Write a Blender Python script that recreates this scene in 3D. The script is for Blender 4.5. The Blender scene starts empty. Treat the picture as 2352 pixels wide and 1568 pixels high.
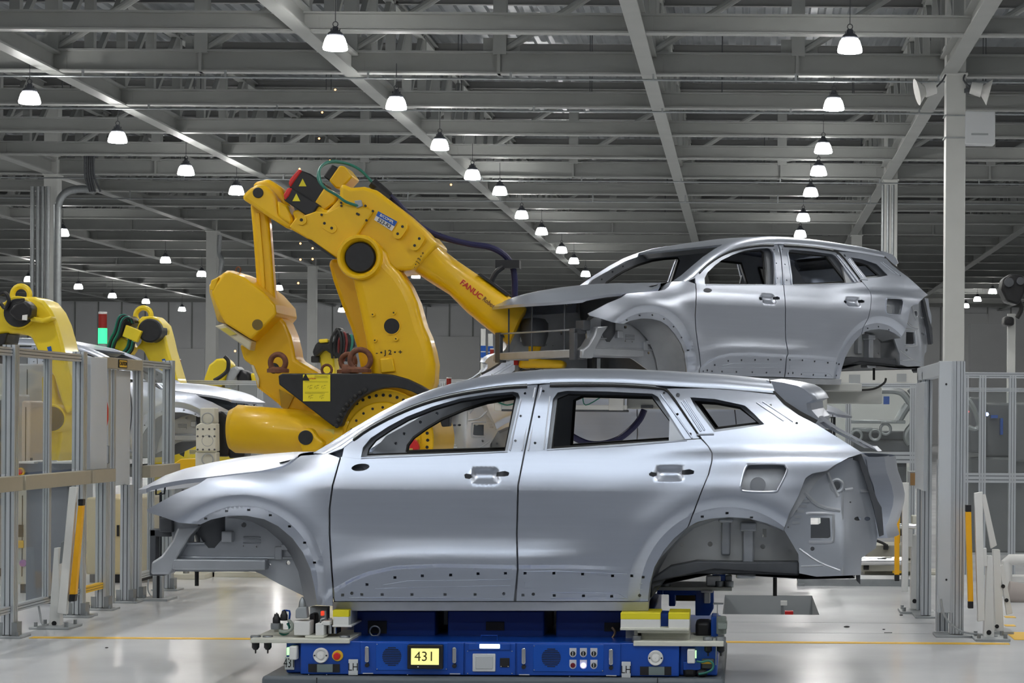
import bpy, bmesh, math, random
from mathutils import Vector, Matrix
from mathutils.geometry import delaunay_2d_cdt
random.seed(7)
SC = bpy.context.scene
COL = SC.collection
FP, CX, CY, HC, ROLL = 4800.0, 1710.0, 960.0, 1.6, 0.0065
cr, sr = math.cos(ROLL), math.sin(ROLL)

def P(px, py, Y):
    """world point seen at photo position (px, py) at depth Y"""
    dx, dy = px - CX, py - CY
    u = dx * cr + dy * sr
    v = -dx * sr + dy * cr
    return Vector((u / FP * Y, Y, HC - v / FP * Y))

def YF(px, py):
    """depth of the floor point seen at (px, py)"""
    v = -(px - CX) * sr + (py - CY) * cr
    return HC * FP / v

# ------------------------------------------------------------------ camera
cam = bpy.data.objects.new('camera', bpy.data.cameras.new('camera'))
COL.objects.link(cam)
cam.data.sensor_width = 36.0
cam.data.sensor_fit = 'HORIZONTAL'
cam.data.lens = FP * 36.0 / 2352.0
cam.data.shift_x = (1176 - CX) / 2352.0
cam.data.shift_y = (CY - 784) / 2352.0
cam.data.clip_start, cam.data.clip_end = 0.1, 400
cam.matrix_world = Matrix.Translation((0, 0, HC)) @ Matrix.Rotation(math.pi / 2, 4, 'X') @ Matrix.Rotation(ROLL, 4, 'Z')
SC.camera = cam

# ------------------------------------------------------------------ materials
MATS = {}
def mat(name, color, rough=0.5, metal=0.0, emit=None, estr=0.0, noise=0.0, nscale=8.0, stretch=(1, 1, 1),
        bump=0.0, alpha=1.0, trans=0.0, spec=0.5, coat=0.0, rnoise=0.0, ior=1.45):
    if name in MATS: return MATS[name]
    m = bpy.data.materials.new(name); m.use_nodes = True
    nt = m.node_tree; b = nt.nodes['Principled BSDF']
    b.inputs['Base Color'].default_value = (*color, 1)
    b.inputs['Roughness'].default_value = rough
    b.inputs['Metallic'].default_value = metal
    b.inputs['Specular IOR Level'].default_value = spec
    b.inputs['IOR'].default_value = ior
    if coat: b.inputs['Coat Weight'].default_value = coat; b.inputs['Coat Roughness'].default_value = 0.08
    if emit: b.inputs['Emission Color'].default_value = (*emit, 1); b.inputs['Emission Strength'].default_value = estr
    if alpha < 1: b.inputs['Alpha'].default_value = alpha
    if trans: b.inputs['Transmission Weight'].default_value = trans
    if noise or bump or rnoise:
        tc = nt.nodes.new('ShaderNodeTexCoord'); mp = nt.nodes.new('ShaderNodeMapping')
        mp.inputs['Scale'].default_value = stretch
        nz = nt.nodes.new('ShaderNodeTexNoise'); nz.inputs['Scale'].default_value = nscale
        nz.inputs['Detail'].default_value = 5
        nt.links.new(tc.outputs['Object'], mp.inputs['Vector']); nt.links.new(mp.outputs['Vector'], nz.inputs['Vector'])
        if noise:
            mx = nt.nodes.new('ShaderNodeMixRGB'); mx.blend_type = 'MULTIPLY'; mx.inputs['Fac'].default_value = 1
            mx.inputs['Color1'].default_value = (*color, 1)
            rp = nt.nodes.new('ShaderNodeMapRange')
            rp.inputs['From Min'].default_value = .25; rp.inputs['From Max'].default_value = .75
            rp.inputs['To Min'].default_value = 1 - noise; rp.inputs['To Max'].default_value = 1 + noise * .3
            nt.links.new(nz.outputs['Fac'], rp.inputs['Value']); nt.links.new(rp.outputs['Result'], mx.inputs['Color2'])
            nt.links.new(mx.outputs['Color'], b.inputs['Base Color'])
        if rnoise:
            r2 = nt.nodes.new('ShaderNodeMapRange')
            r2.inputs['From Min'].default_value = .3; r2.inputs['From Max'].default_value = .7
            r2.inputs['To Min'].default_value = max(0.02, rough - rnoise); r2.inputs['To Max'].default_value = rough + rnoise
            nt.links.new(nz.outputs['Fac'], r2.inputs['Value']); nt.links.new(r2.outputs['Result'], b.inputs['Roughness'])
        if bump:
            bp = nt.nodes.new('ShaderNodeBump'); bp.inputs['Strength'].default_value = bump; bp.inputs['Distance'].default_value = .01
            nt.links.new(nz.outputs['Fac'], bp.inputs['Height']); nt.links.new(bp.outputs['Normal'], b.inputs['Normal'])
    MATS[name] = m
    return m

def lin(r, g, b):
    f = lambda c: (c / 255 / 12.92) if c <= 10 else (((c / 255) + .055) / 1.055) ** 2.4
    return (f(r), f(g), f(b))

M_STEEL = mat('bare_steel_panel', (.575, .615, .70), .33, .90, rnoise=.015, nscale=5, stretch=(.5, 1, 14), noise=.03)
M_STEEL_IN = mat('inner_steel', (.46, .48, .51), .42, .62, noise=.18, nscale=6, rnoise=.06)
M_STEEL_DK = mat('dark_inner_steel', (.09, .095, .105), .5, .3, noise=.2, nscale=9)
M_GALV = mat('galvanised_steel', (.34, .36, .37), .42, .85, noise=.18, nscale=10, rnoise=.08)
M_ALU = mat('aluminium_profile', (.58, .61, .64), .38, .75, noise=.05, nscale=20, stretch=(6, 6, .3))
M_ALU_DK = mat('profile_groove', (.20, .22, .24), .5, .4)
M_BEAM = mat('grey_painted_beam', (.33, .34, .33), .48, 0, noise=.10, nscale=1.3)
M_DECK = mat('roof_deck_steel', (.50, .53, .56), .28, .7, noise=.3, nscale=.7)
M_WALL = mat('grey_wall_panel', (.82, .83, .84), .6, 0, noise=.08, nscale=.4)
M_COLUMN = mat('column_paint', (.58, .59, .57), .5, 0, noise=.06, nscale=2)
M_YEL = mat('robot_yellow', (.80, .475, .004), .40, 0, coat=.12, noise=.07, nscale=2.5, bump=.06)
M_YEL2 = mat('small_robot_yellow', (.80, .60, .02), .4, 0, coat=.2, noise=.06, nscale=4)
M_BLACK = mat('black_plastic', (.012, .012, .014), .42, 0, noise=.2, nscale=12)
M_BLACKM = mat('black_casting', (.016, .017, .020), .5, 0, noise=.3, nscale=20, bump=.15)
M_RUBBER = mat('black_rubber', (.02, .02, .02), .7)
M_RED = mat('red_motor_cap', (.55, .02, .02), .35)
M_NAVY = mat('navy_hose', (.012, .012, .06), .5, 0, bump=.3, nscale=40)
M_GREENC = mat('green_cable', (.02, .16, .12), .45)
M_BLUE = mat('blue_paint', (.003, .060, .36), .35, 0, coat=.3, noise=.06, nscale=6)
M_BLUED = mat('deep_blue_paint', (.003, .035, .24), .4, 0, noise=.08, nscale=5)
M_WHITE = mat('white_paint', (.72, .72, .70), .45, 0, noise=.04, nscale=6)
M_CREAM = mat('cream_plate', (.62, .62, .54), .5, 0, noise=.06, nscale=6)
M_GREYP = mat('grey_paint', (.33, .35, .36), .45, 0, noise=.06, nscale=5)
M_TAN = mat('tan_rail', (.42, .38, .29), .4, .3, noise=.05, nscale=5)
M_TAPE = mat('yellow_tape', (.80, .48, .03), .5)
M_ORANGE = mat('amber_housing', (.85, .42, .01), .4)
M_RUST = mat('rusty_eyebolt', (.20, .085, .05), .7, .3, noise=.4, nscale=25)
M_EMISW = mat('lamp_diffuser', (.9, .9, .88), .4, emit=(1, .985, .95), estr=68)
M_LENS = mat('lamp_lens', (.9, .9, .88), .4, emit=(1, .985, .95), estr=390)
M_GREENL = mat('green_lamp', (.1, .6, .3), .3, emit=(.03, 1, .30), estr=1.6)
M_REDL = mat('red_lamp', (.25, .02, .015), .3, emit=(1, .05, .02), estr=.02)
M_YTAG = mat('yellow_tag', (.75, .65, .02), .5)
M_INK = mat('black_ink', (.01, .01, .012), .6)
M_REDINK = mat('red_ink', (.50, .02, .015), .5)
M_CHROME = mat('chrome', (.75, .75, .75), .15, 1.0)
M_BRASS = mat('brass_yellow', (.6, .5, .1), .4, .3)
def glassy():
    m = bpy.data.materials.new('clear_panel'); m.use_nodes = True; nt = m.node_tree
    for n in list(nt.nodes): nt.nodes.remove(n)
    o = nt.nodes.new('ShaderNodeOutputMaterial'); t = nt.nodes.new('ShaderNodeBsdfTransparent')
    g = nt.nodes.new('ShaderNodeBsdfGlossy'); mx = nt.nodes.new('ShaderNodeMixShader'); fr = nt.nodes.new('ShaderNodeLayerWeight'); pw = nt.nodes.new('ShaderNodeMath'); pw.operation = 'POWER'; pw.inputs[1].default_value = 4.0; ml = nt.nodes.new('ShaderNodeMath'); ml.operation = 'MULTIPLY_ADD'; ml.inputs[1].default_value = .35; ml.inputs[2].default_value = .025
    d = nt.nodes.new('ShaderNodeBsdfDiffuse'); m2 = nt.nodes.new('ShaderNodeMixShader')
    d.inputs['Color'].default_value = (.72, .74, .74, 1); m2.inputs['Fac'].default_value = .05
    t.inputs['Color'].default_value = (.93, .95, .95, 1)
    g.inputs['Roughness'].default_value = .06; fr.inputs['Blend'].default_value = .5; nt.links.new(fr.outputs['Facing'], pw.inputs[0]); nt.links.new(pw.outputs[0], ml.inputs[0])
    nt.links.new(ml.outputs[0], mx.inputs[0]); nt.links.new(t.outputs[0], mx.inputs[1]); nt.links.new(g.outputs[0], mx.inputs[2])
    nt.links.new(mx.outputs[0], m2.inputs[1]); nt.links.new(d.outputs[0], m2.inputs[2])
    nt.links.new(m2.outputs[0], o.inputs[0])
    return m
M_PLEXI = glassy()

# ------------------------------------------------------------------ mesh builder
# repeated pieces that become one part each: name in the code -> name of the part
EXPLODE = {k: k for k in 'pressed_rib strut_tower bracket support_post yellow_arm steel_bar cabin_window hanger tag grille_rod guide_rod bolt round_mark pressed_ring red_lamp drilled_hole anchor_bolt pillar_bead pressed_bead seal drain_tube clamp_head black_fitting sensor_screw port_screw skirt_seam bolt_head runner red_sensor sill_support loose_wire strap label_strip diagonal_pair'.split()}
EXPLODE.update(small_text_strip='text_strip', foot_plate='foot_plate', cladding_bead='pressed_bead', rungs='rung', foot_bolts='foot_bolt', base_bolts='base_bolt', small_bolts='small_bolt', panel_screws='panel_screw', dark_fittings='dark_fitting')
class MB:
    def __init__(s): s.v = []; s.f = []; s.mi = []; s.cur = 0; s.ln = None; s.g = []
    def add(s, vs, fs):
        n = len(s.v); s.v += [Vector(v) for v in vs]; s.g.append((n, len(s.f), len(vs), len(fs)))
        for f in fs: s.f.append(tuple(i + n for i in f)); s.mi.append(s.cur)
        return s
    def box(s, a, b):
        (x0, y0, z0), (x1, y1, z1) = a, b
        if x0 > x1: x0, x1 = x1, x0
        if y0 > y1: y0, y1 = y1, y0
        if z0 > z1: z0, z1 = z1, z0
        return s.add([(x0, y0, z0), (x1, y0, z0), (x1, y1, z0), (x0, y1, z0), (x0, y0, z1), (x1, y0, z1), (x1, y1, z1), (x0, y1, z1)],
              [(0, 3, 2, 1), (4, 5, 6, 7), (0, 1, 5, 4), (1, 2, 6, 5), (2, 3, 7, 6), (3, 0, 4, 7)])
    def pbox(s, x0, y0, x1, y1, Y0, Y1):
        """box whose front face covers the photo rectangle at depth Y0 and reaches back to Y1"""
        a = P(x0, y1, Y0); b = P(x1, y0, Y0)
        return s.box((a.x, Y0, a.z), (b.x, Y1, b.z))
    def prism(s, poly, y0, y1):
        """poly: (x,z) list; extruded along Y"""
        ar = sum(poly[i][0] * poly[(i + 1) % len(poly)][1] - poly[(i + 1) % len(poly)][0] * poly[i][1] for i in range(len(poly)))
        if ar < 0: poly = poly[::-1]
        n = len(poly)
        vs = [(x, y0, z) for x, z in poly] + [(x, y1, z) for x, z in poly]
        fs = [tuple(range(n)), tuple(range(2 * n - 1, n - 1, -1))]
        for i in range(n):
            j = (i + 1) % n; fs.append((j, i, i + n, j + n))
        return s.add(vs, fs)
    def pprism(s, pts, Y0, Y1):
        q = [P(x, y, Y0) for x, y in pts]
        return s.prism([(v.x, v.z) for v in q], Y0, Y1)
    def cyl(s, p0, p1, r, seg=16, r2=None, caps=True):
        p0, p1 = Vector(p0), Vector(p1); r2 = r if r2 is None else r2
        d = (p1 - p0).normalized(); up = Vector((0, 0, 1)) if abs(d.z) < .9 else Vector((1, 0, 0))
        a = d.cross(up).normalized(); b = d.cross(a)
        vs = []
        for k, (p, rr) in enumerate(((p0, r), (p1, r2))):
            for i in range(seg):
                t = 2 * math.pi * i / seg; vs.append(p + a * (rr * math.cos(t)) + b * (rr * math.sin(t)))
        fs = [(i, (i + 1) % seg, (i + 1) % seg + seg, i + seg) for i in range(seg)]
        if caps: fs += [tuple(range(seg - 1, -1, -1)), tuple(range(seg, 2 * seg))]
        return s.add(vs, fs)
    def pcyl(s, px, py, r, Y0, Y1, seg=24, r2=None):
        """cylinder along Y, r in photo pixels at Y0"""
        c = P(px, py, Y0); k = Y0 / FP
        return s.cyl(c, (c.x, Y1, c.z), r * k, seg, None if r2 is None else r2 * k)
    def ring(s, c, axis, r0, r1, h, seg=32):
        """washer: axis vector, inner r0, outer r1, height h"""
        c = Vector(c); d = Vector(axis).normalized(); up = Vector((0, 0, 1)) if abs(d.z) < .9 else Vector((1, 0, 0))
        a = d.cross(up).normalized(); b = d.cross(a); vs = []
        for hh, rr in ((0, r0), (0, r1), (h, r1), (h, r0)):
            for i in range(seg):
                t = 2 * math.pi * i / seg; vs.append(c + d * hh + a * (rr * math.cos(t)) + b * (rr * math.sin(t)))
        fs = []
        for k in range(4):
            k2 = (k + 1) % 4
            for i in range(seg):
                j = (i + 1) % seg; fs.append((k * seg + i, k * seg + j, k2 * seg + j, k2 * seg + i))
        return s.add(vs, fs)
    def tube(s, pts, r, seg=10, smooth=4):
        pts = [Vector(p) for p in pts]
        if smooth and len(pts) > 2: pts = spline(pts, smooth)
        n = len(pts); vs = []; prev = None
        for i, p in enumerate(pts):
            d = (pts[min(i + 1, n - 1)] - pts[max(i - 1, 0)]).normalized()
            if prev is None:
                up = Vector((0, 0, 1)) if abs(d.z) < .9 else Vector((1, 0, 0)); a = d.cross(up).normalized()
            else:
                a = (prev - d * prev.dot(d)).normalized()
            prev = a; b = d.cross(a)
            for k in range(seg):
                t = 2 * math.pi * k / seg; vs.append(p + a * (r * math.cos(t)) + b * (r * math.sin(t)))
        fs = []
        for i in range(n - 1):
            for k in range(seg):
                j = (k + 1) % seg; fs.append((i * seg + k, i * seg + j, (i + 1) * seg + j, (i + 1) * seg + k))
        fs += [tuple(range(seg - 1, -1, -1)), tuple(range((n - 1) * seg, n * seg))]
        return s.add(vs, fs)
    def torus(s, c, axis, R, r, seg=28, sg=10, arc=(0, 2 * math.pi)):
        c = Vector(c); d = Vector(axis).normalized(); up = Vector((0, 0, 1)) if abs(d.z) < .9 else Vector((1, 0, 0))
        a = d.cross(up).normalized(); b = d.cross(a); vs = []
        for i in range(seg):
            t = 2 * math.pi * i / seg; e = a * math.cos(t) + b * math.sin(t)
            for k in range(sg):
                u = 2 * math.pi * k / sg; vs.append(c + e * (R + r * math.cos(u)) + d * (r * math.sin(u)))
        fs = [(i * sg + k, ((i + 1) % seg) * sg + k, ((i + 1) % seg) * sg + (k + 1) % sg, i * sg + (k + 1) % sg) for i in range(seg) for k in range(sg)]
        return s.add(vs, fs)
    def lathe(s, c, prof, seg=24, axis='Z', cap=True):
        """prof: (r, h) list, around axis from centre c"""
        c = Vector(c); vs = []
        for r, h in prof:
            for i in range(seg):
                t = 2 * math.pi * i / seg; x, y = r * math.cos(t), r * math.sin(t)
                vs.append(c + (Vector((x, y, h)) if axis == 'Z' else Vector((x, h, y)) if axis == 'Y' else Vector((h, x, y))))
        fs = []
        for k in range(len(prof) - 1):
            for i in range(seg):
                j = (i + 1) % seg; fs.append((k * seg + i, k * seg + j, (k + 1) * seg + j, (k + 1) * seg + i))
        if cap: fs += [tuple(range(seg - 1, -1, -1)), tuple(range((len(prof) - 1) * seg, len(prof) * seg))]
        return s.add(vs, fs)
    def loft(s, secs, close=False):
        n = len(secs[0]); vs = [p for q in secs for p in q]; fs = []
        for i in range(len(secs) - 1):
            for k in range(n if close else n - 1):
                j = (k + 1) % n; fs.append((i * n + k, i * n + j, (i + 1) * n + j, (i + 1) * n + k))
        return s.add(vs, fs)
    def sphere(s, c, r, seg=14, rings=9, sc=(1, 1, 1)):
        c = Vector(c); vs = [c + Vector((0, 0, r * sc[2]))]
        for i in range(1, rings):
            t = math.pi * i / rings
            for k in range(seg):
                u = 2 * math.pi * k / seg
                vs.append(c + Vector((r * sc[0] * math.sin(t) * math.cos(u), r * sc[1] * math.sin(t) * math.sin(u), r * sc[2] * math.cos(t))))
        vs.append(c - Vector((0, 0, r * sc[2]))); fs = []
        for k in range(seg):
            fs.append((0, 1 + k, 1 + (k + 1) % seg)); e = len(vs) - 1; b = 1 + (rings - 2) * seg
            fs.append((e, b + (k + 1) % seg, b + k))
        for i in range(rings - 2):
            for k in range(seg):
                a = 1 + i * seg; fs.append((a + k, a + seg + k, a + seg + (k + 1) % seg, a + (k + 1) % seg))
        return s.add(vs, fs)
    def build(s, name, m, parent=None, bevel=0, segs=2, smooth=35, origin=None, recalc=True, solid=0, flat=False):
        if name in EXPLODE and len(s.g) > 1 and parent is not None:
            for n0, f0, nv, nf in s.g:
                q = MB(); q.v = s.v[n0:n0 + nv]; q.f = [tuple(i - n0 for i in f) for f in s.f[f0:f0 + nf]]; q.mi = s.mi[f0:f0 + nf]
                o = q.build(EXPLODE[name], m, parent, bevel, segs, smooth, origin, recalc, solid, flat)
            return o
        name = EXPLODE.get(name, name)
        if parent is not None: org = worg(parent)
        elif origin is not None: org = Vector(origin)
        else:
            xs = [v.x for v in s.v]; ys = [v.y for v in s.v]; zs = [v.z for v in s.v]
            org = Vector(((min(xs) + max(xs)) / 2, (min(ys) + max(ys)) / 2, min(zs)))
        me = bpy.data.meshes.new(name)
        me.from_pydata([v - org for v in s.v], [], s.f)
        ms = m if isinstance(m, (list, tuple)) else [m]
        for q in ms: me.materials.append(q)
        if len(ms) > 1: me.polygons.foreach_set('material_index', s.mi)
        if recalc and not s.ln:
            bm = bmesh.new(); bm.from_mesh(me); bmesh.ops.recalc_face_normals(bm, faces=bm.faces); bm.to_mesh(me); bm.free()
        if not flat:
            me.shade_smooth(); me.set_sharp_from_angle(angle=math.radians(smooth))
        if s.ln: me.normals_split_custom_set([tuple(n) for f in s.ln for n in f])
        me.update()
        o = bpy.data.objects.new(name, me); COL.objects.link(o)
        if parent is not None: o.parent = parent
        else: o.location = org
        if bevel:
            b = o.modifiers.new('bevel', 'BEVEL'); b.width = bevel; b.segments = segs; b.limit_method = 'ANGLE'
            b.angle_limit = math.radians(40); b.harden_normals = False
        return o

def spline(pts, k):
    out = []; n = len(pts)
    for i in range(n - 1):
        p0, p1, p2, p3 = pts[max(i - 1, 0)], pts[i], pts[i + 1], pts[min(i + 2, n - 1)]
        for j in range(k):
            t = j / k
            out.append(.5 * ((2 * p1) + (p2 - p0) * t + (2 * p0 - 5 * p1 + 4 * p2 - p3) * t * t + (3 * p1 - p0 - 3 * p2 + p3) * t ** 3))
    out.append(pts[-1]); return out
def spl2(pts, k=4, closed=False):
    v = [Vector((a, b, 0)) for a, b in pts]
    if closed:
        n = len(v); out = []
        for i in range(n):
            p0, p1, p2, p3 = v[i - 1], v[i], v[(i + 1) % n], v[(i + 2) % n]
            for j in range(k):
                t = j / k
                out.append(.5 * ((2 * p1) + (p2 - p0) * t + (2 * p0 - 5 * p1 + 4 * p2 - p3) * t * t + (3 * p1 - p0 - 3 * p2 + p3) * t ** 3))
        return [(q.x, q.y) for q in out]
    return [(q.x, q.y) for q in spline(v, k)]

def worg(o):
    w = Vector((0, 0, 0))
    while o is not None: w = w + o.location; o = o.parent
    return w
def tag(o, label=None, cat=None, group=None, kind=None):
    if label: o['label'] = label
    if cat: o['category'] = cat
    if group: o['group'] = group
    if kind: o['kind'] = kind
    return o
def thing(name, loc, label, cat, group=None):
    o = bpy.data.objects.new(name, None); COL.objects.link(o); o.location = loc
    o.empty_display_size = .2
    return tag(o, label, cat, group)
def kids(o): return [c for c in bpy.data.objects if c.parent == o]
def copy_tree(o, parent=None):
    c = o.copy(); COL.objects.link(c); c.parent = parent
    for ch in kids(o): copy_tree(ch, c)
    return c
def text_mesh(txt, size, extr=.002, bold=False):
    cu = bpy.data.curves.new('lettering', 'FONT'); cu.body = txt; cu.size = size; cu.extrude = extr
    cu.align_x = 'CENTER'; cu.align_y = 'CENTER'; cu.resolution_u = 3
    if bold: cu.offset = size * .018
    o = bpy.data.objects.new('lettering', cu); COL.objects.link(o)
    dg = bpy.context.evaluated_depsgraph_get(); dg.update()
    me = bpy.data.meshes.new_from_object(o.evaluated_get(dg))
    bpy.data.objects.remove(o); bpy.data.curves.remove(cu)
    return me
def text(name, txt, c, size, m, parent, ang=0.0, extr=.002, yaw=0.0, sx=1.0, bold=False):
    """lettering standing in the XZ plane facing the camera, at world point c; ang = turn in that plane"""
    me = text_mesh(txt, size, extr, bold); me.name = name
    T = Matrix.Translation(Vector(c) - worg(parent)) @ Matrix.Rotation(yaw, 4, 'Z') @ Matrix.Rotation(math.pi / 2, 4, 'X') @ Matrix.Rotation(ang, 4, 'Z') @ Matrix.Diagonal((sx, 1, 1, 1))
    me.transform(T); me.materials.append(m)
    o = bpy.data.objects.new(name, me); COL.objects.link(o); o.parent = parent
    return o
ORD = ['first', 'second', 'third', 'fourth', 'fifth', 'sixth', 'seventh', 'eighth', 'ninth', 'tenth', 'eleventh', 'twelfth', 'thirteenth', 'fourteenth', 'fifteenth', 'sixteenth', 'seventeenth', 'eighteenth', 'nineteenth', 'twentieth', 'twenty-first', 'twenty-second']
# ================================================================== the hall
HB = 7.0                      # underside of the beams above the lens
ZB = HC + HB
ZD = HC + 9.7                 # roof deck
XL, XR = -46.0, 26.0
YB = 134.0
YN = -9.0
# floor with the pit opening behind the carrier
def floor_obj():
    px0, px1 = P(1660, 1410, 17.05).x, P(1882, 1410, 17.05).x
    py0, py1 = 17.05, 18.9
    xs = [XL, px0, px1, XR]; ys = [YN, py0, py1, YB]
    b = MB(); vs = [(x, y, 0) for y in ys for x in xs]; fs = []
    for j in range(3):
        for i in range(3):
            if i == 1 and j == 1: continue
            fs.append((j * 4 + i, j * 4 + i + 1, (j + 1) * 4 + i + 1, (j + 1) * 4 + i))
    b.add(vs, fs)
    m = mat('epoxy_floor', (.70, .71, .725), .22, 0, noise=.08, nscale=.9, rnoise=.03, coat=.1)
    o = b.build('floor', m, origin=(0, 0, 0), recalc=False, flat=True)
    tag(o, 'glossy light grey epoxy floor of the factory hall', 'floor', kind='structure')
    w = MB(); d = -.9
    w.add([(px0, py0, 0), (px1, py0, 0), (px1, py1, 0), (px0, py1, 0), (px0, py0, d), (px1, py0, d), (px1, py1, d), (px0, py1, d)],
          [(0, 1, 5, 4), (1, 2, 6, 5), (2, 3, 7, 6), (3, 0, 4, 7), (4, 5, 6, 7)])
    o = w.build('floor_pit', M_GREYP, recalc=False, flat=True)
    tag(o, 'grey walled rectangular pit in the floor behind the blue carrier', 'pit', kind='structure')
floor_obj()
tag(MB().box((XL, YN, .001), (XR, 11.2, .004)).build('floor_dark_unseen', mat('unseen_floor_grey', (.16, .17, .19), .5), flat=True), 'unseen dark grey walkway ahead of the carrier', 'flooring', kind='structure')  # unseen dark flooring added so the car side reflects something dark
# corrugated deck
b = MB(); vs = []; x = XL; i = 0
while x < XR:
    for dx, dz in ((0, 0), (.16, 0), (.20, .07), (.32, .07)):
        vs += [(x + dx, YN, ZD + dz), (x + dx, YB, ZD + dz)]
    x += .36
n = len(vs) // 2
b.add(vs, [(2 * k, 2 * k + 2, 2 * k + 3, 2 * k + 1) for k in range(n - 1)])
tag(b.build('ceiling', M_DECK, recalc=False, flat=True, origin=(0, 0, ZD)), 'corrugated steel roof deck above the beams', 'ceiling', kind='structure')
for nm, a, c, m in (('wall_back', (XL, YB, 0), (XR, YB + .3, ZD), M_WALL), ('wall_left', (XL - .3, YN, 0), (XL, YB, ZD), M_WALL),
                 ('wall_right', (XR, YN, 0), (XR + .3, YB, ZD), M_WALL), ('wall_front', (XL, YN - .3, 0), (XR, YN, ZD), mat('dark_reflection_wall', (.07, .075, .085), .6))):  # unseen front wall set close and darkened for dark car-side reflections
    tag(MB().box(a, c).build(nm, m), 'grey panelled ' + nm.replace('wall_', '') + ' wall of the hall', 'wall', kind='structure')
b = MB(); x = XL
while x < XR:
    b.box((x, YB - .06, 0), (x + .08, YB, ZB + .6)); x += 1.5
tag(b.build('trim_1', M_BEAM), 'vertical seam ribs on the back wall cladding', 'trim', kind='structure')
for k, (x0, y0, x1, y1) in enumerate(((1000, 772, 1102, 880), (395, 800, 470, 900), (2215, 720, 2270, 850))):
    a = P(x0, y0, YB - .08); c = P(x1, y1, YB - .08)
    tag(MB().box((a.x, YB - .1, 0), (c.x, YB - .01, a.z)).build('door_%d' % (k + 1), mat('pale_door', (.80, .81, .81), .55), bevel=.01),
        ('wide pale sectional door in the back wall', 'pale door in the back wall behind the small robot', 'pale door in the back wall by the right-hand column')[k], 'door', kind='structure')

def ibeam(b, a, c, h, fw, ft=.03, wt=.03):
    """I-section along X or Y from a to c; a.z is the underside"""
    a, c = Vector(a), Vector(c)
    if abs(c.x - a.x) > abs(c.y - a.y):
        for (w, z0, z1) in ((fw, 0, ft), (wt, ft, h - ft), (fw, h - ft, h)):
            b.box((a.x, a.y - w / 2, a.z + z0), (c.x, a.y + w / 2, a.z + z1))
    else:
        for (w, z0, z1) in ((fw, 0, ft), (wt, ft, h - ft), (fw, h - ft, h)):
            b.box((a.x - w / 2, a.y, a.z + z0), (a.x + w / 2, c.y, a.z + z1))
BY = [38.2 + 4.6 * k for k in range(-10, 21)]
TRUSS = [42.8 + 18.4 * k for k in range(-3, 5)]
GX = [-8.1 + 6.1 * k for k in range(-6, 6)]
vis = 0
for y in BY:
    tr = any(abs(y - t) < .1 for t in TRUSS)
    b = MB(); ibeam(b, (XL, y, ZB), (XR, y, ZB), .46 if tr else .36, .26, .035)
    if tr:
        for gx in GX: b.box((gx + 3.0, y - .12, ZB), (gx + 3.06, y + .12, ZB + .45))
    o = b.build('ceiling_beam', M_BEAM, flat=True)
    if y > 35: vis += 1; lab = 'grey steel cross beam under the roof, %s from the front' % ORD[vis - 1]
    else: lab = 'grey steel cross beam under the roof ahead of the view, bay %d metres away' % abs(int(y))
    tag(o, lab, 'beam', 'roof cross beams', 'structure')
for i, gx in enumerate(GX):
    b = MB(); ibeam(b, (gx, YN, ZB - .02), (gx, YB, ZB - .02), .42, .30, .04)
    for y in BY:
        if y > 35: b.box((gx - .28, y - .03, ZB + .03), (gx + .28, y + .03, ZB + .33))
    o = b.build('girder_beam', M_BEAM, flat=True)
    tag(o, 'grey girder running towards the back wall, %s from the hall side' % ORD[i], 'girder', 'roof girders', 'structure')
# trusses across the hall: chord, posts, diagonals
def member(b, p0, p1, w, round_=False):
    p0, p1 = Vector(p0), Vector(p1)
    if round_: b.cyl(p0, p1, w / 2, 10); return
    d = (p1 - p0).normalized(); a = Vector((0, 1, 0)) if abs(d.y) < .8 else Vector((1, 0, 0))
    c = d.cross(a).normalized(); a = c.cross(d); h = w / 2
    vs = [p + a * i + c * j for p in (p0, p1) for i, j in ((-h, -h), (h, -h), (h, h), (-h, h))]
    b.add(vs, [(0, 1, 2, 3), (7, 6, 5, 4), (0, 4, 5, 1), (1, 5, 6, 2), (2, 6, 7, 3), (3, 7, 4, 0)])
ZT = ZB + 2.45
k = 0
for y in TRUSS:
    if y < 40: continue
    k += 1
    t = thing('roof_truss', (0, y, ZB + .46), 'grey steel roof truss with posts and tube diagonals, %s from the front' % ORD[k - 1], 'truss', 'roof trusses')
    b = MB(); ibeam(b, (XL, y, ZT - .1), (XR, y, ZT - .1), .25, .22); b.build('top_chord', M_BEAM, t, flat=True)
    half = (CX + 60) / FP * y + 3
    xs = [gx + d for gx in GX for d in (0, 3.05)]
    for x in xs:
        if x < -half or x > 9 + y * .05: continue
        b = MB(); member(b, (x, y, ZB + .4), (x, y, ZT), .27); b.box((x - .35, y - .01, ZB + .46), (x + .4, y + .01, ZB + .75)); b.build('post', M_BEAM, t, flat=True)
        b = MB(); member(b, (x + .1, y, ZB + .5), (x + 2.95, y, ZT - .1), .16, True); b.build('diagonal', M_BEAM, t)
for i, gx in enumerate(GX):
    if gx < -33 or gx > 11: continue
    t = thing('girder_truss', (gx, 38, ZB + .4), 'grey lattice web above the girder, %s from the hall side' % ORD[i], 'truss', 'girder lattices')
    b = MB(); ibeam(b, (gx, 30, ZT - .1), (gx, YB, ZT - .1), .22, .2); b.build('top_chord', M_BEAM, t, flat=True)
    y = 36.0
    while y < 100:
        member(MBp := MB(), (gx, y, ZB + .4), (gx, y, ZT), .2); MBp.build('post', M_BEAM, t, flat=True)
        member(MBp := MB(), (gx, y + .1, ZB + .45), (gx, y + 2.2, ZT), .12); MBp.build('diagonal', M_BEAM, t, flat=True)
        y += 2.3
y = 45.0; i = 0
mp = None
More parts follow.
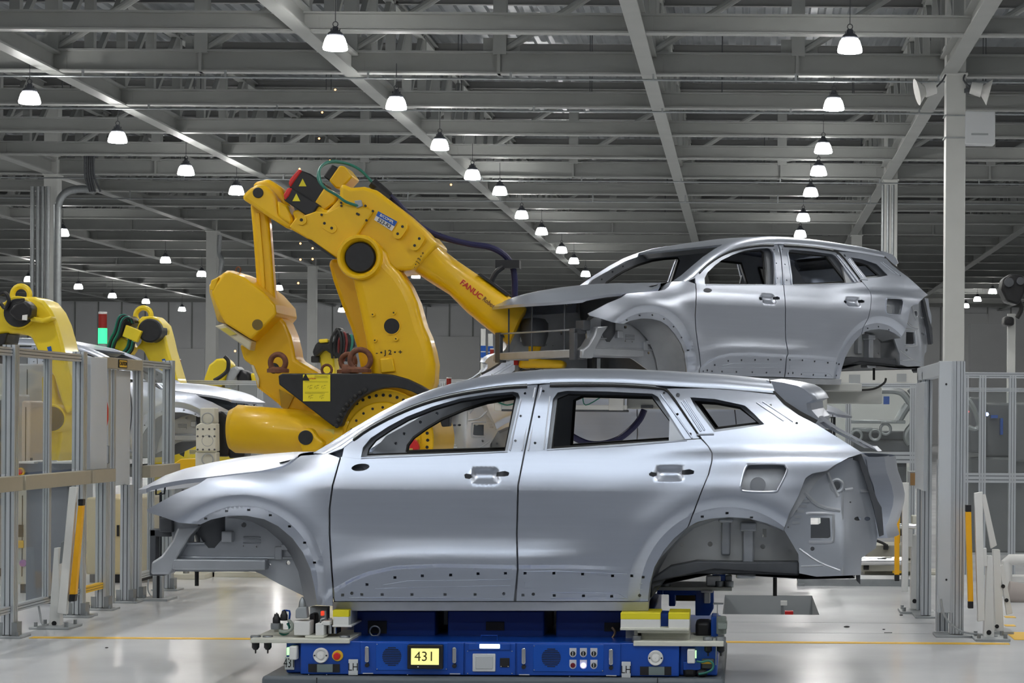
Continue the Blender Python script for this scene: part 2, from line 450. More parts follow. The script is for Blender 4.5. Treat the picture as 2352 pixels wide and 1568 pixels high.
while y < 132:
    if mp is None:
        b = MB(); ibeam(b, (XL, y, ZD - .24), (XR, y, ZD - .24), .2, .12, .015, .015)
        mp = b.build('purlin_beam', mat('purlin_paint', (.20, .20, .20), .5), flat=True); o = mp
    else:
        o = mp.copy(); COL.objects.link(o); o.location.y = y
    i += 1; tag(o, 'thin dark purlin right under the roof deck, %d from the front' % i, 'purlin', 'roof purlins', 'structure')
    y += 3.07
# columns
def column(x, y, label):
    b = MB(); b.box((x - .2, y - .2, 0), (x + .2, y + .2, ZB + 2.4)); b.box((x - .3, y - .3, 0), (x + .3, y + .3, .04))
    for z in (ZB - .05, ZB + .5): b.box((x - .24, y - .24, z), (x + .24, y + .24, z + .05))
    o = b.build('column', M_COLUMN, bevel=.012); tag(o, label, 'column', 'steel columns', 'structure'); return o
column(4.23, 42.4, 'pale square steel column carrying the two horn speakers')
column(4.23, 61.2, 'pale steel column with vertical conduits behind the speaker column')
column(4.23, 79.6, 'third pale steel column in the row behind the speaker column')
column(-20.3, 61.2, 'grey steel column beside the bundle of vertical pipes')
column(-20.3, 79.6, 'grey steel column behind the robot counterweight')
column(-20.3, 98.0, 'grey steel column between the robot rod and lower arm')
column(-20.3, 116.4, 'farthest grey column near the back wall')
# conduits and trays under the roof
def pipe(name, pts, r, m, label, cat, group=None, smooth=0):
    o = MB().tube(pts, r, 8, smooth).build(name, m); return tag(o, label, cat, group)
for i, (y, z) in enumerate(((42.5, ZB - .14), (47.2, ZB - .10), (61.0, ZB - .12), (65.5, ZB - .25))):
    b = MB(); b.tube([(XL + 2, y, z), (20, y, z)], .022, 8, 0)
    x = -28
    while x < 12: b.box((x - .02, y - .03, z), (x + .02, y + .03, ZB + .01)); x += 2.9
    tag(b.build('conduit', M_GALV), 'thin galvanised conduit clipped under the %s visible cross beam' % ('second', 'third', 'sixth', 'seventh')[i], 'conduit', 'conduits under the beams')
tray = None
for i, (y, z, x0, x1) in enumerate(((51.0, ZB + .62, -24, 9), (69.0, ZB + .5, -26, 10), (88.0, ZB + .5, -30, 12))):
    t = thing('cable_tray', ((x0 + x1) / 2, y, z), 'pale ladder cable tray crossing the hall above the beams, %s from the front' % ORD[i], 'cable tray', 'ladder cable trays')
    b = MB()
    for dy in (-.3, .3): b.box((x0, y + dy - .015, z), (x1, y + dy + .015, z + .12))
    b.build('side_rail', M_COLUMN, t, flat=True)
    b = MB(); x = x0
    while x < x1: b.box((x, y - .3, z + .02), (x + .05, y + .3, z + .05)); x += .46
    b.build('rungs', M_COLUMN, t, flat=True)
    b = MB(); x = x0 + 1
    while x < x1: b.cyl((x, y - .3, z + .1), (x, y - .3, ZD - .2), .012, 6); b.cyl((x, y + .3, z + .1), (x, y + .3, ZD - .2), .012, 6); x += 3.2
    b.build('hanger', M_STEEL_DK, t)
    b = MB()
    for x in (-12.5, -3.2, 5.7): b.box((x, y - .335, z - .01), (x + .45, y - .317, z + .13))
    b.build('tag', M_YTAG, t, flat=True)
b = MB(); b.tube([(-8, 56.0, ZB + .75), (8, 56.0, ZB + .75)], .11, 12, 0)
tag(b.build('sprinkler_main', M_RUBBER), 'black sprinkler pipe above the fourth cross beam', 'pipe')
# lamps
def lamp_mesh():
    d = MB(); d.lathe((0, 0, 0), [(.10, -.03), (.21, -.03), (.215, 0), (.20, .07), (.17, .16), (.14, .20), (.09, .215)], 20)
    h = MB(); h.lathe((0, 0, 0), [(.145, .20), (.15, .22), (.12, .26), (.06, .30), (.05, .36), (.02, .37)], 16)
    for i in range(8):
        t = math.pi * i / 4; h.box((.08 * math.cos(t) - .006, .08 * math.sin(t) - .006, .23), (.08 * math.cos(t) + .006, .08 * math.sin(t) + .006, .33))
    k = MB(); k.torus((0, 0, .41), (0, 1, 0), .045, .009, 12, 6); k.cyl((0, 0, .45), (0, 0, .9), .008, 6)
    return d, h, k
LPROTO = None
def lamp(pos, label):
    global LPROTO
    if LPROTO is None:
        LPROTO = thing('high_bay_lamp', (0, 0, 0), 'x', 'lamp', 'white dome ceiling lamps')
        d, h, k = lamp_mesh()
        d.build('diffuser', M_EMISW, LPROTO); l_ = MB(); l_.lathe((0, 0, 0), [(.10, -.034), (.20, -.034), (.20, -.031), (.10, -.031)], 16); l_.build('lens', M_LENS, LPROTO); h.build('heat_sink', mat('lamp_body', (.06, .065, .08), .5), LPROTO); k.build('hook', M_STEEL_DK, LPROTO)
        o = LPROTO
    else: o = copy_tree(LPROTO)
    o.location = pos; o['label'] = label; return o
ROWS = (
 ('the row crossing above the yellow robot', [(770, 97, 36.2), (910, 236, 42.6), (1010, 331, 48.7), (1085, 400, 54.6), (1148, 437, 60.6), (1198, 492, 66.6), (1244, 530, 73.1), (1290, 573, 81.1), (1318, 598, 87), (1345, 628, 93.4)]),
 ('the row left of the speaker column', [(1952, 103, 36), (1915, 238, 42.8), (1891, 339, 49.8), (1880, 391, 54.4), (1862, 440, 59.5), (1845, 498, 67), (1838, 536, 73.2)]),
 ('the row over the safety fence', [(68, 223, 42), (270, 314, 47.9), (427, 390, 54.3), (543, 436, 59.1)]),
 ('the row behind the vertical pipes', [(144, 533, 72.5), (380, 596, 85), (463, 628, 93.3)]),
 ('the far row by the left wall', [(66, 640, 96.8), (180, 657, 102), (258, 678, 110), (335, 691, 115), (418, 709, 123)]),
 ('the far row right of the column', [(2280, 668, 107), (2245, 686, 115), (2218, 701, 122)]),
 ('the far row behind the robot arm', [(640, 660, 104), (785, 711, 122), (955, 632, 100)]))
for rn, pts in ROWS:
    for i, (x, y, Y) in enumerate(pts):
        p = P(x, y + 13 * 36 / Y, Y); lamp(p, 'lit white dome lamp, %s from the front in %s' % (ORD[i], rn))
n = 0
for x, ys in ((-14.4, (-6, 0, 6, 12, 18, 24, 30)), (-7.1, (-6, 0, 6, 12, 18, 24, 30)), (1.85, (-6, 0, 6, 12, 18, 24, 30)), (9.2, (-6, 6, 18, 30, 42, 54)), (-24, (-6, 18, 36, 48, 60)), (-33, (0, 24, 48, 72)), (17, (0, 24, 48, 72))):
    for y in ys:
        n += 1; lamp((x, y, HC + 6.35), 'white dome lamp overhead outside the picture, %s along the %s row' % (ORD[ys.index(y)], ORD[(-33, -24, -14.4, -7.1, 1.85, 9.2, 17).index(x)]))
for i, y in enumerate((1.0, 5.0)):  # unseen fill lights added for a bright, bluish sheen on the front car
    t = thing('added_fill_light', (-3, y, HC + 5.6), ('added unseen fill light overhead for the front car body, the nearer', 'added unseen fill light overhead for the front car body, the farther')[i], 'lamp', 'added fill lights')
    MB().box((-10, y - .25, HC + 5.62), (5, y + .25, HC + 5.7)).build('housing', M_GREYP, t)
    MB().box((-9.9, y - .22, HC + 5.60), (4.9, y + .22, HC + 5.62)).build('fill_panel', mat('cool_fill_glow', (.9, .9, .9), .4, emit=(.84, .92, 1), estr=15), t)
# column mounted things
cx, cy = 4.23, 42.2
def horn(px, py, sgn, label):
    c = P(px, py, cy); t = thing('horn_speaker', (c.x, cy - .1, c.z), label, 'speaker', 'horn speakers on the column')
    d = Vector((sgn, -.10, -.25)).normalized()
    base = Vector((c.x - sgn * .08, cy - .1, c.z + .02)); b = MB()
    b.cyl(base - d * .05, base + d * .18, .12, 16, .145); b.cyl(base + d * .18, base + d * .34, .10, 20, .27)
    b.build('horn', M_WHITE, t)
    b = MB(); b.box((c.x - sgn * .2 - .05, cy - .12, c.z - .06), (c.x - sgn * .05, cy + .2, c.z + .02)); b.tube([base - d * .05, base - d * .2 + Vector((0, 0, .12)), (cx + sgn * -.2 * -1, cy, c.z + .35)], .02, 6)
    b.build('bracket', M_STEEL_DK, t)
horn(2133, 207, -1, 'white horn loudspeaker on the column, angled towards the robot')
horn(2243, 207, 1, 'white horn loudspeaker on the column, above the white box')
t = thing('junction_box', P(2252, 331, cy), 'pale grey control box strapped to the column below a speaker', 'box')
MB().pbox(2217, 255, 2286, 331, cy - .05, cy + .3).build('box', mat('box_paint', (.62, .64, .66), .45), t, bevel=.02)
MB().pbox(2231, 306, 2270, 310, cy - .06, cy - .045).build('slot', M_GREYP, t)
b = MB()
for y in (265, 316): b.box((cx - .23, cy - .03, P(2190, y, cy).z - .012), (P(2219, y, cy).x, cy + .4, P(2190, y, cy).z + .012))
b.build('strap', M_GALV, t)
for i, x in enumerate((2028, 2040, 2051)):
    a = P(x, 424, 60.6); tag(MB().tube([a, (a.x, a.y, .3)], .045, 8, 0).build('conduit_pipe', M_GALV), 'vertical galvanised conduit on the second column, %s of three' % ORD[i], 'pipe', 'conduits on the second column')
for i, x in enumerate((75, 88, 99, 110)):
    a = P(x, 428, 60.3); pts = [(a.x, a.y, .3), a]
    tag(MB().tube(pts, .06, 10, 0).build('vertical_pipe', M_GALV), 'tall galvanised pipe in the bundle beside the grey column, %s of four' % ORD[i], 'pipe', 'bundled vertical pipes')
b = MB(); Y = 59.5
b.tube([P(132, 900, Y), P(132, 520, Y), P(134, 470, Y), P(150, 443, Y), P(180, 434, Y), P(215, 436, Y)], .11, 12, 5)
tag(b.build('bent_pipe', M_GALV), 'wide galvanised pipe bending over at the top beside the pipe bundle', 'pipe')
b = MB(); Y = 58
for s in (-10, 10): b.tube([P(206 + s, 330, Y), P(205 + s, 390, Y), P(209 + s * 1.1, 415, Y), P(219 + s * 1.2, 440, Y)], .03, 6, 4)
for q in range(7): b.tube([P(196, 350 + 12 * q, Y), P(216, 350 + 12 * q, Y)], .016, 6, 0)
for s in (-5, 0, 5): b.tube([P(206 + s, 330, Y), P(206 + s, 400, Y), P(214 + s, 440, Y)], .03, 6, 4)
tag(b.build('cable_ladder', M_STEEL_DK), 'dark curved cable ladder dropping from the beams near the bent pipe', 'cable ladder')
b = MB(); Y = 78
b.tube([P(505, 540, Y), P(503, 580, Y), P(510, 600, Y), P(503, 640, Y), P(503, 700, Y)], .09, 8, 4)
tag(b.build('drop_pipe', M_GALV), 'kinked galvanised pipe on the column behind the counterweight', 'pipe')
# world: a dim, even air; the hall is closed
w = bpy.data.worlds.new('hall_air'); SC.world = w; w.use_nodes = True
w.node_tree.nodes['Background'].inputs[0].default_value = (.5, .55, .6, 1); w.node_tree.nodes['Background'].inputs[1].default_value = .2
SC.view_settings.view_transform = 'Standard'; SC.view_settings.look = 'None'; SC.view_settings.gamma = 1; SC.view_settings.exposure = -0.33
# ================================================================== car body (traced in the photo frame at the near body's own distance)
YC = 12.93                      # centre line of the near body
def herm(tab, r):
    """monotone interpolation in a (r, w) table sorted by falling r; a repeated r marks a crease"""
    if r >= tab[0][0]: return tab[0][1]
    if r <= tab[-1][0]: return tab[-1][1]
    for i in range(len(tab) - 1):
        (r0, w0), (r1, w1) = tab[i], tab[i + 1]
        if r0 >= r >= r1 and r0 > r1:
            def sl(j):
                if j < 0 or j + 1 >= len(tab): return None
                d = tab[j + 1][0] - tab[j][0]
                return None if abs(d) < .01 else (tab[j + 1][1] - tab[j][1]) / d
            s = sl(i); a = sl(i - 1); c = sl(i + 1)
            m0 = s if a is None else (0 if a * s <= 0 else 2 * a * s / (a + s))
            m1 = s if c is None else (0 if c * s <= 0 else 2 * c * s / (c + s))
            h = r1 - r0; t = (r - r0) / h
            return w0 * (1 + 2 * t) * (1 - t) ** 2 + m0 * h * t * (1 - t) ** 2 + w1 * t * t * (3 - 2 * t) + m1 * h * t * t * (t - 1)
    return tab[-1][1]
T_UP = [(1040, .846), (1035, .843), (1000, .824), (960, .792), (920, .758), (890, .716), (880, .700), (865, .665), (852, .60), (845, .50)]
T_DOOR = [(1404, .916), (1376, .919), (1318, .921), (1314, .922), (1314, .922), (1303, .940), (1303, .940), (1285, .937), (1260, .924), (1230, .913), (1195, .909),
          (1160, .9075), (1126, .906), (1126, .906), (1116, .9025), (1090, .888), (1060, .862)] + T_UP
T_FEND = [(1404, .845), (1380, .875), (1310, .893), (1250, .902), (1190, .910), (1150, .905), (1120, .892), (1095, .868), (1075, .835), (1055, .795), (1040, .760), (1030, .74), (1000, .73), (900, .70)]
T_QTR = [(1404, .845), (1340, .875), (1260, .900), (1180, .915), (1120, .915), (1085, .908), (1060, .900), (1045, .886), (1035, .870), (1022, .854), (1000, .838), (960, .805), (920, .758), (890, .716), (880, .700), (865, .665), (852, .60), (845, .50)]
FA = (557.5, 1350, 163, 184, 210)
RA = (1675, 1365.5, 182, 204, 231)
def sstep(a, b, x):
    t = min(1, max(0, (x - a) / (b - a))); return t * t * (3 - 2 * t)
def clad(q):
    """photo height of the cladding step along the doors"""
    pts = [(740, 1385), (768, 1363), (811, 1338), (851, 1322), (913, 1309), (1015, 1304), (1185, 1306), (1300, 1305), (1400, 1308), (1500, 1313), (1600, 1316)]
    for (a, b), (c, d) in zip(pts, pts[1:]):
        if a <= q <= c: return b + (d - b) * (q - a) / (c - a)
    return pts[0][1] if q < 740 else 1316
def body_px(q, r):
    """photo position of body-side point (q, r)"""
    Y = YC - W(q, r + 3.5); u, v = (q - CX) / 400 * FP / Y, (r + 3.5 - CY) / 400 * FP / Y
    return (CX + u * cr - v * sr, CY + u * sr + v * cr)
def W(q, r):
    r -= 3.5
    c = clad(q); rr = r
    if 740 < q < 1520 and r > 1240:       # the cladding step follows its own line
        rr = 1314 + (r - c) * (1404 - 1314) / (1404 - c) if r > c else (1303 + (r - c + 9) * 11 / 9 if r > c - 9 else 1240 + (r - 1240) * (1303 - 1240) / (c - 9 - 1240))
    wd = herm(T_DOOR, rr)
    a = sstep(600, 800, q); e = sstep(1330, 1640, q + (1130 - r) * -.8)
    w = wd
    if a < 1: w = herm(T_FEND, r) * (1 - a) + wd * a
    if e > 0: w = w * (1 - e) + herm(T_QTR, r) * e
    w -= .115 * (max(0, 640 - q) / 300) ** 2 + .075 * (max(0, q - 1690) / 300) ** 2
    for (x, y, ri, rm, rc), s in ((FA, 1), (RA, 1)):
        d = math.hypot((q - x) * (1.07 if x < 600 and q > x else 1), r - y)
        if r < 1400 and d < rc + 130:
            if d >= rc: w += .018 * math.exp(-((d - rc) / 45) ** 2)
            elif d >= rm: w += .018 - .034 * ((rc - d) / (rc - rm)) ** 1.3
            else: w -= .016 - .006 * (rm - d) / (rm - ri)
    for hx, hy in ((1113, 1093.5), (1538, 1085)):
        u, v = (q - hx) / 33, (r - hy) / 19
        if abs(u) < 1 and abs(v) < 1: w -= .026 * (1 - u ** 4) * (1 - v * v) ** 1.2
    return w

def side(px, py, off=0.0, wf=None):
    """near-side body point (world) seen at photo (px, py); off shifts it inwards"""
    Y = 12.1
    for _ in range(4):
        p = P(px, py, Y); q = CX + p.x * 400; r = CY - (p.z - HC) * 400
        Y = YC - (wf(q, r) if wf else W(q, r)) + off
    return P(px, py, Y)

def inpoly(x, y, poly):
    c = False; n = len(poly); j = n - 1
    for i in range(n):
        xi, yi = poly[i]; xj, yj = poly[j]
        if (yi > y) != (yj > y) and x < (xj - xi) * (y - yi) / (yj - yi) + xi: c = not c
        j = i
    return c
def dense(poly, step, closed=True):
    out = []; n = len(poly)
    for i in range(n if closed else n - 1):
        a, b = poly[i], poly[(i + 1) % n]; d = math.hypot(b[0] - a[0], b[1] - a[1]); k = max(1, int(d / step))
        for j in range(k): out.append((a[0] + (b[0] - a[0]) * j / k, a[1] + (b[1] - a[1]) * j / k))
    if not closed: out.append(poly[-1])
    return out
def rect(x, y, w, h): return [(x - w / 2, y - h / 2), (x + w / 2, y - h / 2), (x + w / 2, y + h / 2), (x - w / 2, y + h / 2)]
def ell(x, y, a, b, n=12, t=0): 
    return [(x + a * math.cos(2 * math.pi * i / n) * math.cos(t) - b * math.sin(2 * math.pi * i / n) * math.sin(t), y + a * math.cos(2 * math.pi * i / n) * math.sin(t) + b * math.sin(2 * math.pi * i / n) * math.cos(t)) for i in range(n)]

SHEETS = {}
def sheet(mb, poly, holes=(), lines=(), step=11, fn=side, thick=.012, mirror=False, inward=(0, 1, 0), key=None):
    """fill a traced outline (with holes) by a fine skin on the body surface, with real thickness and exact shading normals"""
    key = (tuple(poly), tuple(tuple(h) for h in holes), step, thick)
    if mirror and key in SHEETS: V, F2, LN = SHEETS[key]
    else:
        pts = []; edges = []
        def loop(pl, closed, st):
            d = dense(pl, st, closed); b = len(pts); pts.extend(d); n = len(d)
            for i in range(n if closed else n - 1): edges.append((b + i, b + (i + 1) % n))
        loop(poly, True, step)
        for h in holes: loop(h, True, min(step, 8))
        nb = len(pts)
        for l in lines: loop(l, False, step)
        xs = [p[0] for p in poly]; ys = [p[1] for p in poly]; bl = list(pts); cell = {}
        for a, b in bl: cell.setdefault((int(a // step), int(b // step)), []).append((a, b))
        y = min(ys) + step * .5; k = 0
        while y < max(ys):
            x = min(xs) + step * (.5 if k % 2 else 0)
            while x < max(xs):
                ci, cj = int(x // step), int(y // step)
                if all((x - a) ** 2 + (y - b) ** 2 > (step * .55) ** 2 for u in (-1, 0, 1) for v in (-1, 0, 1) for a, b in cell.get((ci + u, cj + v), ())) and inpoly(x, y, poly) and not any(inpoly(x, y, h) for h in holes):
                    pts.append((x, y))
                x += step
            y += step * .87; k += 1
        r = delaunay_2d_cdt([Vector(p) for p in pts], edges, [], 0, 1e-4)
        vv, ff, orig = r[0], r[2], r[3]; keep = []
        for f in ff:
            cx_ = sum(vv[i].x for i in f) / len(f); cy_ = sum(vv[i].y for i in f) / len(f)
            if inpoly(cx_, cy_, poly) and not any(inpoly(cx_, cy_, h) for h in holes): keep.append((tuple(f), cx_, cy_))
        use = sorted({i for f in keep for i in f[0]}); ix = {o: n for n, o in enumerate(use)}
        V = [fn(vv[i].x, vv[i].y) for i in use]
        def nrm(x, y, e=1.6):
            d = (fn(x + e, y) - fn(x - e, y)).cross(fn(x, y + e) - fn(x, y - e)).normalized()
            return -d if d.y > 0 else d
        crs = [any(nb <= q < len(bl) for q in orig[i]) or not orig[i] for i in use] if lines else [False] * len(use)
        NV = [None if c else nrm(vv[i].x, vv[i].y) for c, i in zip(crs, use)]
        F, LN = [], []
        for f, cx_, cy_ in keep:
            g = [ix[i] for i in f]
            if (V[g[1]] - V[g[0]]).cross(V[g[2]] - V[g[0]]).y > 0: g = g[::-1]
            F.append(tuple(g)); row = []
            for i in g:
                if NV[i] is not None: row.append(NV[i])
                else:
                    p = vv[use[i]]; d = Vector((cx_ - p.x, cy_ - p.y)); d = d / max(d.length, .01) * 2.2; row.append(nrm(p.x + d.x, p.y + d.y, 1.4))
            LN.append(row)
        n = len(V); inv = Vector(inward) * thick; cnt = {}
        for f in F:
            for i in range(len(f)):
                e = (f[i], f[(i + 1) % len(f)]); cnt[e] = cnt.get(e, 0) + 1
        F2 = list(F) + [tuple(i + n for i in f[::-1]) for f in F]; LN = LN + [[-v for v in row[::-1]] for row in LN]
        V = V + [v + inv for v in V]
        for (a, b) in cnt:
            if (b, a) not in cnt:
                F2.append((b, a, a + n, b + n)); d = (V[a] - V[b]).cross(V[a + n] - V[b]).normalized(); LN.append([d] * 4)
        SHEETS[key] = (V, F2, LN)
    if mirror:
        V = [Vector((v.x, 2 * YC - v.y, v.z)) for v in V]; F2 = [f[::-1] for f in F2]; LN = [[Vector((q.x, -q.y, q.z)) for q in row[::-1]] for row in LN]
    if mb.ln is None: mb.ln = []
    mb.add(V, F2); mb.ln += LN

def arc(c, r, a0, a1, n=14): return [(c[0] + r * math.cos(math.radians(a0 + (a1 - a0) * i / n)), c[1] - r * math.sin(math.radians(a0 + (a1 - a0) * i / n))) for i in range(n + 1)]
FEND = [(692, 1046), (753, 1042), (780, 1051), (762, 1114), (755, 1167), (755, 1228), (760, 1310), (764, 1363), (764, 1391), (729, 1389), (723, 1351), (713, 1306), (696, 1269), (672, 1236),
        (639, 1208), (607, 1192), (566, 1184), (525, 1184), (484, 1193), (460, 1204), (411, 1200), (374, 1187), (341, 1177), (337, 1170), (402, 1134), (455, 1112), (476, 1098), (545, 1090), (615, 1083), (641, 1078), (666, 1066), (686, 1050)]
FDOOR = [(784, 1049), (766, 1114), (759, 1167), (759, 1228), (764, 1310), (768, 1363), (769, 1380), (1180, 1380), (1187, 1306), (1185, 1228), (1188, 1114), (1203, 1037), (1000, 1046), (828, 1054)]
RDOOR = [(1207, 1037), (1192, 1114), (1189, 1228), (1191, 1306), (1186, 1380), (1488, 1380), (1493, 1338), (1503, 1302), (1524, 1265), (1548, 1236), (1579, 1210), (1589, 1183), (1609, 1130), (1626, 1089), (1634, 1057), (1634, 1040), (1625, 1024), (1609, 1008), (1400, 1023)]
FWIN_OUT = [(786, 1049), (790, 1028), (807, 1012), (851, 981), (913, 949), (974, 925), (1035, 908), (1096, 897), (1158, 889), (1215, 884), (1235, 883), (1203, 1037), (1000, 1046), (828, 1054)]
FWIN_IN = [(829, 1050), (833, 1028), (851, 1006), (892, 979), (933, 957), (994, 933), (1056, 915), (1117, 905), (1178, 899), (1190, 902), (1194, 912), (1166, 1035), (1000, 1043)]
RWIN_OUT = [(1207, 1037), (1239, 884), (1262, 881), (1380, 882), (1507, 887), (1528, 892), (1545, 912), (1608, 1006), (1400, 1021)]
RWIN_IN = [(1256, 1031), (1270, 916), (1281, 901), (1303, 897), (1400, 899), (1499, 904), (1511, 911), (1575, 1010), (1400, 1022)]
QUART = [(1532, 892), (1630, 892), (1700, 897), (1780, 906), (1800, 930), (1834, 953), (1875, 974), (1930, 1008), (1981, 1040), (1948, 1051), (1915, 1069), (1899, 1081), (1866, 1087), (1850, 1098), (1834, 1138), (1813, 1179), (1799, 1218),
         (1790, 1213), (1760, 1201), (1720, 1190), (1672, 1187), (1630, 1191), (1600, 1199), (1582, 1209), (1592, 1183), (1612, 1130), (1629, 1089), (1637, 1057), (1637, 1040), (1628, 1024), (1612, 1006), (1549, 912)]
QWIN = [(1585, 912), (1642, 916), (1711, 931), (1730, 948), (1756, 974), (1700, 984), (1640, 992), (1624, 971), (1600, 940)]
FUEL = [(1724, 1065), (1793, 1065), (1805, 1071), (1807, 1083), (1789, 1120), (1777, 1129), (1711, 1128), (1702, 1120), (1702, 1110), (1710, 1080), (1716, 1069)]
FUEL = spl2(FUEL, 3, True)
# silhouette of the roof side and the lower line of the roof rail, paired
RAIL = [((719, 1040), (752, 1043)), ((753, 1020), (786, 1030)), ((811, 983), (838, 990)), ((872, 947), (898, 956)), ((933, 916), (958, 930)), ((994, 893), (1016, 912)), ((1056, 875), (1075, 899)),
        ((1117, 863), (1135, 890)), ((1178, 855), (1192, 884)), ((1240, 850), (1250, 880)), ((1303, 848), (1310, 879)), ((1426, 849), (1430, 880)), ((1548, 855), (1545, 887)), ((1671, 863), (1665, 893)), ((1767, 873), (1780, 903))]

def build_car():
    car = thing('car_body', P(1150, 1404, YC), 'x', 'car body', 'bare metal car bodies')
    car.location.y = YC
    org = car.location.copy()
    def mir(v): return Vector((v.x, 2 * YC - v.y, v.z))
    for far in (False, True):
        nm = lambda s: s
        # ---- fender
        b = MB()
        sheet(b, FEND, [rect(x, y, 7, 5) for x, y in arc((555, 1346), 176, 18, 118, 6)], [[body_px(FA[0] + (x - FA[0]) / (1.07 if x > FA[0] else 1), y) for x, y in arc(FA, rr_, -16, 126, 44)] for rr_ in (184, 210)], mirror=far, step=10)
        fd = b.build('front_fender', M_STEEL, car, smooth=11)
        b = MB(); sec = [[side(x, y), side(x, y) + Vector((0, .06, -.006)), side(x, y) + Vector((0, .13, -.03))] for x, y in ((476, 1098), (545, 1090), (615, 1083), (641, 1078), (666, 1066), (686, 1050), (692, 1046), (753, 1042), (780, 1051))]
        b.loft([[mir(v) for v in q] for q in sec] if far else sec); b.build('fender_shelf', M_STEEL, fd, smooth=60)
        # ---- doors
        crease = [body_px(x, 1126) for x in range(770, 1190, 20)]
        cl = [body_px(x, clad(x)) for x in range(770, 1190, 14)]; clu = [body_px(x, clad(x) - 9) for x in range(770, 1190, 14)]
        fh = [ell(828, 1073, 21, 8.5, 14, -.12), [(1066, 1090), (1070, 1087), (1082, 1089), (1084, 1096), (1078, 1100), (1068, 1098)], [(1141, 1084), (1160, 1081), (1170, 1085), (1168, 1092), (1158, 1094), (1140, 1094)]]
        fh += [rect(x, y, 7, 6) for x, y in ((843, 1342), (907, 1326), (970, 1322), (1035, 1320), (1098, 1317), (1161, 1316), (787, 1366), (831, 1365), (878, 1365), (946, 1365), (1022, 1365), (1091, 1365))] + [ell(808, 1362, 4, 4, 8), ell(1157, 1363, 4, 4, 8)]
        b = MB(); sheet(b, FDOOR, fh, [crease, cl, clu] + [rect(1113, 1093, 60, 34) + [(1083, 1076)], rect(1113, 1093, 40, 22) + [(1093, 1082)]], mirror=far, step=10)
        d = b.build('front_door', M_STEEL, car, smooth=11)
        for pl in ([(1197, 916), (1171, 1034)], [(829, 1053), (1000, 1046), (1166, 1038)], [(1229, 890), (1199, 1034)]):
            bt = MB(); v = [side(x, y, .002) for x, y in pl]; bt.tube([mir(q) if far else q for q in v], .0045, 6, 0); bt.build('frame_bead', M_STEEL, d)
        def bowl(x):      # pressed handle recess rim + bowl
            b = MB(); o = [side(px, py) for px, py in ell(x, 1093, 57, 19, 28, -.02)]; i = [side(px, py, .004) for px, py in ell(x, 1093, 53, 15.5, 28, -.02)]
            o2 = [v + Vector((0, -.0035, 0)) for v in i]
            if far: o, i, o2 = [[mir(v) for v in q] for q in (o, i, o2)]
            o3 = [v + Vector((0, -.004 if not far else .004, 0)) for v in o]
            b.loft([o, o3, i], False); n = len(o); b.f.append((n - 1, 0, n, 2 * n - 1)); b.mi.append(0); b.f.append((2 * n - 1, n, 2 * n, 3 * n - 1)); b.mi.append(0)
            bw = MB(); gx = 9; s = []
            for j in range(gx):
                row = []
                for k in range(gx):
                    u, v = j / (gx - 1) * 2 - 1, k / (gx - 1) * 2 - 1
                    dep = -.004 + (.030 * (1 - u ** 4) * (1 - v ** 2) if abs(u) < 1 and abs(v) < 1 else 0)
                    p = side(x - 4 + u * 27, 1094 + v * (17 - 3 * u * u), dep); row.append(mir(p) if far else p)
                s.append(row)
            bw.loft(s); return b, bw
        b = MB(); sheet(b, FWIN_OUT, [FWIN_IN] + [ell(x, y, 3, 3, 8) for x, y in ((1206, 903), (1196, 955), (1184, 1012))], [], fn=lambda x, y: side(x, y, .012), mirror=far, step=12, thick=.02)
        b.build('window_frame', M_STEEL, d, smooth=11)
        bt = MB()
        for pl in ([(880, 1343), (935, 1334), (1172, 1330)], [(862, 1352), (900, 1350), (1172, 1344)], [(800, 1372), (1170, 1374)]):
            v = [side(x, y, .0) for x, y in pl]; bt.tube([mir(q) if far else q for q in v], .0022, 5, 0)
        bt.build('cladding_bead', M_STEEL, d)
        tr = MB(); up = [(811, 1006), (851, 978), (913, 946), (974, 922), (1035, 905), (1096, 894), (1158, 886), (1211, 883)]
        v = [side(x, y, -.003) for x, y in up]; tr.tube([mir(q) if far else q for q in v], .006, 6, 3); tr.build('drip_rail', M_CHROME, d)
        tr = MB(); v = [side(x, y + 5, .006) for x, y in up]; tr.tube([mir(q) if far else q for q in v], .007, 6, 3); tr.build('rail_gap', M_RUBBER, d)
        cre2 = [body_px(x, 1126) for x in range(1192, 1520, 20)]; cl2 = [body_px(x, clad(x)) for x in range(1192, 1495, 14)]; cl2u = [body_px(x, clad(x) - 9) for x in range(1192, 1495, 14)]
        rh = [[(1490, 1088), (1496, 1083), (1508, 1086), (1508, 1092), (1500, 1095), (1492, 1092)], [(1566, 1080), (1584, 1077), (1595, 1081), (1593, 1088), (1582, 1090), (1566, 1090)]]
        rh += [rect(x, y, 7, 6) for x, y in ((1206, 1316), (1272, 1316), (1338, 1318), (1407, 1322), (1451, 1322), (1477, 1325), (1201, 1366), (1273, 1367), (1340, 1368), (1405, 1369))] + [ell(1225, 1364, 4, 4, 8), ell(1469, 1367, 4, 4, 8)]
        b = MB(); sheet(b, RDOOR, rh, [rect(1538, 1087, 56, 32) + [(1510, 1071)], rect(1538, 1087, 40, 20) + [(1518, 1077)], cre2, cl2, cl2u, [body_px(*p) for p in arc(RA, 204, 118, 184, 24)], [body_px(*p) for p in arc(RA, 231, 108, 184, 28)]], mirror=far, step=10)
        d = b.build('rear_door', M_STEEL, car, smooth=11)
        for pl in ([(1263, 910), (1249, 1031)], [(1256, 1034), (1400, 1026), (1578, 1012)], [(1243, 890), (1213, 1034)], [(1518, 905), (1590, 1006)]):
            bt = MB(); v = [side(x, y, .002) for x, y in pl]; bt.tube([mir(q) if far else q for q in v], .0045, 6, 0); bt.build('frame_bead', M_STEEL, d)
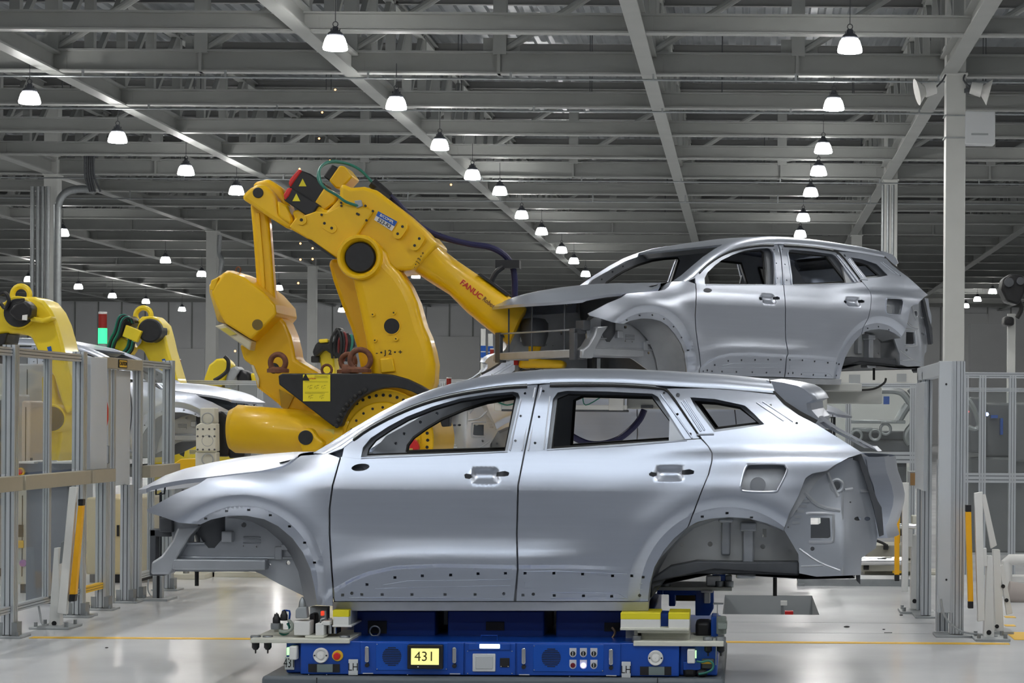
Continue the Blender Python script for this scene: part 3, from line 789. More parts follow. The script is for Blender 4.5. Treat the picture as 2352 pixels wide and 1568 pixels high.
        b = MB(); sheet(b, RWIN_OUT, [RWIN_IN] + [ell(x, y, 3, 3, 8) for x, y in ((1248, 898), (1238, 957), (1229, 1017), (1525, 902), (1556, 951), (1586, 996))], [], fn=lambda x, y: side(x, y, .012), mirror=far, step=12, thick=.02)
        b.build('window_frame', M_STEEL, d, smooth=11)
        b = MB(); sheet(b, [(1538, 950), (1549, 962), (1575, 1009), (1536, 1013)], [], [], fn=lambda x, y: side(x, y, .03), mirror=far, step=12, thick=.02); b.build('corner_plate', M_STEEL_IN, d)
        bt = MB()
        for pl in ([(1205, 1336), (1475, 1340), (1475, 1353), (1205, 1350), (1205, 1336)], [(1265, 1360), (1420, 1362), (1440, 1374), (1265, 1374)], [(1202, 1312), (1270, 1311), (1440, 1318)]):
            v = [side(x, y, .0) for x, y in pl]; bt.tube([mir(q) if far else q for q in v], .0022, 5, 0)
        bt.build('cladding_bead', M_STEEL, d)
        tr = MB(); v = [side(x, y, -.003) for x, y in ((1263, 880), (1340, 879), (1430, 881), (1507, 886))]; tr.tube([mir(q) if far else q for q in v], .006, 6, 3); tr.build('drip_rail', M_CHROME, d)
        tr = MB(); v = [side(x, y, .006) for x, y in ((1263, 886), (1340, 885), (1430, 886), (1507, 891), (1530, 896), (1548, 916), (1610, 1006))]; tr.tube([mir(q) if far else q for q in v], .007, 6, 3); tr.build('rail_gap', M_RUBBER, d)
        # ---- quarter panel
        b = MB(); sheet(b, QUART, [QWIN, FUEL, ell(1557, 907, 5, 5, 10)] + [rect(x, y, 7, 5) for x, y in ((1613, 1186), (1670, 1178), (1726, 1188), (1778, 1213))] + [ell(1770, 930, 3, 3, 8), ell(1830, 971, 3, 3, 8)],
                        [[body_px(*p) for p in arc(RA, 204, 44, 124, 28)], [body_px(*p) for p in arc(RA, 231, 46, 124, 30)], [(1632, 1007), (1700, 996), (1800, 984), (1872, 976)], [(1705, 925), (1760, 930), (1815, 962)], [(1640, 1040), (1750, 1036), (1850, 1036), (1975, 1041)]], mirror=far, step=10)
        qp = b.build('rear_quarter_panel', M_STEEL, car, smooth=11)
        b = MB(); gp = [(1767, 874), (1776, 901), (1801, 928), (1834, 952), (1872, 974)]
        v = [side(x, y, .0) for x, y in gp]; v2 = [side(x + 1 + i * 1.4, y - 3 - i * 1.6, .0) for i, (x, y) in enumerate(gp)]
        b.loft([[mir(q) if far else q for q in (a, c, c + Vector((0, .05, 0)), a + Vector((0, .05, 0)))] for a, c in zip(v, v2)], True); b.build('tailgate_gap', M_RUBBER, qp)
        # pressed ribs on the pillar
        b = MB()
        for pl in ([(1566, 922), (1610, 990)], [(1572, 918), (1618, 988)], [(1738, 924), (1800, 966)], [(1752, 922), (1822, 968)], [(1600, 998), (1640, 997)]):
            v = [side(x, y, -.002) for x, y in pl]; b.tube([mir(q) if far else q for q in v], .006, 6, 0)
        b.build('pressed_rib', M_STEEL, qp)
        b = MB(); v = [side(x, y, -.001) for x, y in FUEL]; v.append(v[0]); b.tube([mir(q) if far else q for q in v], .007, 6, 2); b.build('fuel_opening_lip', M_STEEL, qp)
        b = MB(); sheet(b, [(1706, 1058), (1812, 1058), (1812, 1135), (1696, 1135)], [], [], fn=lambda x, y: side(x, y, .075), mirror=far, step=20); 
        b.build('fuel_pocket', M_STEEL_IN, qp)
        b = MB(); c = side(1741, 1113, .06); c = mir(c) if far else c; b.cyl(c, c + Vector((0, .03, 0)), .045, 18); b.build('filler_neck', M_STEEL_IN, qp)
        # ---- roof rail with windscreen pillar
        secs = []
        for (sx, sy), (lx, ly) in RAIL:
            lo = side(lx, ly, .006); dz = None; row = []
            wu = YC - lo.y; inner = wu - (.10 if sx > 950 else .075)
            up_ = P(sx, sy, YC - inner)
            for t in (0, .12, .3, .5, .7, .85, 1):
                a = t * math.pi / 2
                row.append(Vector((lo.x + (up_.x - lo.x) * t, lo.y + (up_.y - lo.y) * (1 - math.cos(a)), lo.z + (up_.z - lo.z) * math.sin(a))))
            row.append(up_ + Vector((.01, .02, -.03))); row.append(lo + Vector((.02, .07, -.0))); row.append(lo + Vector((0, .02, 0)))
            secs.append([mir(v) for v in row] if far else row)
        b = MB(); b.loft(secs, True); b.f.append(tuple(range(len(secs[0])))); b.mi.append(0); m_ = len(secs[0]) * (len(secs) - 1); b.f.append(tuple(m_ + i for i in range(len(secs[0])))); b.mi.append(0)
        b.build('roof_rail', M_STEEL, car, smooth=40)
        # ---- sill
        b = MB(); sheet(b, [(764, 1382), (1489, 1382), (1489, 1402), (764, 1402)], [], [], mirror=far, step=14, thick=.10, fn=lambda x, y: side(x, y, 0, lambda q, r: .872 - (r - 1380) * .0006)); b.build('rocker_sill', M_STEEL_IN, car)
        # ---- inner side frame seen through gaps and openings
        INN = [(740, 1060), (790, 1005), (872, 962), (1000, 905), (1178, 880), (1430, 872), (1670, 888), (1775, 905), (1870, 975), (1960, 1040), (1880, 1100), (1800, 1212), (1700, 1180), (1600, 1190), (1500, 1300), (1490, 1395), (775, 1395), (740, 1300)]
        H1 = [(842, 1046), (846, 1030), (862, 1010), (899, 985), (938, 963), (997, 939), (1058, 921), (1118, 911), (1176, 905), (1186, 912), (1160, 1036)]
        H2 = [(1266, 1030), (1280, 915), (1305, 904), (1497, 909), (1570, 1009)]
        H3 = [(1594, 920), (1642, 923), (1700, 934), (1745, 973), (1642, 986)]
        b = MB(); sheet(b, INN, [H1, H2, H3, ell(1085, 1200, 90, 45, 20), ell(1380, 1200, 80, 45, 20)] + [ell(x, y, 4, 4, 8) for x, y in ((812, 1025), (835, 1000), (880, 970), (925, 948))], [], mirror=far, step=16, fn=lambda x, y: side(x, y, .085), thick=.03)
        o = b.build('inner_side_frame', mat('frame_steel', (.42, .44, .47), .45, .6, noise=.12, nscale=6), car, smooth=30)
        b = MB()
        for pl, r_ in (([(800, 1046), (822, 1010), (880, 975), (950, 940)], .010), ([(930, 950), (1010, 915), (1110, 893)], .008)):
            v = [side(x, y, .07) for x, y in pl]; b.tube([mir(q) if far else q for q in v], r_, 6, 4)
        b.build('pillar_bead', M_STEEL_IN, o)
        # black sealing band along the openings
        b = MB()
        for hh in (H2, H1, H3):
            v = [side(x, y, .12) for x, y in hh]; v.append(v[0]); b.tube([mir(q) if far else q for q in v], .011, 6, 0)
        b.build('seal', M_RUBBER, o)
        # ---- front wheel housing / apron
        fa = lambda x, y: P(x, y, YC - .62)
        AP = [(392, 1200), (470, 1150), (700, 1130), (745, 1200), (745, 1385), (705, 1372), (640, 1340), (600, 1318), (585, 1312), (395, 1312), (398, 1260)]
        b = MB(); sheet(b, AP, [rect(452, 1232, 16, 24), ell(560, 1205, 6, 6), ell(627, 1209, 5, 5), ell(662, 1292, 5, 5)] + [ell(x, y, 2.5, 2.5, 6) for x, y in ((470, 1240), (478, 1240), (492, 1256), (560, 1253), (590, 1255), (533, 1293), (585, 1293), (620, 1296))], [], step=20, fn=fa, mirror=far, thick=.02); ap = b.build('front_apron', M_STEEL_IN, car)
        b = MB()
        def bx(x0, y0, x1, y1, w0, w1):
            a = P(x0, y1, YC - w0); c = P(x1, y0, YC - w0); y0_, y1_ = YC - w0, YC - w1
            if far: y0_, y1_ = 2 * YC - y0_, 2 * YC - y1_
            b.box((a.x, y0_, a.z), (c.x, y1_, c.z))
        bx(395, 1285, 610, 1308, .70, .60); bx(395, 1278, 680, 1283, .64, .60)
        b.build('front_rail', M_STEEL_IN, ap, bevel=.008)
        b = MB(); bx(508, 1220, 533, 1245, .67, .60); bx(630, 1255, 648, 1285, .65, .60); bx(645, 1250, 670, 1263, .65, .6); bx(422, 1245, 470, 1250, .65, .6)
        for y in (1232, 1238, 1245): bx(558, y, 598, y + 3, .63, .60)
        b.build('bracket', M_STEEL_IN, ap, bevel=.006)
        b = MB()   # inner rear half of the arch: liner sheet from the arch edge inwards
        s1 = [(545, 1183), (575, 1185), (607, 1192), (639, 1208), (672, 1236), (696, 1269), (713, 1306), (723, 1351), (729, 1389)]
        sec = []
        for (x, y) in s1:
            p = side(x, y, .01); sec.append([p, p + Vector((-.03, .10, -.01)), P(x - 28, y + 6, YC - .64)])
        sec = [[mir(v) for v in q] for q in sec] if far else sec
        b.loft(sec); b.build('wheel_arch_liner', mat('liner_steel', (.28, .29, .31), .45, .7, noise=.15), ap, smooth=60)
        b = MB()
        pl = [P(x, y, YC - .66) for x, y in ((412, 1210), (400, 1240), (375, 1275), (352, 1290), (350, 1318), (395, 1318), (410, 1280), (440, 1230), (462, 1206))]
        v = [(p.x, p.z) for p in pl]; y0, y1 = YC - .70, YC - .58
        if far: y0, y1 = 2 * YC - y0, 2 * YC - y1
        b.prism(v, min(y0, y1), max(y0, y1)); b.build('front_strut', M_STEEL_IN, ap, bevel=.012)
        # radiator support upright
        b = MB(); bx(343, 1215, 358, 1322, .62, .54); bx(343, 1215, 392, 1232, .62, .54); bx(366, 1188, 396, 1222, .66, .54); bx(350, 1290, 378, 1322, .66, .58); b.build('radiator_upright', M_STEEL_DK, car, bevel=.006)
        # ---- rear wheel housing
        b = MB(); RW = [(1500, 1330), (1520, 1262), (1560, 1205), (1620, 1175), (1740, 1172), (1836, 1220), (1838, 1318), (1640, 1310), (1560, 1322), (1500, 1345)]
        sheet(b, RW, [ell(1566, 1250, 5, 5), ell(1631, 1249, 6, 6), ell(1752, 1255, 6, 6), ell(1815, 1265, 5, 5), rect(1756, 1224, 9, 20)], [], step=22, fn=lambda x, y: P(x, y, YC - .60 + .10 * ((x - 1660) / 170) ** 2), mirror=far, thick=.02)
        rw = b.build('rear_wheelhouse', mat('brightened_inner_steel', (.80, .81, .81), .42, .25, noise=.1, nscale=5), car)  # colour brightened in place of light reflected off the floor
        b = MB(); bx(1656, 1192, 1678, 1275, .66, .60); bx(1650, 1190, 1684, 1200, .68, .6); bx(1706, 1205, 1732, 1312, .68, .60); bx(1700, 1200, 1738, 1220, .69, .6); bx(1690, 1300, 1736, 1328, .70, .60)
        b.build('wheelhouse_bracket', M_STEEL_IN, rw, bevel=.01)
        b = MB()
        v = [(p.x, p.z) for p in (P(x, y, YC - .72) for x, y in ((1495, 1330), (1540, 1300), (1600, 1288), (1690, 1290), (1835, 1290), (1835, 1322), (1700, 1318), (1600, 1318), (1530, 1330), (1495, 1375)))]
        y0, y1 = YC - .72, YC - .58
        if far: y0, y1 = 2 * YC - y0, 2 * YC - y1
        b.prism(v, min(y0, y1), max(y0, y1)); b.build('rear_rail', M_STEEL_DK, rw, bevel=.008)
        b = MB(); sec = []
        for (x, y) in ((1493, 1338), (1503, 1302), (1524, 1265), (1548, 1236), (1582, 1209), (1630, 1191), (1672, 1187), (1720, 1190), (1760, 1201), (1799, 1218)):
            p = side(x, y, .01); sec.append([p, p + Vector((.0, .12, -.006)), P(x + (12 if x < 1650 else 0), y + 4, YC - .62)])
        sec = [[mir(v) for v in q] for q in sec] if far else sec
        b.loft(sec); b.build('rear_arch_liner', M_STEEL_IN, rw, smooth=60)
        # ---- tail corner (inner panel behind the missing bumper and lamp)
        TL = [(1850, 1100), (1866, 1089), (1899, 1083), (1915, 1071), (1948, 1053), (1973, 1048), (1989, 1106), (2005, 1167), (2016, 1225), (2012, 1258), (1979, 1281), (1977, 1320), (1875, 1324), (1836, 1316), (1834, 1273), (1809, 1230), (1801, 1217), (1815, 1179), (1835, 1138)]
        def tf(x, y): return P(x, y, YC - (.795 - .10 * sstep(1930, 2010, x) + .03 * math.cos((x - 1800) / 45) * math.cos((y - 1100) / 60)))
        b = MB(); sheet(b, TL, [[(1862, 1189), (1906, 1189), (1908, 1232), (1902, 1236), (1862, 1236)], ell(1970, 1191, 8, 5, 10), ell(1992, 1191, 7, 5, 10), ell(1922, 1115, 9, 10, 12), ell(1866, 1260, 5, 5)] + [ell(x, y, 2, 2, 6) for x, y in ((1864, 1097), (1848, 1133), (1829, 1171), (1810, 1210), (1953, 1153), (2010, 1140))], [], step=13, fn=tf, mirror=far, thick=.02)
        tl = b.build('tail_corner_panel', mat('tail_steel', (.50, .53, .58), .36, .65, noise=.08, nscale=5), car, smooth=40)
        b = MB()
        for pl, r_ in (([(1852, 1180), (1862, 1178), (1910, 1180), (1914, 1190), (1914, 1234), (1906, 1244), (1858, 1244)], .010), ([(1935, 1130), (1935, 1320)], .008), ([(1848, 1130), (1880, 1160), (1930, 1172)], .012), ([(1840, 1300), (1890, 1298)], .006), ([(1836, 1260), (1880, 1290), (1930, 1310)], .007),
                       ([(1900, 1085), (1915, 1120), (1925, 1140)], .012), ([(1940, 1125), (1958, 1122)], .010), ([(1975, 1127), (1998, 1127)], .010)):
            v = [tf(x, y) for x, y in pl]; b.tube([mir(q) if far else q for q in v], r_, 6, 3)
        b2 = MB(); c = tf(1922, 1115); c = mir(c) if far else c; b2.torus(c, (0, 1, 0), .036, .010, 22, 8); b2.build('hole_rim', M_STEEL_IN, tl)
        for x0, y0 in ((1840, 1150), (1834, 1162), (1828, 1174), (1822, 1186), (1818, 1200)):
            p = tf(x0 + 10, y0); p = mir(p) if far else p; b.box(p - Vector((.022, .006, .007)), p + Vector((.022, .006, .007)))
        b.build('pressed_bead', M_STEEL_IN, tl)
        # dark tailgate aperture flange
        FLG = [(1948, 1052), (1978, 1042), (1992, 1075), (2004, 1120), (2016, 1150), (2025, 1165), (2028, 1200), (2030, 1228), (2020, 1232), (2008, 1170), (1990, 1110), (1973, 1060)]
        b = MB(); sheet(b, FLG, [], [], step=18, fn=lambda x, y: P(x, y, YC - .745), mirror=far, thick=.05); b.build('tail_flange', M_STEEL_DK, tl)
    # ---- roof skin, between the two rails
    secs = []
    for (sx, sy), (lx, ly) in RAIL[5:]:
        lo = side(lx, ly, .006); wu = YC - lo.y - (.10 if sx > 950 else .075); e = P(sx, sy, YC - wu); row = []
        fwd = -.13 * (1 - sstep(990, 1200, sx))
        for t in (-1, -.93, -.8, -.6, -.3, 0, .3, .6, .8, .93, 1):
            row.append(Vector((e.x + fwd * (1 - t * t), YC + t * wu, e.z - .004 + (.022 + fwd * .30) * (1 - t * t))))
        secs.append(row)
    b = MB(); b.loft(secs); n = len(b.v); b.loft([[v - Vector((0, 0, .02)) for v in r] for r in secs]); b.build('roof_panel', M_STEEL, car, smooth=40)
    b = MB(); h = secs[0]; b.loft([h, [v + Vector((.10, 0, -.05)) for v in h], [v + Vector((.14, 0, -.02)) for v in h]]); b.build('windscreen_header', M_STEEL_IN, car)
    # rear spoiler
    SPO = [(1767, 873), (1809, 879), (1840, 886), (1854, 893), (1868, 905), (1875, 918), (1860, 926), (1862, 942), (1878, 960), (1875, 972), (1836, 950), (1803, 927), (1786, 905)]
    b = MB(); secs = []
    for t in (-1, -.97, -.85, -.5, 0, .5, .85, .97, 1):
        wv = .665 if abs(t) > .96 else .665; row = []
        for (x, y) in SPO:
            p = P(x, y, YC - .66); row.append(Vector((p.x + .10 * (1 - t * t) - (.02 if abs(t) == 1 else 0), YC + t * wv, p.z + .02 * (1 - t * t))))
        secs.append(row)
    b.loft(secs, True); n = len(SPO); b.f.append(tuple(range(n))); b.mi.append(0); m_ = n * (len(secs) - 1); b.f.append(tuple(range(m_, m_ + n))); b.mi.append(0)
    b.build('rear_spoiler', M_STEEL, car, smooth=30)
    # ---- tailgate shell
    PR = [(1878, 955), (1915, 983), (1956, 1004), (1997, 1026), (2016, 1036), (2028, 1049), (2034, 1085), (2045, 1115), (2050, 1140), (2048, 1160), (2038, 1195), (2030, 1212), (2036, 1236)]
    WT = [.62, .64, .66, .68, .69, .70, .70, .70, .69, .68, .66, .64, .62]
    for nm, lo_, hi_, mm in (('tailgate_window_frame', 0, 5, M_STEEL), ('tailgate', 5, 13, M_STEEL)):
        secs = []
        for (x, y), wv in list(zip(PR, WT))[lo_:hi_]:
            row = []
            for t in (-1, -.96, -.85, -.6, -.3, 0, .3, .6, .85, .96, 1):
                p = P(x, y, YC - wv); row.append(Vector((p.x + .12 * (1 - t * t) - (.10 if abs(t) == 1 and lo_ else 0), YC + t * wv, p.z)))
            if lo_ == 0: row = row[:3] + row[-3:]
            secs.append(row)
        b = MB()
        if lo_ == 0:
            b.loft([r[:3] for r in secs]); b.loft([r[3:] for r in secs]); b.loft([secs[-1], [v + Vector((-.03, 0, .03)) for v in secs[-1]]])
            n_ = list(b.v); b.loft([[v + Vector((-.05, 0, -.05)) for v in r[:3]] for r in secs]); b.loft([[v + Vector((-.05, 0, -.05)) for v in r[3:]] for r in secs])
        else:
            b.loft(secs); b.loft([[v + Vector((-.04, 0, 0)) for v in r] for r in secs])
        b.build(nm, mm, car, smooth=40)
    # ---- bonnet
    TOP = [(298, 1124), (321, 1114), (362, 1091), (402, 1077), (464, 1063), (525, 1052), (586, 1044), (640, 1040), (688, 1040)]
    SEAM = [(336, 1122), (348, 1116), (385, 1108), (425, 1101), (480, 1095), (545, 1087), (600, 1081), (650, 1070), (684, 1048)]
    WS = [.72, .735, .745, .755, .77, .78, .775, .755, .70]
    secs = []
    for (tx, ty), (sx, sy), ws in zip(TOP, SEAM, WS):
        e = P(sx, sy, YC - ws); c = P(tx, ty, YC - ws * .5); row = []
        for t in (-1, -.985, -.93, -.8, -.6, -.4, -.2, 0, .2, .4, .6, .8, .93, .985, 1):
            a = abs(t); f = (1 - a ** 3.2); row.append(Vector((e.x + (c.x - e.x) * (1 - a * a), YC + t * ws, e.z + (c.z - e.z) * f)))
        secs.append(row)
    b = MB(); b.loft(secs); low = [[v - Vector((0, 0, .025)) for v in r] for r in secs]; b.loft(low); n = len(secs[0]); N = len(secs) * n
    for i in range(n - 1): b.f.append((i, i + 1, N + i + 1, N + i)); b.mi.append(0)
    for i in range(len(secs) - 1):
        for e in (0, n - 1): b.f.append((i * n + e, (i + 1) * n + e, N + (i + 1) * n + e, N + i * n + e)); b.mi.append(0)
    hood = b.build('bonnet', M_STEEL, car, smooth=35)
    b = MB(); p = P(366, 1122, YC - .5); b.tube([p + Vector((-.02, 0, .02)), p + Vector((-.02, 0, -.035)), p + Vector((.03, 0, -.03)), p + Vector((.035, 0, .025))], .006, 6, 0); b.build('latch_loop', M_STEEL_DK, hood)
    # ---- cross parts: firewall, cowl, floor, radiator support, cross beams
    def cross(nm, pts, wv, m, thick=.03):
        b = MB(); q = [P(x, y, YC - wv) for x, y in pts]; q = [Vector((v.x, YC, v.z)) for v in q]
        s0 = [[v + Vector((0, t * wv, 0)) for v in q] for t in (-1, 1)]; b.loft(s0); b.loft([[v + Vector((thick * .3, 0, -thick)) for v in r] for r in s0])
        return b.build(nm, m, car, smooth=30)
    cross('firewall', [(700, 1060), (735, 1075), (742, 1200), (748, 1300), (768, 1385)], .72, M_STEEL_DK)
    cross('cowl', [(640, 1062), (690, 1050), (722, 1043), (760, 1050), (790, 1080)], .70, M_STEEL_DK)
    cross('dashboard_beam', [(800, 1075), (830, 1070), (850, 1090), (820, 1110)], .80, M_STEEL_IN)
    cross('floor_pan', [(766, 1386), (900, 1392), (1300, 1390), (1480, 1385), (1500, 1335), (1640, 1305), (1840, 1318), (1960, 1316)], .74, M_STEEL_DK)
    cross('parcel_bar', [(1600, 1012), (1640, 1005), (1650, 1018)], .74, M_STEEL_IN)
    cross('rear_header', [(1760, 882), (1800, 900), (1790, 915)], .60, M_STEEL_IN)
    cross('rear_panel', [(1960, 1165), (1985, 1215), (1966, 1275), (1960, 1316)], .66, M_STEEL_IN)
    for x0, y0, x1, y1, wv, nm in ((348, 1216, 356, 1222, .60, 'radiator_crossbar'), (346, 1286, 376, 1312, .60, 'lower_crossbar')):
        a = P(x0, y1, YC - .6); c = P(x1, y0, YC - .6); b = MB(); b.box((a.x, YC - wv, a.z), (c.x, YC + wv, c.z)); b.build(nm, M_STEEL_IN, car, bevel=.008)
    b = MB(); a = P(352, 1218, YC - .6); c = P(352, 1300, YC - .6)
    for yy in (-.45, .05, .42): b.cyl((a.x, YC + yy, a.z + .22), (c.x, YC + yy, c.z), .008, 8)
    b.build('grille_rod', M_STEEL_DK, car)
    b = MB()
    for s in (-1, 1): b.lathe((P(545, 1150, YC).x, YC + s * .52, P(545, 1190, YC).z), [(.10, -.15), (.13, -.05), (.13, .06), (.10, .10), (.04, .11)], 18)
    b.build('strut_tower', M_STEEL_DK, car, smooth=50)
    b = MB()
    for x, y0, y1 in ((452, 1312, 1345), (1780, 1320, 1368)): p = P(x, y0, YC - .55); q = P(x, y1, YC - .55); b.cyl(p, q, .012, 8)
    b.build('drain_tube', M_RUBBER, car)
    b = MB(); p = [P(x, y, YC - .7) for x, y in ((1966, 1300), (1976, 1318), (1976, 1342), (1968, 1334))]; b.prism([(v.x, v.z) for v in p], YC - .7, YC - .6); b.build('tow_tab', M_STEEL_DK, car)
    return car
car1 = build_car()
tag(car1, 'large bare metal car body in front, standing on the blue carrier')
# fit of the second body
car2 = copy_tree(car1)
tag(car2, 'bare metal car body raised in the air by the yellow robot, nose angled towards us')
import numpy as np
def fit_body():
    near = [(780, 1051), (764, 1391), (1203, 1040), (1180, 1379), (1609, 1008), (1636, 1040), (828, 1073), (1755, 1097), (1118, 1092), (1545, 1087), (545, 1162), (1660, 1165), (337, 1172), (1981, 1040), (1487, 1391)]
    far = [(1585, 652), (1597, 852), (1794, 656), (1796, 868), (1976, 647), (2001, 669), (1616, 669), (2058, 702), (1768, 686), (1962, 693), (1487, 726), (2025, 749), (1366, 720), (2124, 679), (1938, 875)]
    L = [list(side(x, y) - car1.location) for x, y in near]
    v = side(719, 1040) - car1.location; L.append([v.x, .62, v.z]); far.append((1329, 656))
    v = P(350, 1255, YC - .58) - car1.location; L += [[v.x, -.58, v.z], [v.x, .58, v.z]]; far += [(1312, 786), (1150, 789)]
    L = np.array(L); T = np.array(far, float)
    def proj(p):
        from mathutils import Euler
        R = np.array(Euler((p[3], p[4], p[5])).to_matrix()); Wd = L @ R.T + np.array(p[:3])
        u = Wd[:, 0] / Wd[:, 1] * FP; v = (HC - Wd[:, 2]) / Wd[:, 1] * FP
        return np.stack([CX + u * cr - v * sr, CY + u * sr + v * cr], 1)
    p = np.array([.3, 20.5, 1.95, 0, 0, .5]); lam = 1.0
    def res(p): return (proj(p) - T).ravel()
    r = res(p)
    for _ in range(200):
        J = np.stack([(res(p + np.eye(6)[k] * 1e-5) - r) / 1e-5 for k in range(6)], 1)
        st = np.linalg.solve(J.T @ J + lam * np.diag(np.diag(J.T @ J)), -J.T @ r); r2 = res(p + st)
        if r2 @ r2 < r @ r: p, r, lam = p + st, r2, lam * .5
        else: lam *= 2
    return p, r
p2, r2 = fit_body()
open('/tmp/fit.txt','w').write(str(p2)+str(np.abs(r2).reshape(-1, 2).round(0).tolist()))
car2.location = p2[:3]; car2.rotation_euler = p2[3:]
# ================================================================== the big yellow robot
def z4(pts): return [(440 + x / 2.904, 340 + y / 2.904) for x, y in pts]
def z5(pts): return [(440 + x / 2.94, 740 + y / 2.94) for x, y in pts]
YR = 19.2
def V4(x, y, Y=YR): return P(440 + x / 2.904, 340 + y / 2.904, Y)
def V5(x, y, Y=YR): return P(440 + x / 2.94, 740 + y / 2.94, Y)
U = YR / FP      # metres per photo pixel
def super_loft(b, pairs, Y, n=20):
    """pairs: (top point, bottom point, half depth, exponent): rounded-box sections swept along an arm"""
    secs = []
    for (a, c, hd, ex) in pairs:
        m = (a + c) / 2; h = (a - c) / 2; row = []
        for i in range(n):
            t = 2 * math.pi * i / n; cs, sn = math.cos(t), math.sin(t)
            u = math.copysign(abs(cs) ** (2 / ex), cs); v = math.copysign(abs(sn) ** (2 / ex), sn)
            row.append(m + h * u + Vector((0, Y - m.y + hd * v, 0)))
        secs.append(row)
    b.loft(secs, True); b.f.append(tuple(range(n))); b.mi.append(0); k = n * (len(secs) - 1); b.f.append(tuple(range(k + n - 1, k - 1, -1))); b.mi.append(0)
bot = thing('industrial_robot', (P(905, 1010, YR).x, YR, 0), 'huge yellow robot arm holding the raised car body', 'robot')
# pedestal on the floor
c = V5(1350, 790)
b = MB(); b.lathe((c.x, YR + .5, 0), [(.62, 0), (.62, .05), (.5, .08), (.46, c.z - .45), (.52, c.z - .40)], 32); b.box((c.x - .8, YR - .3, 0), (c.x + .8, YR + 1.3, .05))
b.build('pedestal', M_YEL, bot, bevel=.01)
# base disc with bolts
b = MB(); r = 335 / 2.94 * U
b.cyl((c.x, YR - .45, c.z), (c.x, YR + .9, c.z), r, 64); b.cyl((c.x, YR - .475, c.z), (c.x, YR - .4, c.z), r * .75, 64)
base = b.build('turning_base', M_YEL, bot, bevel=.012)
b = MB()
for i in range(40):
    t = 2 * math.pi * i / 40
    for rr, s in ((.88, .011), (.64, .009)):
        if rr == .64 and i % 2: continue
        x, z = c.x + r * rr * math.cos(t), c.z + r * rr * math.sin(t); yy = YR - (.455 if rr > .8 else .48); b.cyl((x, yy, z), (x, yy + .05, z), s * 1.35, 8)
b.build('base_bolts', M_BLACK, base)
b = MB(); b.pprism(z5([(1415, 790), (1525, 790), (1525, 895), (1415, 895)]), YR - .60, YR - .45); bx_ = b.build('plug_box', M_YEL, base, bevel=.01)
h = V5(1483, 842, YR - .62); b = MB(); b.cyl((h.x, YR - .62, h.z), (h.x, YR - .70, h.z), 62 / 2.94 * U, 8); b.build('red_cap', M_RED, bx_, bevel=.01)
b = MB(); b.box((h.x - .027, YR - .703, h.z - .03), (h.x + .027, YR - .70, h.z - .01)); b.build('cap_label', M_BRASS, bx_)
# lower arm
b = MB(); b.pprism(z4([(1040, 740), (1060, 690), (1110, 640), (1180, 615), (1250, 640), (1300, 690), (1322, 760), (1390, 830), (1450, 920), (1500, 1030), (1530, 1140), (1545, 1190), (1575, 1255), (1603, 1350), (1620, 1440), (1612, 1568), (1560, 1700), (1300, 1700), (1220, 1600), (1190, 1500), (1170, 1400), (1150, 1260), (1128, 1150), (1100, 1010), (1068, 880)]), YR - .40, YR + .02)
la = b.build('lower_arm', M_YEL, bot, bevel=.085, segs=5, smooth=50)
b = MB(); b.pprism(z4([(920, 735), (985, 740), (1100, 800), (1180, 900), (1230, 1300), (1250, 1600), (1150, 1600), (1110, 1390), (1100, 1330), (1060, 1200), (1000, 1050), (940, 880), (914, 780)]), YR + .15, YR + .50)
b.build('lower_arm_plate', M_YEL, bot, bevel=.04, segs=3)
p = V4(1335, 1187, YR - .41); b = MB(); b.cyl((p.x, YR - .408, p.z), (p.x, YR - .1, p.z), 51 / 2.904 * U, 28); b.build('dark_arm_hole', M_BLACK, la)  # black plug stands in for the shade inside the through hole
b = MB(); b.ring((p.x, YR - .412, p.z), (0, 1, 0), 51 / 2.904 * U, 57 / 2.904 * U, .03); b.build('hole_rim', M_YEL, la)
for x, y in ((1210, 1110), (1350, 1098), (1225, 1282), (1365, 1272)):
    q = V4(x, y, YR - .40); b = MB(); b.cyl((q.x, YR - .39, q.z), (q.x, YR - .425, q.z), 17 / 2.904 * U, 16, 14 / 2.904 * U); b.cur = 1; b.cyl((q.x, YR - .424, q.z), (q.x, YR - .428, q.z), 5 / 2.904 * U, 10); b.build('boss', [M_YEL, M_BLACK], la)
b = MB(); b.pprism(z4([(1255, 1405), (1340, 1398), (1358, 1490), (1262, 1500)]), YR - .43, YR - .38); b.build('pad', M_YEL, la, bevel=.01)
q = V4(1317, 1363, YR - .405); text('axis_mark', '- • J 2 • +', q, .058, M_INK, la, .03, .001, bold=True, sx=1.1)
# elbow joint
p = V4(1180, 752, YR); b = MB(); k = U / 2.904
b.lathe((p.x, YR, p.z), [(100 * k, -.40), (118 * k, -.46), (124 * k, -.475), (140 * k, -.475), (147 * k, -.45), (148 * k, -.2)], 48, 'Y', cap=False)
el = b.build('elbow_ring', M_YEL, bot, smooth=40)
b = MB(); b.lathe((p.x, YR, p.z), [(0.001, -.435), (92 * k, -.435), (97 * k, -.428), (102 * k, -.40)], 40, 'Y'); b.build('elbow_cover', M_BLACKM, el, smooth=40)
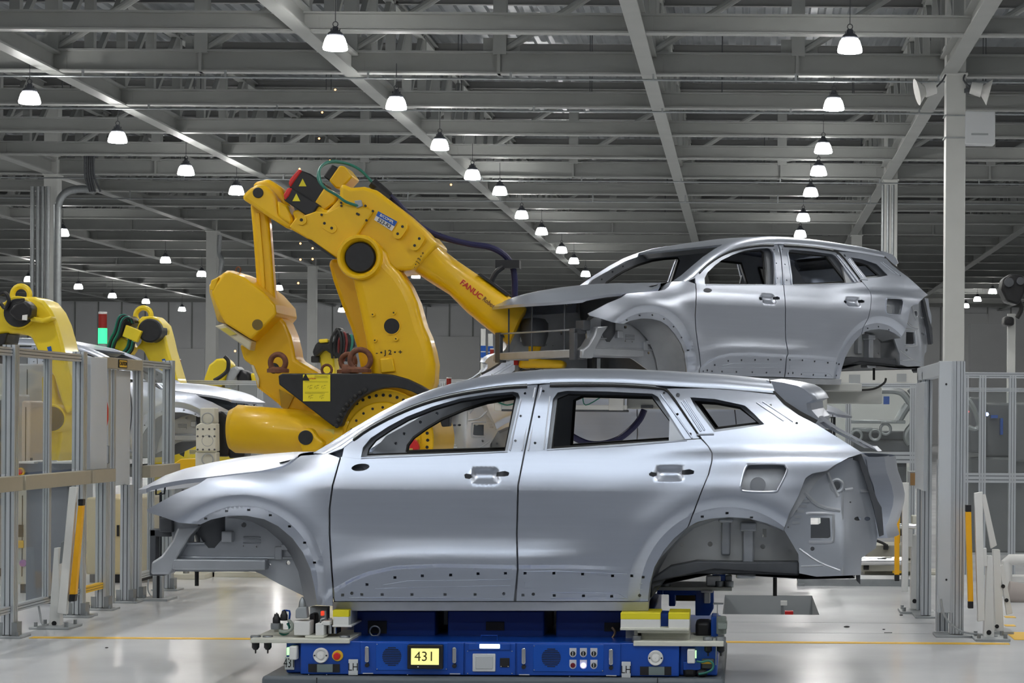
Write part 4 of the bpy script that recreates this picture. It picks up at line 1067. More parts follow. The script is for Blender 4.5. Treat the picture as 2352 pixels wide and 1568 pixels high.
# upper arm casting + forearm
CAST = [(985, 262), (1000, 232), (1060, 262), (1150, 255), (1232, 280), (1440, 440), (1560, 548), (1640, 640), (1480, 812), (1390, 815), (1300, 830), (1080, 800), (1030, 780), (960, 735), (780, 610), (645, 532), (690, 470), (660, 420), (830, 375), (900, 420), (985, 330)]
b = MB(); b.pprism(z4(CAST), YR - .33, YR + .42); ua = b.build('upper_arm', M_YEL, bot, bevel=.045, segs=4, smooth=45)
b = MB(); b.pprism(z4([(1008, 372), (1120, 375), (1215, 418), (1100, 590), (1030, 760), (960, 730), (780, 608), (650, 525), (690, 470), (830, 420), (900, 430)]), YR - .37, YR - .30); b.build('side_plate', M_YEL, ua, bevel=.012)
pr = [((1560, 545), (1380, 818), .33, 5), ((1640, 635), (1475, 815), .30, 4), ((1700, 695), (1580, 890), .25, 3), ((1770, 750), (1720, 978), .20, 2.4), ((1900, 838), (1835, 1095), .19, 2.1), ((2050, 942), (1950, 1190), .19, 2), ((2230, 1065), (2120, 1320), .19, 2)]
b = MB(); super_loft(b, [(V4(*a, YR), V4(*c_, YR), hd, ex) for a, c_, hd, ex in pr], YR + .03, 28)
fa_ = b.build('forearm', M_YEL, bot, smooth=60)
b = MB(); b.pprism(z4([(1910, 838), (1930, 836), (2120, 975), (2100, 985)]), YR - .06, YR + .1); b.build('rubber_strip', M_BLACK, fa_)
a = V4(1866, 944, YR - .165); text('lettering', 'FANUC', a, .072, M_REDINK, fa_, -.66, .004, bold=True)
a = V4(1982, 1030, YR - .163); text('lettering', 'Robot', a, .062, mat('dark_red_ink', (.12, .04, .03), .6), fa_, -.66, .004, sx=.8)
# bosses and slots
for x, y, x2, y2 in ((1376, 572, 1408, 524), (1489, 650, 1520, 604), (888, 502, 936, 534)):
    A, B_ = V4(x, y, YR - .375), V4(x2, y2, YR - .375); b = MB(); d = (B_ - A).normalized(); nrm = Vector((-d.z, 0, d.x)) * .045; pl = []
    for i in range(9): t = math.pi * i / 8; pl.append(B_ + nrm * math.cos(t) + d * .045 * math.sin(t))
    for i in range(9): t = math.pi * i / 8; pl.append(A - nrm * math.cos(t) - d * .045 * math.sin(t))
    b.prism([(v.x, v.z) for v in pl], YR - .385, YR - .32); b.cur = 1
    for v in (A, B_): b.cyl((v.x, YR - .388, v.z), (v.x, YR - .37, v.z), .013, 10)
    b.build('slot_boss', [M_YEL, M_BLACK], ua)
for x, y in ((735, 480),):
    q = V4(x, y, YR - .375); b = MB(); b.cyl((q.x, YR - .36, q.z), (q.x, YR - .39, q.z), .045, 16); b.cur = 1; b.cyl((q.x, YR - .389, q.z), (q.x, YR - .393, q.z), .015, 10); b.build('boss', [M_YEL, M_BLACK], ua)
b = MB()
for x, y in ((998, 365), (1000, 385), (1105, 438), (1115, 443), (1167, 482), (1210, 420), (868, 445), (1160, 385), (990, 772), (1010, 775), (1020, 782)):
    q = V4(x, y, YR - .37); b.cyl((q.x, YR - .38, q.z), (q.x, YR - .36, q.z), .011, 8)
b.build('small_bolts', M_BLACK, ua)
b = MB(); b.pprism(z4([(770, 606), (800, 612), (968, 738), (950, 738), (790, 632)]), YR - .385, YR - .36); b.build('slot', M_BLACK, ua)
q = V4(1516, 745, YR - .336); text('axis_mark', '- • J 3 • +', q, .045, M_INK, ua, 1.0, .001)
# name plate
sg = MB(); q4 = [(1245, 420), (1372, 490), (1335, 553), (1217, 478)]; sg.pprism(z4(q4), YR - .348, YR - .334); s_ = sg.build('name_plate', M_WHITE, ua)
sg = MB(); sg.pprism(z4([(1245, 420), (1372, 490), (1353, 522), (1231, 450)]), YR - .351, YR - .348); sg.build('blue_band', mat('sign_blue', (.01, .09, .42), .5), s_)
text('lettering', 'B/COMPL', V4(1302, 471, YR - .353), .034, M_WHITE, s_, -.515, .001, bold=True)
text('lettering', '523-R2', V4(1285, 503, YR - .350), .046, M_INK, s_, -.515, .001, bold=True)
# lever head and rod
b = MB(); b.pprism(z4([(330, 335), (350, 300), (392, 262), (440, 242), (490, 246), (535, 290), (570, 345), (580, 440), (690, 500), (650, 545), (500, 452), (395, 378)]), YR - .28, YR - .06)
lh = b.build('lever_head', M_YEL, bot, bevel=.035, segs=4, smooth=45)
b = MB(); b.pprism(z4([(400, 240), (432, 222), (510, 203), (600, 265), (620, 300), (660, 400), (700, 490), (600, 500), (480, 420)]), YR + .0, YR + .22); b.build('rear_lug', M_YEL, lh, bevel=.035, segs=3)
b = MB(); b.pprism(z4([(568, 348), (640, 383), (676, 482), (655, 512), (578, 452)]), YR - .30, YR - .1); b.build('facet_block', M_YEL, lh, bevel=.02)
q = V4(444, 298, YR - .28); b = MB(); b.cyl((q.x, YR - .29, q.z), (q.x, YR + .1, q.z), 35 * k, 28); b.build('lever_pin', M_BLACKM, lh, bevel=.006)
b = MB(); b.pprism(z4([(388, 372), (440, 330), (505, 440), (517, 500), (546, 900), (562, 1060), (480, 1060), (430, 900), (405, 560)]), YR - .08, YR + .06)
rod = b.build('linkage_rod', M_YEL, bot, bevel=.03, segs=3)
b = MB(); b.pprism(z4([(430, 430), (452, 430), (490, 900), (486, 1000), (478, 1000), (462, 900)]), YR - .10, YR - .05); b.build('rod_rib', M_YEL, rod, bevel=.01)
# counterweight
back = [(85, 905), (115, 868), (205, 807), (245, 808), (350, 850), (480, 948), (562, 1040), (572, 1110), (470, 1215), (395, 1285), (215, 1172), (140, 1150), (85, 950)]
front = [(135, 960), (150, 925), (215, 835), (250, 825), (350, 862), (478, 960), (555, 1045), (565, 1108), (468, 1208), (396, 1276), (222, 1165), (190, 1100), (140, 985)]
b = MB(); F_ = [V4(x, y, YR - .30) for x, y in front]; G_ = [V4(x, y, YR - .30) for x, y in back]
G2 = [Vector((v.x, YR - .12, v.z)) for v in G_]; G3 = [Vector((v.x, YR + .55, v.z)) for v in G_]
b.loft([F_, G2, G3], True); n = len(F_); b.f += [tuple(range(n)), tuple(range(3 * n - 1, 2 * n - 1, -1))]; b.mi += [0, 0]
cw = b.build('counterweight', M_YEL, bot, bevel=.018, segs=3, smooth=30)
b = MB(); b.pprism(z4([(152, 1186), (215, 1170), (400, 1283), (388, 1352), (318, 1300)]), YR - .24, YR + .3); b.build('counterweight_lip', mat('cream_lip', (.62, .58, .42), .4), cw, bevel=.015)
b = MB(); b.pprism(z4([(190, 1205), (235, 1196), (300, 1240), (255, 1250)]), YR - .255, YR - .235); b.build('lip_slot', M_BRASS, cw)
b = MB(); b.pprism(z4([(130, 880), (180, 858), (150, 950), (118, 945)]), YR - .30, YR - .1); b.build('lifting_notch', M_YEL, cw, bevel=.01)
q = V4(440, 1177, YR - .3); b = MB(); b.cyl((q.x, YR - .307, q.z), (q.x, YR - .2, q.z), 35 * k, 28); b.build('cover_disc', mat('olive_disc', (.16, .11, .02), .45), cw)
for x, y, s in ((312, 812, 20), (478, 905, 18)):
    q = V4(x, y, YR); b = MB(); b.torus((q.x, YR, q.z), (.5, 1, 0), s * k, 5 * k, 16, 8); b.cyl((q.x, YR, q.z - s * k), (q.x - .01, YR, q.z - s * 2.2 * k), 6 * k, 8); b.build('small_eyebolt', M_RUST, cw)
b = MB(); b.pprism(z5([(320, 150), (400, 128), (545, 0), (575, -60), (630, 0), (668, 90), (690, 180), (700, 250), (870, 350), (1060, 480), (1080, 700), (960, 700), (850, 632), (620, 588), (575, 545), (440, 440), (405, 290), (350, 255)]), YR - .05, YR + .35)
cl = b.build('counter_link', M_YEL, bot, bevel=.03, segs=3)
b = MB(); b.pprism(z5([(590, 452), (690, 500), (650, 582), (605, 575)]), YR - .07, YR - .03); b.build('link_pocket', mat('pocket_shade_yellow', (.42, .26, .01), .45), cl)  # darker copy of the robot yellow paints shade into the pocket
q = V5(556, 310, YR - .05); b = MB(); b.cyl((q.x, YR - .06, q.z), (q.x, YR + .1, q.z), 36 / 2.94 * U, 24); b.build('link_pin', M_BLACKM, cl, bevel=.005)
b = MB(); b.pprism(z5([(400, 285), (418, 290), (455, 380), (452, 440), (440, 400)]), YR - .08, YR + .1); b.build('link_edge', mat('cream_lip', (1, 1, 1)), cl)
# black cover plate
arcp = [(1350 + 350 * math.cos(math.radians(t)), 790 - 350 * math.sin(math.radians(t))) for t in range(20, 166, 6)]
pl = [(1000, 705), (955, 702), (590, 420), (585, 360), (612, 345), (1250, 345), (1350, 352), (1450, 380), (1540, 422), (1615, 468), (1740, 600), (1742, 702), (1690, 706)] + arcp
b = MB(); b.pprism(z5(pl), YR - .62, YR - .47); cp = b.build('black_cover', M_BLACKM, bot, bevel=.012, segs=3)
b = MB(); b.pprism(z5([(752, 352), (936, 352), (936, 533), (752, 533)]), YR - .626, YR - .618); st = b.build('warning_sticker', mat('sticker_yellow', (.85, .70, .02), .45), cp)
q = V5(770, 372, YR - .627); b = MB(); b.prism([(q.x - .035, q.z - .028), (q.x + .035, q.z - .028), (q.x, q.z + .035)], YR - .629, YR - .626); b.build('triangle', M_INK, st)
text('sticker_words', 'CAUTION', V5(808, 380, YR - .627), .018, M_REDINK, st, 0, .001, bold=True)
b = MB()
for x0, y0, x1 in ((830, 360, 925), (830, 367, 915), (830, 374, 925), (765, 470, 925), (765, 478, 900), (765, 400, 920)): b.pprism(z5([(x0, y0), (x1, y0), (x1, y0 + 2), (x0, y0 + 2)]), YR - .6275, YR - .626)
for x, y in ((800, 438), (845, 438), (892, 438), (805, 505), (880, 505)):
    for dx, dy, w_, h_ in ((-14, -8, 12, 14), (2, -14, 14, 8), (-4, 4, 18, 8)): b.pprism(z5([(x + dx, y + dy), (x + dx + w_, y + dy), (x + dx + w_, y + dy + 2), (x + dx + 2, y + dy + 2), (x + dx + 2, y + dy + h_), (x + dx, y + dy + h_)]), YR - .6275, YR - .626)
b.build('sticker_print', mat('sticker_ink', (.25, .20, .01), .6), st)
b = MB()
for t in range(118, 168, 6): x, y = 1350 + 378 * math.cos(math.radians(t)), 790 - 378 * math.sin(math.radians(t)); q = V5(x, y, YR - .62); b.sphere((q.x, YR - .63, q.z), .022, 8, 6)
b.build('cable_chain', M_RUBBER, cp)
for x, y, R_ in ((653, 280, 18.5), (1196, 262, 23), (1070, 268, 17)):
    q = V5(x, y, YR); b = MB(); Yq = YR - .42 if R_ > 18 else YR - .1
    b.torus((q.x, Yq, q.z), (.25 if R_ < 22 else 0, 1, 0), R_ * U, 6.2 * U, 28, 12); z0 = V5(x, 346, YR).z; b.lathe((q.x, Yq, z0), [(.10, 0), (.10, .03), (.05, .05), (.04, q.z - z0 - (R_ - 3) * U)], 14); b.build('lifting_eyebolt', M_RUST, cp)
b = MB(); q = V5(1115, 335, YR); b.cyl((q.x - .05, YR - .4, q.z), (q.x + .07, YR - .4, q.z), .06, 12); b.torus((V5(975, 325).x, YR - .42, V5(975, 328).z), (0, 1, 0), .045, .012, 14, 6); b.build('shackle', M_RUST, cp)
# motor drum
b = MB(); prs = [((248, 640), (248, 800), .10, 2), ((262, 590), (262, 855), .18, 2), ((300, 570), (285, 872), .21, 2), ((318, 556), (300, 882), .225, 2), ((600, 580), (600, 892), .225, 2), ((860, 605), (860, 905), .22, 2), ((1050, 640), (1050, 900), .2, 2)]
super_loft(b, [(V5(*a, YR - .3), V5(*c_, YR - .3), hd, ex) for a, c_, hd, ex in prs], YR - .3, 36); dr = b.build('drum_housing', M_YEL, bot, smooth=45)
b = MB(); b.pprism(z5([(722, 770), (735, 735), (765, 712), (815, 715), (850, 770), (900, 810), (850, 880), (740, 880)]), YR - .60, YR - .3); b.build('drum_lug', M_YEL, dr, bevel=.03, segs=3)
q = V5(771, 778, YR - .6); b = MB(); b.cyl((q.x, YR - .615, q.z), (q.x, YR - .4, q.z), 48 / 2.94 * U, 28); b.build('drum_pin', M_BLACKM, dr, bevel=.006)
b = MB(); b.pprism(z5([(892, 722), (962, 722), (962, 792), (892, 792)]), YR - .505, YR - .50); b.build('drum_sticker', M_BRASS, dr)
b = MB(); b.pprism(z5([(850, 700), (1060, 640), (1120, 760), (1060, 905), (880, 905)]), YR - .47, YR + .1); b.build('drum_neck', M_YEL, dr, bevel=.04, segs=3)
# wrist motors
def motor(body, cap, flange, y0, y1, tri):
    b = MB(); b.pprism(z4(body), y0, y1); m_ = b.build('wrist_motor', M_BLACK, ua, bevel=.012)
    if cap: b = MB(); b.pprism(z4(cap), y0 - .01, y1 + .01); b.build('motor_cap', M_RED, m_, bevel=.012)
    if flange: b = MB(); b.pprism(z4(flange), y0 - .03, y1 + .03); b.build('motor_flange', M_YEL, m_, bevel=.015)
    if tri: q = V4(tri[0], tri[1], y0); b = MB(); b.prism([(q.x - .035, q.z - .03), (q.x + .035, q.z - .03), (q.x, q.z + .04)], y0 - .004, y0 + .002); b.build('warning_triangle', M_YTAG, m_)
motor([(725, 145), (790, 170), (890, 240), (870, 330), (815, 385), (650, 262), (665, 225)], [(655, 205), (712, 138), (738, 150), (690, 215), (660, 262), (645, 235)], [(815, 370), (890, 255), (975, 312), (960, 360), (870, 430), (820, 395)], YR - .20, YR + .12, (741, 233))
motor([(640, 285), (668, 262), (850, 378), (790, 468), (612, 345)], [(610, 312), (640, 262), (672, 268), (648, 320), (622, 348)], None, YR - .36, YR - .205, (699, 332))
motor([(878, 190), (935, 108), (982, 132), (922, 222)], None, [(915, 215), (985, 115), (1020, 120), (1075, 190), (1000, 270), (960, 268)], YR + .1, YR + .4, None)
b = MB()
for d in (0, .03): b.tube([V4(1215, 240, YR + d), V4(1130, 150, YR + d), V4(1040, 105, YR), V4(930, 88 + d * 200, YR - .1), V4(860, 130, YR - .25 - d), V4(845 + d * 300, 200, YR - .42), V4(885, 262, YR - .44 - d), V4(965, 312, YR - .42), V4(1030, 358, YR - .40 - d), V4(1110, 385, YR - .39)], .013, 8, 6)
b.build('motor_cable', M_GREENC, ua)
b = MB(); b.pprism(z4([(1085, 350), (1130, 345), (1140, 385), (1100, 400)]), YR - .40, YR - .36); b.build('cable_plug', M_GREYP, ua, bevel=.006)
hose = MB(); hose.tube([V4(x, y, YR - .05 + .02 * i) for i, (x, y) in enumerate(((1235, 258), (1290, 295), (1365, 360), (1450, 450), (1560, 545), (1700, 603), (1850, 640), (1990, 662), (2085, 712), (2140, 790), (2155, 880), (2156, 985), (2170, 1100)))], .029, 10, 6)
hb = hose.build('navy_hose', M_NAVY, bot)
b = MB(); p = V4(1250, 268, YR - .05); b.cyl(p - Vector((.06, 0, -.05)), p + Vector((.09, 0, -.08)), .05, 14); b.pprism(z4([(1215, 270), (1235, 262), (1330, 325), (1320, 340)]), YR - .12, YR + .08); b.build('hose_clamp', M_BLACK, hb)
b = MB(); b.tube([V4(2000, 890, YR), V4(2030, 830, YR), V4(2080, 790, YR)], .025, 8, 4); p = V4(2105, 778, YR + .1); b.box(p - Vector((.10, .08, .035)), p + Vector((.12, .08, .04))); b.build('hose_bracket', M_BLACK, hb)
b = MB(); b.pprism([(1195, 752), (1232, 766), (1242, 794), (1234, 824), (1296, 827), (1296, 845), (1188, 845), (1200, 800)], 19.35, 19.85); wr = b.build('wrist', M_YEL, bot, bevel=.04, segs=3)
b = MB(); b.pprism([(1200, 850), (1280, 850), (1280, 890), (1200, 890)], 19.4, 19.8); b.build('tool_flange', M_GALV, wr, bevel=.01)
# ---------------- gripper under the raised body
YG = 20.2
gr = thing('lifting_gripper', (P(1560, 930, YG).x, YG, P(1560, 945, YG).z), 'pale grey gripper frame holding the raised car body from below', 'gripper')
b = MB(); b.pbox(1150, 906, 1440, 914, YG - .8, YG - .7); b.pbox(1150, 930, 1440, 941, YG - .8, YG - .7); b.pbox(1135, 904, 1152, 943, YG - .82, YG - .6); b.pbox(1398, 906, 1432, 942, YG - .82, YG - .6); b.build('ladder_frame', M_WHITE, gr, bevel=.006)
b = MB(); b.pbox(1440, 905, 1900, 938, YG - .5, YG + .5); b.pbox(1870, 888, 2026, 926, YG + .2, YG + .6); b.pbox(1560, 880, 1980, 896, YG - .2, YG + 1.2); b.build('main_beam', mat('gripper_paint', (.45, .46, .44), .45, 0, noise=.05), gr, bevel=.01)
b = MB(); b.pbox(1472, 930, 1500, 937, YG - .52, YG - .5); b.pbox(1152, 941, 1440, 944, YG - .8, YG - .5); b.build('slot', M_STEEL_DK, gr)
b = MB()
for x in (1187, 1222, 1375): b.pbox(x - 5, 822, x + 5, 905, YG - .75, YG - .65); b.pbox(x - 14, 895, x + 14, 905, YG - .8, YG - .6)
b.build('support_post', M_GALV, gr, bevel=.005)
b = MB(); b.pbox(1195, 880, 1300, 896, YG - .8, YG + .3); b.build('tool_plate', M_GALV, gr, bevel=.01)
b = MB(); b.pbox(1180, 820, 1190, 838, YG - .8, YG - .7); b.pbox(1217, 818, 1226, 828, YG - .8, YG - .7); b.build('red_sensor', M_REDINK, gr)
b = MB(); b.tube([P(x, y, YG - .85) for x, y in ((1140, 921), (1165, 930), (1200, 922), (1240, 926), (1290, 915), (1330, 905))], .008, 6, 5); b.tube([P(x, y, YG - .9) for x, y in ((1300, 905), (1312, 935), (1335, 900), (1345, 930), (1390, 905))], .006, 6, 5); b.build('loose_wire', M_GREENC, gr)
b = MB(); b.tube([P(x, y, YG + .15) for x, y in ((2035, 868), (2030, 880), (2005, 893), (1960, 896), (1930, 894), (1890, 893))], .012, 6, 5); b.build('loose_cable', M_RUBBER, gr)
h2 = MB(); h2.tube([P(x, y, YG - .3) for x, y in ((1296, 985), (1315, 1002), (1350, 1018), (1385, 1019), (1420, 1008), (1450, 985), (1470, 962), (1480, 940))], .032, 10, 5)
tag(h2.build('drooping_hose', M_NAVY), 'dark blue hose drooping behind the rear door window opening', 'hose')
# ================================================================== blue carrier under the front body
YA = 11.95
def p6(x, y): return (560 + x / 4.2, 1340 + y / 4.2)
def p7(x, y): return (1120 + x / 3.92, 1300 + y / 3.92)
def B6(b, x0, y0, x1, y1, Y0, Y1): a = p6(x0, y0); c = p6(x1, y1); b.pbox(a[0], a[1], c[0], c[1], Y0, Y1); return b
def B7(b, x0, y0, x1, y1, Y0, Y1): a = p7(x0, y0); c = p7(x1, y1); b.pbox(a[0], a[1], c[0], c[1], Y0, Y1); return b
agv = thing('transport_carrier', (P(1150, 1500, YA).x, YC, 0), 'blue automated carrier with lit 431 screen under the front car body', 'carrier')
zt = P(1150, 1474, YA).z; zb = P(1150, 1551, YA).z
xl, xr = P(652, 1500, YA).x, P(1648, 1500, YA).x
def apart(fn, name, m, bevel=0, parent=None, **k):
    b = MB(); fn(b); return b.build(name, m, parent or agv, bevel=bevel, **k)
apart(lambda b: b.box((P(690, 1500, YA).x, YA, zb), (P(1560, 1500, YA).x, YA + 1.9, zt)), 'chassis', M_BLUE, .006)
apart(lambda b: b.box((xl, YA + .06, zb), (P(690, 1500, YA).x, YA + 1.85, zt - .01)), 'end_housing', M_BLUE, .01)
apart(lambda b: b.box((P(1560, 1500, YA).x, YA + .05, zb), (xr, YA + 1.85, zt - .01)), 'end_housing', M_BLUE, .01)
sk = apart(lambda b: (b.box((P(606, 1500, YA).x, YA - .06, .03), (xr + .04, YA + 2.0, zb - .004)), b.box((P(630, 1500, YA).x, YA + .1, .0), (xr, YA + 1.8, .1))), 'bumper_skirt', mat('skirt_grey', (.10, .115, .13), .5), .02)
b = MB()
for x in (727, 1510): b.pbox(x - 1, 1556, x + 1, 1600, YA - .064, YA - .05)
b.build('skirt_seam', M_INK, sk)
# front facing panels
for x0, x1, nm in ((828, 1065, 'front_panel'), (1068, 1184, 'front_panel'), (1187, 1425, 'front_panel')):
    y0 = 1473 + (x0 - 830) * .007
    apart(lambda b: b.pbox(x0, y0 + 2, x1, y0 + 75, YA - .012, YA), nm, M_BLUE, .004)
for x0, y0, x1, y1 in ((863, 1476, 1028, 1539), (1224, 1480, 1387, 1542)):
    apart(lambda b: b.pbox(x0, y0, x1, y1, YA - .016, YA - .004), 'inset_panel', mat('blue_inset', (.003, .07, .40), .4), .003)
# speaker grilles
for (cx_, cy_) in ((900, 1507), (1266, 1510)):
    c = P(cx_, cy_, YA - .017); b = MB(); r = 22 / FP * YA
    for i in range(11):
        z = -r + (i + .5) * 2 * r / 11; h = math.sqrt(max(0, r * r - z * z)); b.box((c.x - h, YA - .019, c.z + z - .0022), (c.x + h, YA - .015, c.z + z + .0022))
    b.build('speaker_slots', M_INK, agv)
# screen
scr = apart(lambda b: b.pbox(935, 1481, 1017, 1536, YA - .05, YA), 'display', M_BLACK, .006)
apart(lambda b: b.pbox(944, 1489, 1008, 1526, YA - .053, YA - .049), 'display_glass', mat('lit_yellow_screen', (.5, .5, .2), .3, emit=(1, .93, .32), estr=1.0), parent=scr)
text('digits', '431', P(975, 1508, YA - .0545), .078, mat('screen_digits', (.05, .045, .005), .6), scr, 0, .0006)
apart(lambda b: b.pcyl(960, 1531, 1.5, YA - .053, YA - .045, 8), 'display_led', M_WHITE, parent=scr)
# latch handles
for x, y in ((845, 1501), (1045, 1503), (1204, 1505), (1404, 1507)):
    b = MB(); c = P(x, y, YA); pl = [(c.x + .012 * math.cos(t) * 1.0, c.z + (.035 if math.sin(t) > 0 else -.035) + .012 * math.sin(t)) for t in [2 * math.pi * i / 20 for i in range(20)]]
    b.prism(pl, YA - .035, YA - .012); h = b.build('latch_handle', M_CHROME, agv, bevel=.004)
    b = MB(); b.cyl((c.x, YA - .03, c.z - .062), (c.x, YA - .01, c.z - .062), .012, 14); b.build('latch_lock', M_BLACK, h)
# plates
for x, y, t, w_, hh, sx in ((665, 1523, '431', 22, 29, .62), (811, 1532, 'LH', 22, 36, .8), (1438, 1538, 'LH', 21, 37, .8)):
    yy = YA - .02 if x > 700 else YA + .045
    pl = apart(lambda b: b.pbox(x - w_ / 2, y - hh / 2, x + w_ / 2, y + hh / 2, yy, yy + .012), 'number_plate', mat('plate_grey', (.55, .57, .58), .5), .002)
    text('plate_letters', t, P(x, y, yy - .001), .062 if t == 'LH' else .075, M_INK, pl, 0, .0006, sx=sx)
# round sensors, stop button
for x, y in ((738, 1504), (1506, 1510)):
    c = P(x, y, YA); b = MB(); b.lathe((c.x, YA, c.z), [(.043, -.001), (.044, -.018), (.040, -.024), (.030, -.020), (.026, -.014), (.022, -.022), (.018, -.026), (.001, -.027)], 28, 'Y', cap=False); o = b.build('round_sensor', M_WHITE, agv, smooth=40)
    b = MB()
    for s in (-.034, .034): b.cyl((c.x + s, YA - .025, c.z), (c.x + s, YA - .018, c.z), .005, 8)
    b.build('sensor_screw', M_BLACK, o)
c = P(776, 1505, YA); b = MB(); b.lathe((c.x, YA, c.z), [(.031, 0), (.031, -.012), (.027, -.016), (.001, -.016)], 24, 'Y'); o = b.build('stop_surround', M_TAPE, agv)
b = MB(); b.lathe((c.x, YA, c.z), [(.012, -.016), (.012, -.022), (.020, -.024), (.020, -.036), (.016, -.040), (.001, -.041)], 20, 'Y'); b.build('stop_button', M_RED, o)
for x0, y0, x1, y1 in ((708, 1525, 780, 1543), (1470, 1531, 1542, 1550)):
    o = apart(lambda b: b.pbox(x0, y0, x1, y1, YA - .006, YA), 'socket_recess', M_INK)
    apart(lambda b: b.pbox(x0 + 20, y0, x1 - 16, y1, YA - .009, YA), 'socket_cover', mat('socket_grey', (.16, .20, .20), .4), parent=o)
# centre unit
o = apart(lambda b: b.pbox(1076, 1477, 1172, 1492, YA - .022, YA), 'light_bar_housing', M_BLUE, .004)
apart(lambda b: b.pbox(1101, 1479, 1148, 1489, YA - .028, YA - .018), 'status_light', mat('white_green_light', (.8, .9, .85), .4, emit=(.80, 1, .88), estr=2.2), .004, o)
o = apart(lambda b: b.pbox(1085, 1501, 1138, 1542, YA - .022, YA), 'socket_plate', mat('plate_grey', (1, 1, 1)), .005)
apart(lambda b: b.pbox(1092, 1507, 1132, 1536, YA - .026, YA - .015), 'socket_flap', mat('flap_grey', (.45, .47, .48), .5), .003, o)
o = apart(lambda b: b.pbox(1148, 1511, 1170, 1532, YA - .020, YA), 'black_port', M_BLACK, .003)
b = MB()
for x in (1151, 1167): b.pcyl(x, 1530, 1.5, YA - .023, YA - .016, 8)
b.build('port_screw', M_CHROME, o)
# selector switches
for i, x in enumerate((1316, 1340, 1364)):
    for j, y in enumerate((1499, 1526)):
        c = P(x, y, YA - .016); b = MB(); pl = [(c.x - .020, c.z + .028), (c.x + .020, c.z + .028)] + [(c.x + .020 * math.cos(t), c.z - .004 - .020 * math.sin(t)) for t in [math.pi * k_ / 10 for k_ in range(11)]]
        b.prism(pl, YA - .019, YA - .012); o = b.build('switch_plate', mat('switch_plate', (.55, .56, .60), .45), agv)
        b = MB(); b.lathe((c.x, YA - .018, c.z - .003), [(.014, 0), (.014, -.006), (.010, -.006), (.010, -.012), (.001, -.012)], 18, 'Y')
        m = [[M_BLACK, mat('dark_red_button', (.16, .01, .02), .4)], [M_BLACK, mat('violet_lit_button', (.3, .3, .8), .4, emit=(.55, .5, 1), estr=6)], [M_BLACK, M_BLACK]][i][j]
        b.build('switch_knob', m, o)
        b = MB(); b.box((c.x - .003, YA - .034, c.z - .013), (c.x + .003, YA - .028, c.z + .009)); 
        if m is M_BLACK: b.build('knob_grip', M_GREYP, o)
b = MB()
for x, y in ((845, 1546), (1045, 1547), (1204, 1549), (1404, 1551)):
    b.pbox(x - 12, y - 1, x + 12, y + 1, YA - .014, YA - .010)
b.build('small_text_strip', mat('plate_grey', (1, 1, 1)), agv)
b = MB()
for x, y in ((709, 1549), (750, 1549), (936, 1549), (1308, 1553), (1494, 1556), (1535, 1557), (866, 1479), (866, 1536), (1025, 1536), (1227, 1483), (1227, 1538), (1384, 1540), (1074, 1546), (1176, 1546), (1074, 1495), (1176, 1495)):
    b.pcyl(x, y, 1.3, YA - .02, YA - .005, 8)
b.build('panel_screws', M_CHROME, agv)
# deep blue tanks behind
for x0, x1 in ((812, 1000), (1028, 1250), (1277, 1500)):
    o = apart(lambda b: b.pbox(x0, 1403, x1, 1472, YA + .35, YA + 1.6), 'body_block', M_BLUED, .008)
apart(lambda b: b.pbox(1000, 1402, 1028, 1434, YA + .7, YA + 1.2), 'duct', M_GALV)
apart(lambda b: (b.pbox(1250, 1404, 1272, 1436, YA + .9, YA + 1.0)), 'perforated_plate', M_BLUED)
for x0, y0, x1, y1 in ((845, 1426, 888, 1454), (1116, 1428, 1158, 1447), (1388, 1430, 1424, 1449)): apart(lambda b: b.pbox(x0, y0, x1, y1, YA + .34, YA + .352), 'black_opening', M_INK)
c = P(861, 1449, YA + .3); apart(lambda b: b.torus(c, (0, 1, 0), .030, .006, 20, 8), 'ring_handle', M_GALV)
c = P(1405, 1452, YA + .3); apart(lambda b: b.tube([c + Vector((0, 0, -.04)), c + Vector((.02, 0, 0)), c + Vector((0, 0, .03))], .008, 8, 5), 'hook', mat('bronze', (.3, .2, .12), .4, .8))
apart(lambda b: b.tube([P(1105, 1478, YA + .1), P(1105, 1459, YA + .1), P(1142, 1459, YA + .1), P(1142, 1478, YA + .1)], .004, 6, 0), 'wire_guard', M_BLUE)
# left deck with locating units
dk = apart(lambda b: b.pbox(575, 1467, 803, 1476, YA - .02, YA + .5), 'deck_plate', M_CREAM, .004)
for x, y in ((587, 1466), (615, 1466), (792, 1466)):
    apart(lambda b: b.lathe(P(x, y, YA + .06), [(.028, -.02), (.03, .012), (.028, .018), (.001, .018)], 18), 'round_foot', M_GALV, parent=dk)
    apart(lambda b: b.lathe(P(x, y + 20, YA + .06), [(.004, -.035), (.005, -.015), (.012, -.014), (.022, .0), (.022, .025)], 14), 'cable_gland', M_BLACK, parent=dk)
o = apart(lambda b: B6(b, 482, 365, 635, 498, YA + .03, YA + .15), 'locating_block', M_WHITE, .004, dk)
apart(lambda b: b.pprism([p6(*q) for q in ((497, 335), (497, 255), (520, 228), (600, 225), (612, 335))], YA + .05, YA + .12), 'locating_pin', M_GREYP, .006, dk)
apart(lambda b: b.lathe(P(*p6(563, 225), YA + .085), [(.022, -.01), (.018, .03), (.012, .045), (.004, .058), (.001, .06)], 18), 'pin_tip', M_GALV, parent=dk)
apart(lambda b: B6(b, 630, 290, 690, 480, YA + .15, YA + .25), 'dark_actuator', M_BLACK, .01, dk)
apart(lambda b: (B6(b, 690, 385, 772, 500, YA + .02, YA + .12), B6(b, 748, 365, 830, 400, YA + .02, YA + .12)), 'stepped_block', M_WHITE, .003, dk)
apart(lambda b: (B6(b, 590, 505, 772, 524, YA + .0, YA + .2)), 'base_strip', M_CREAM, .002, dk)
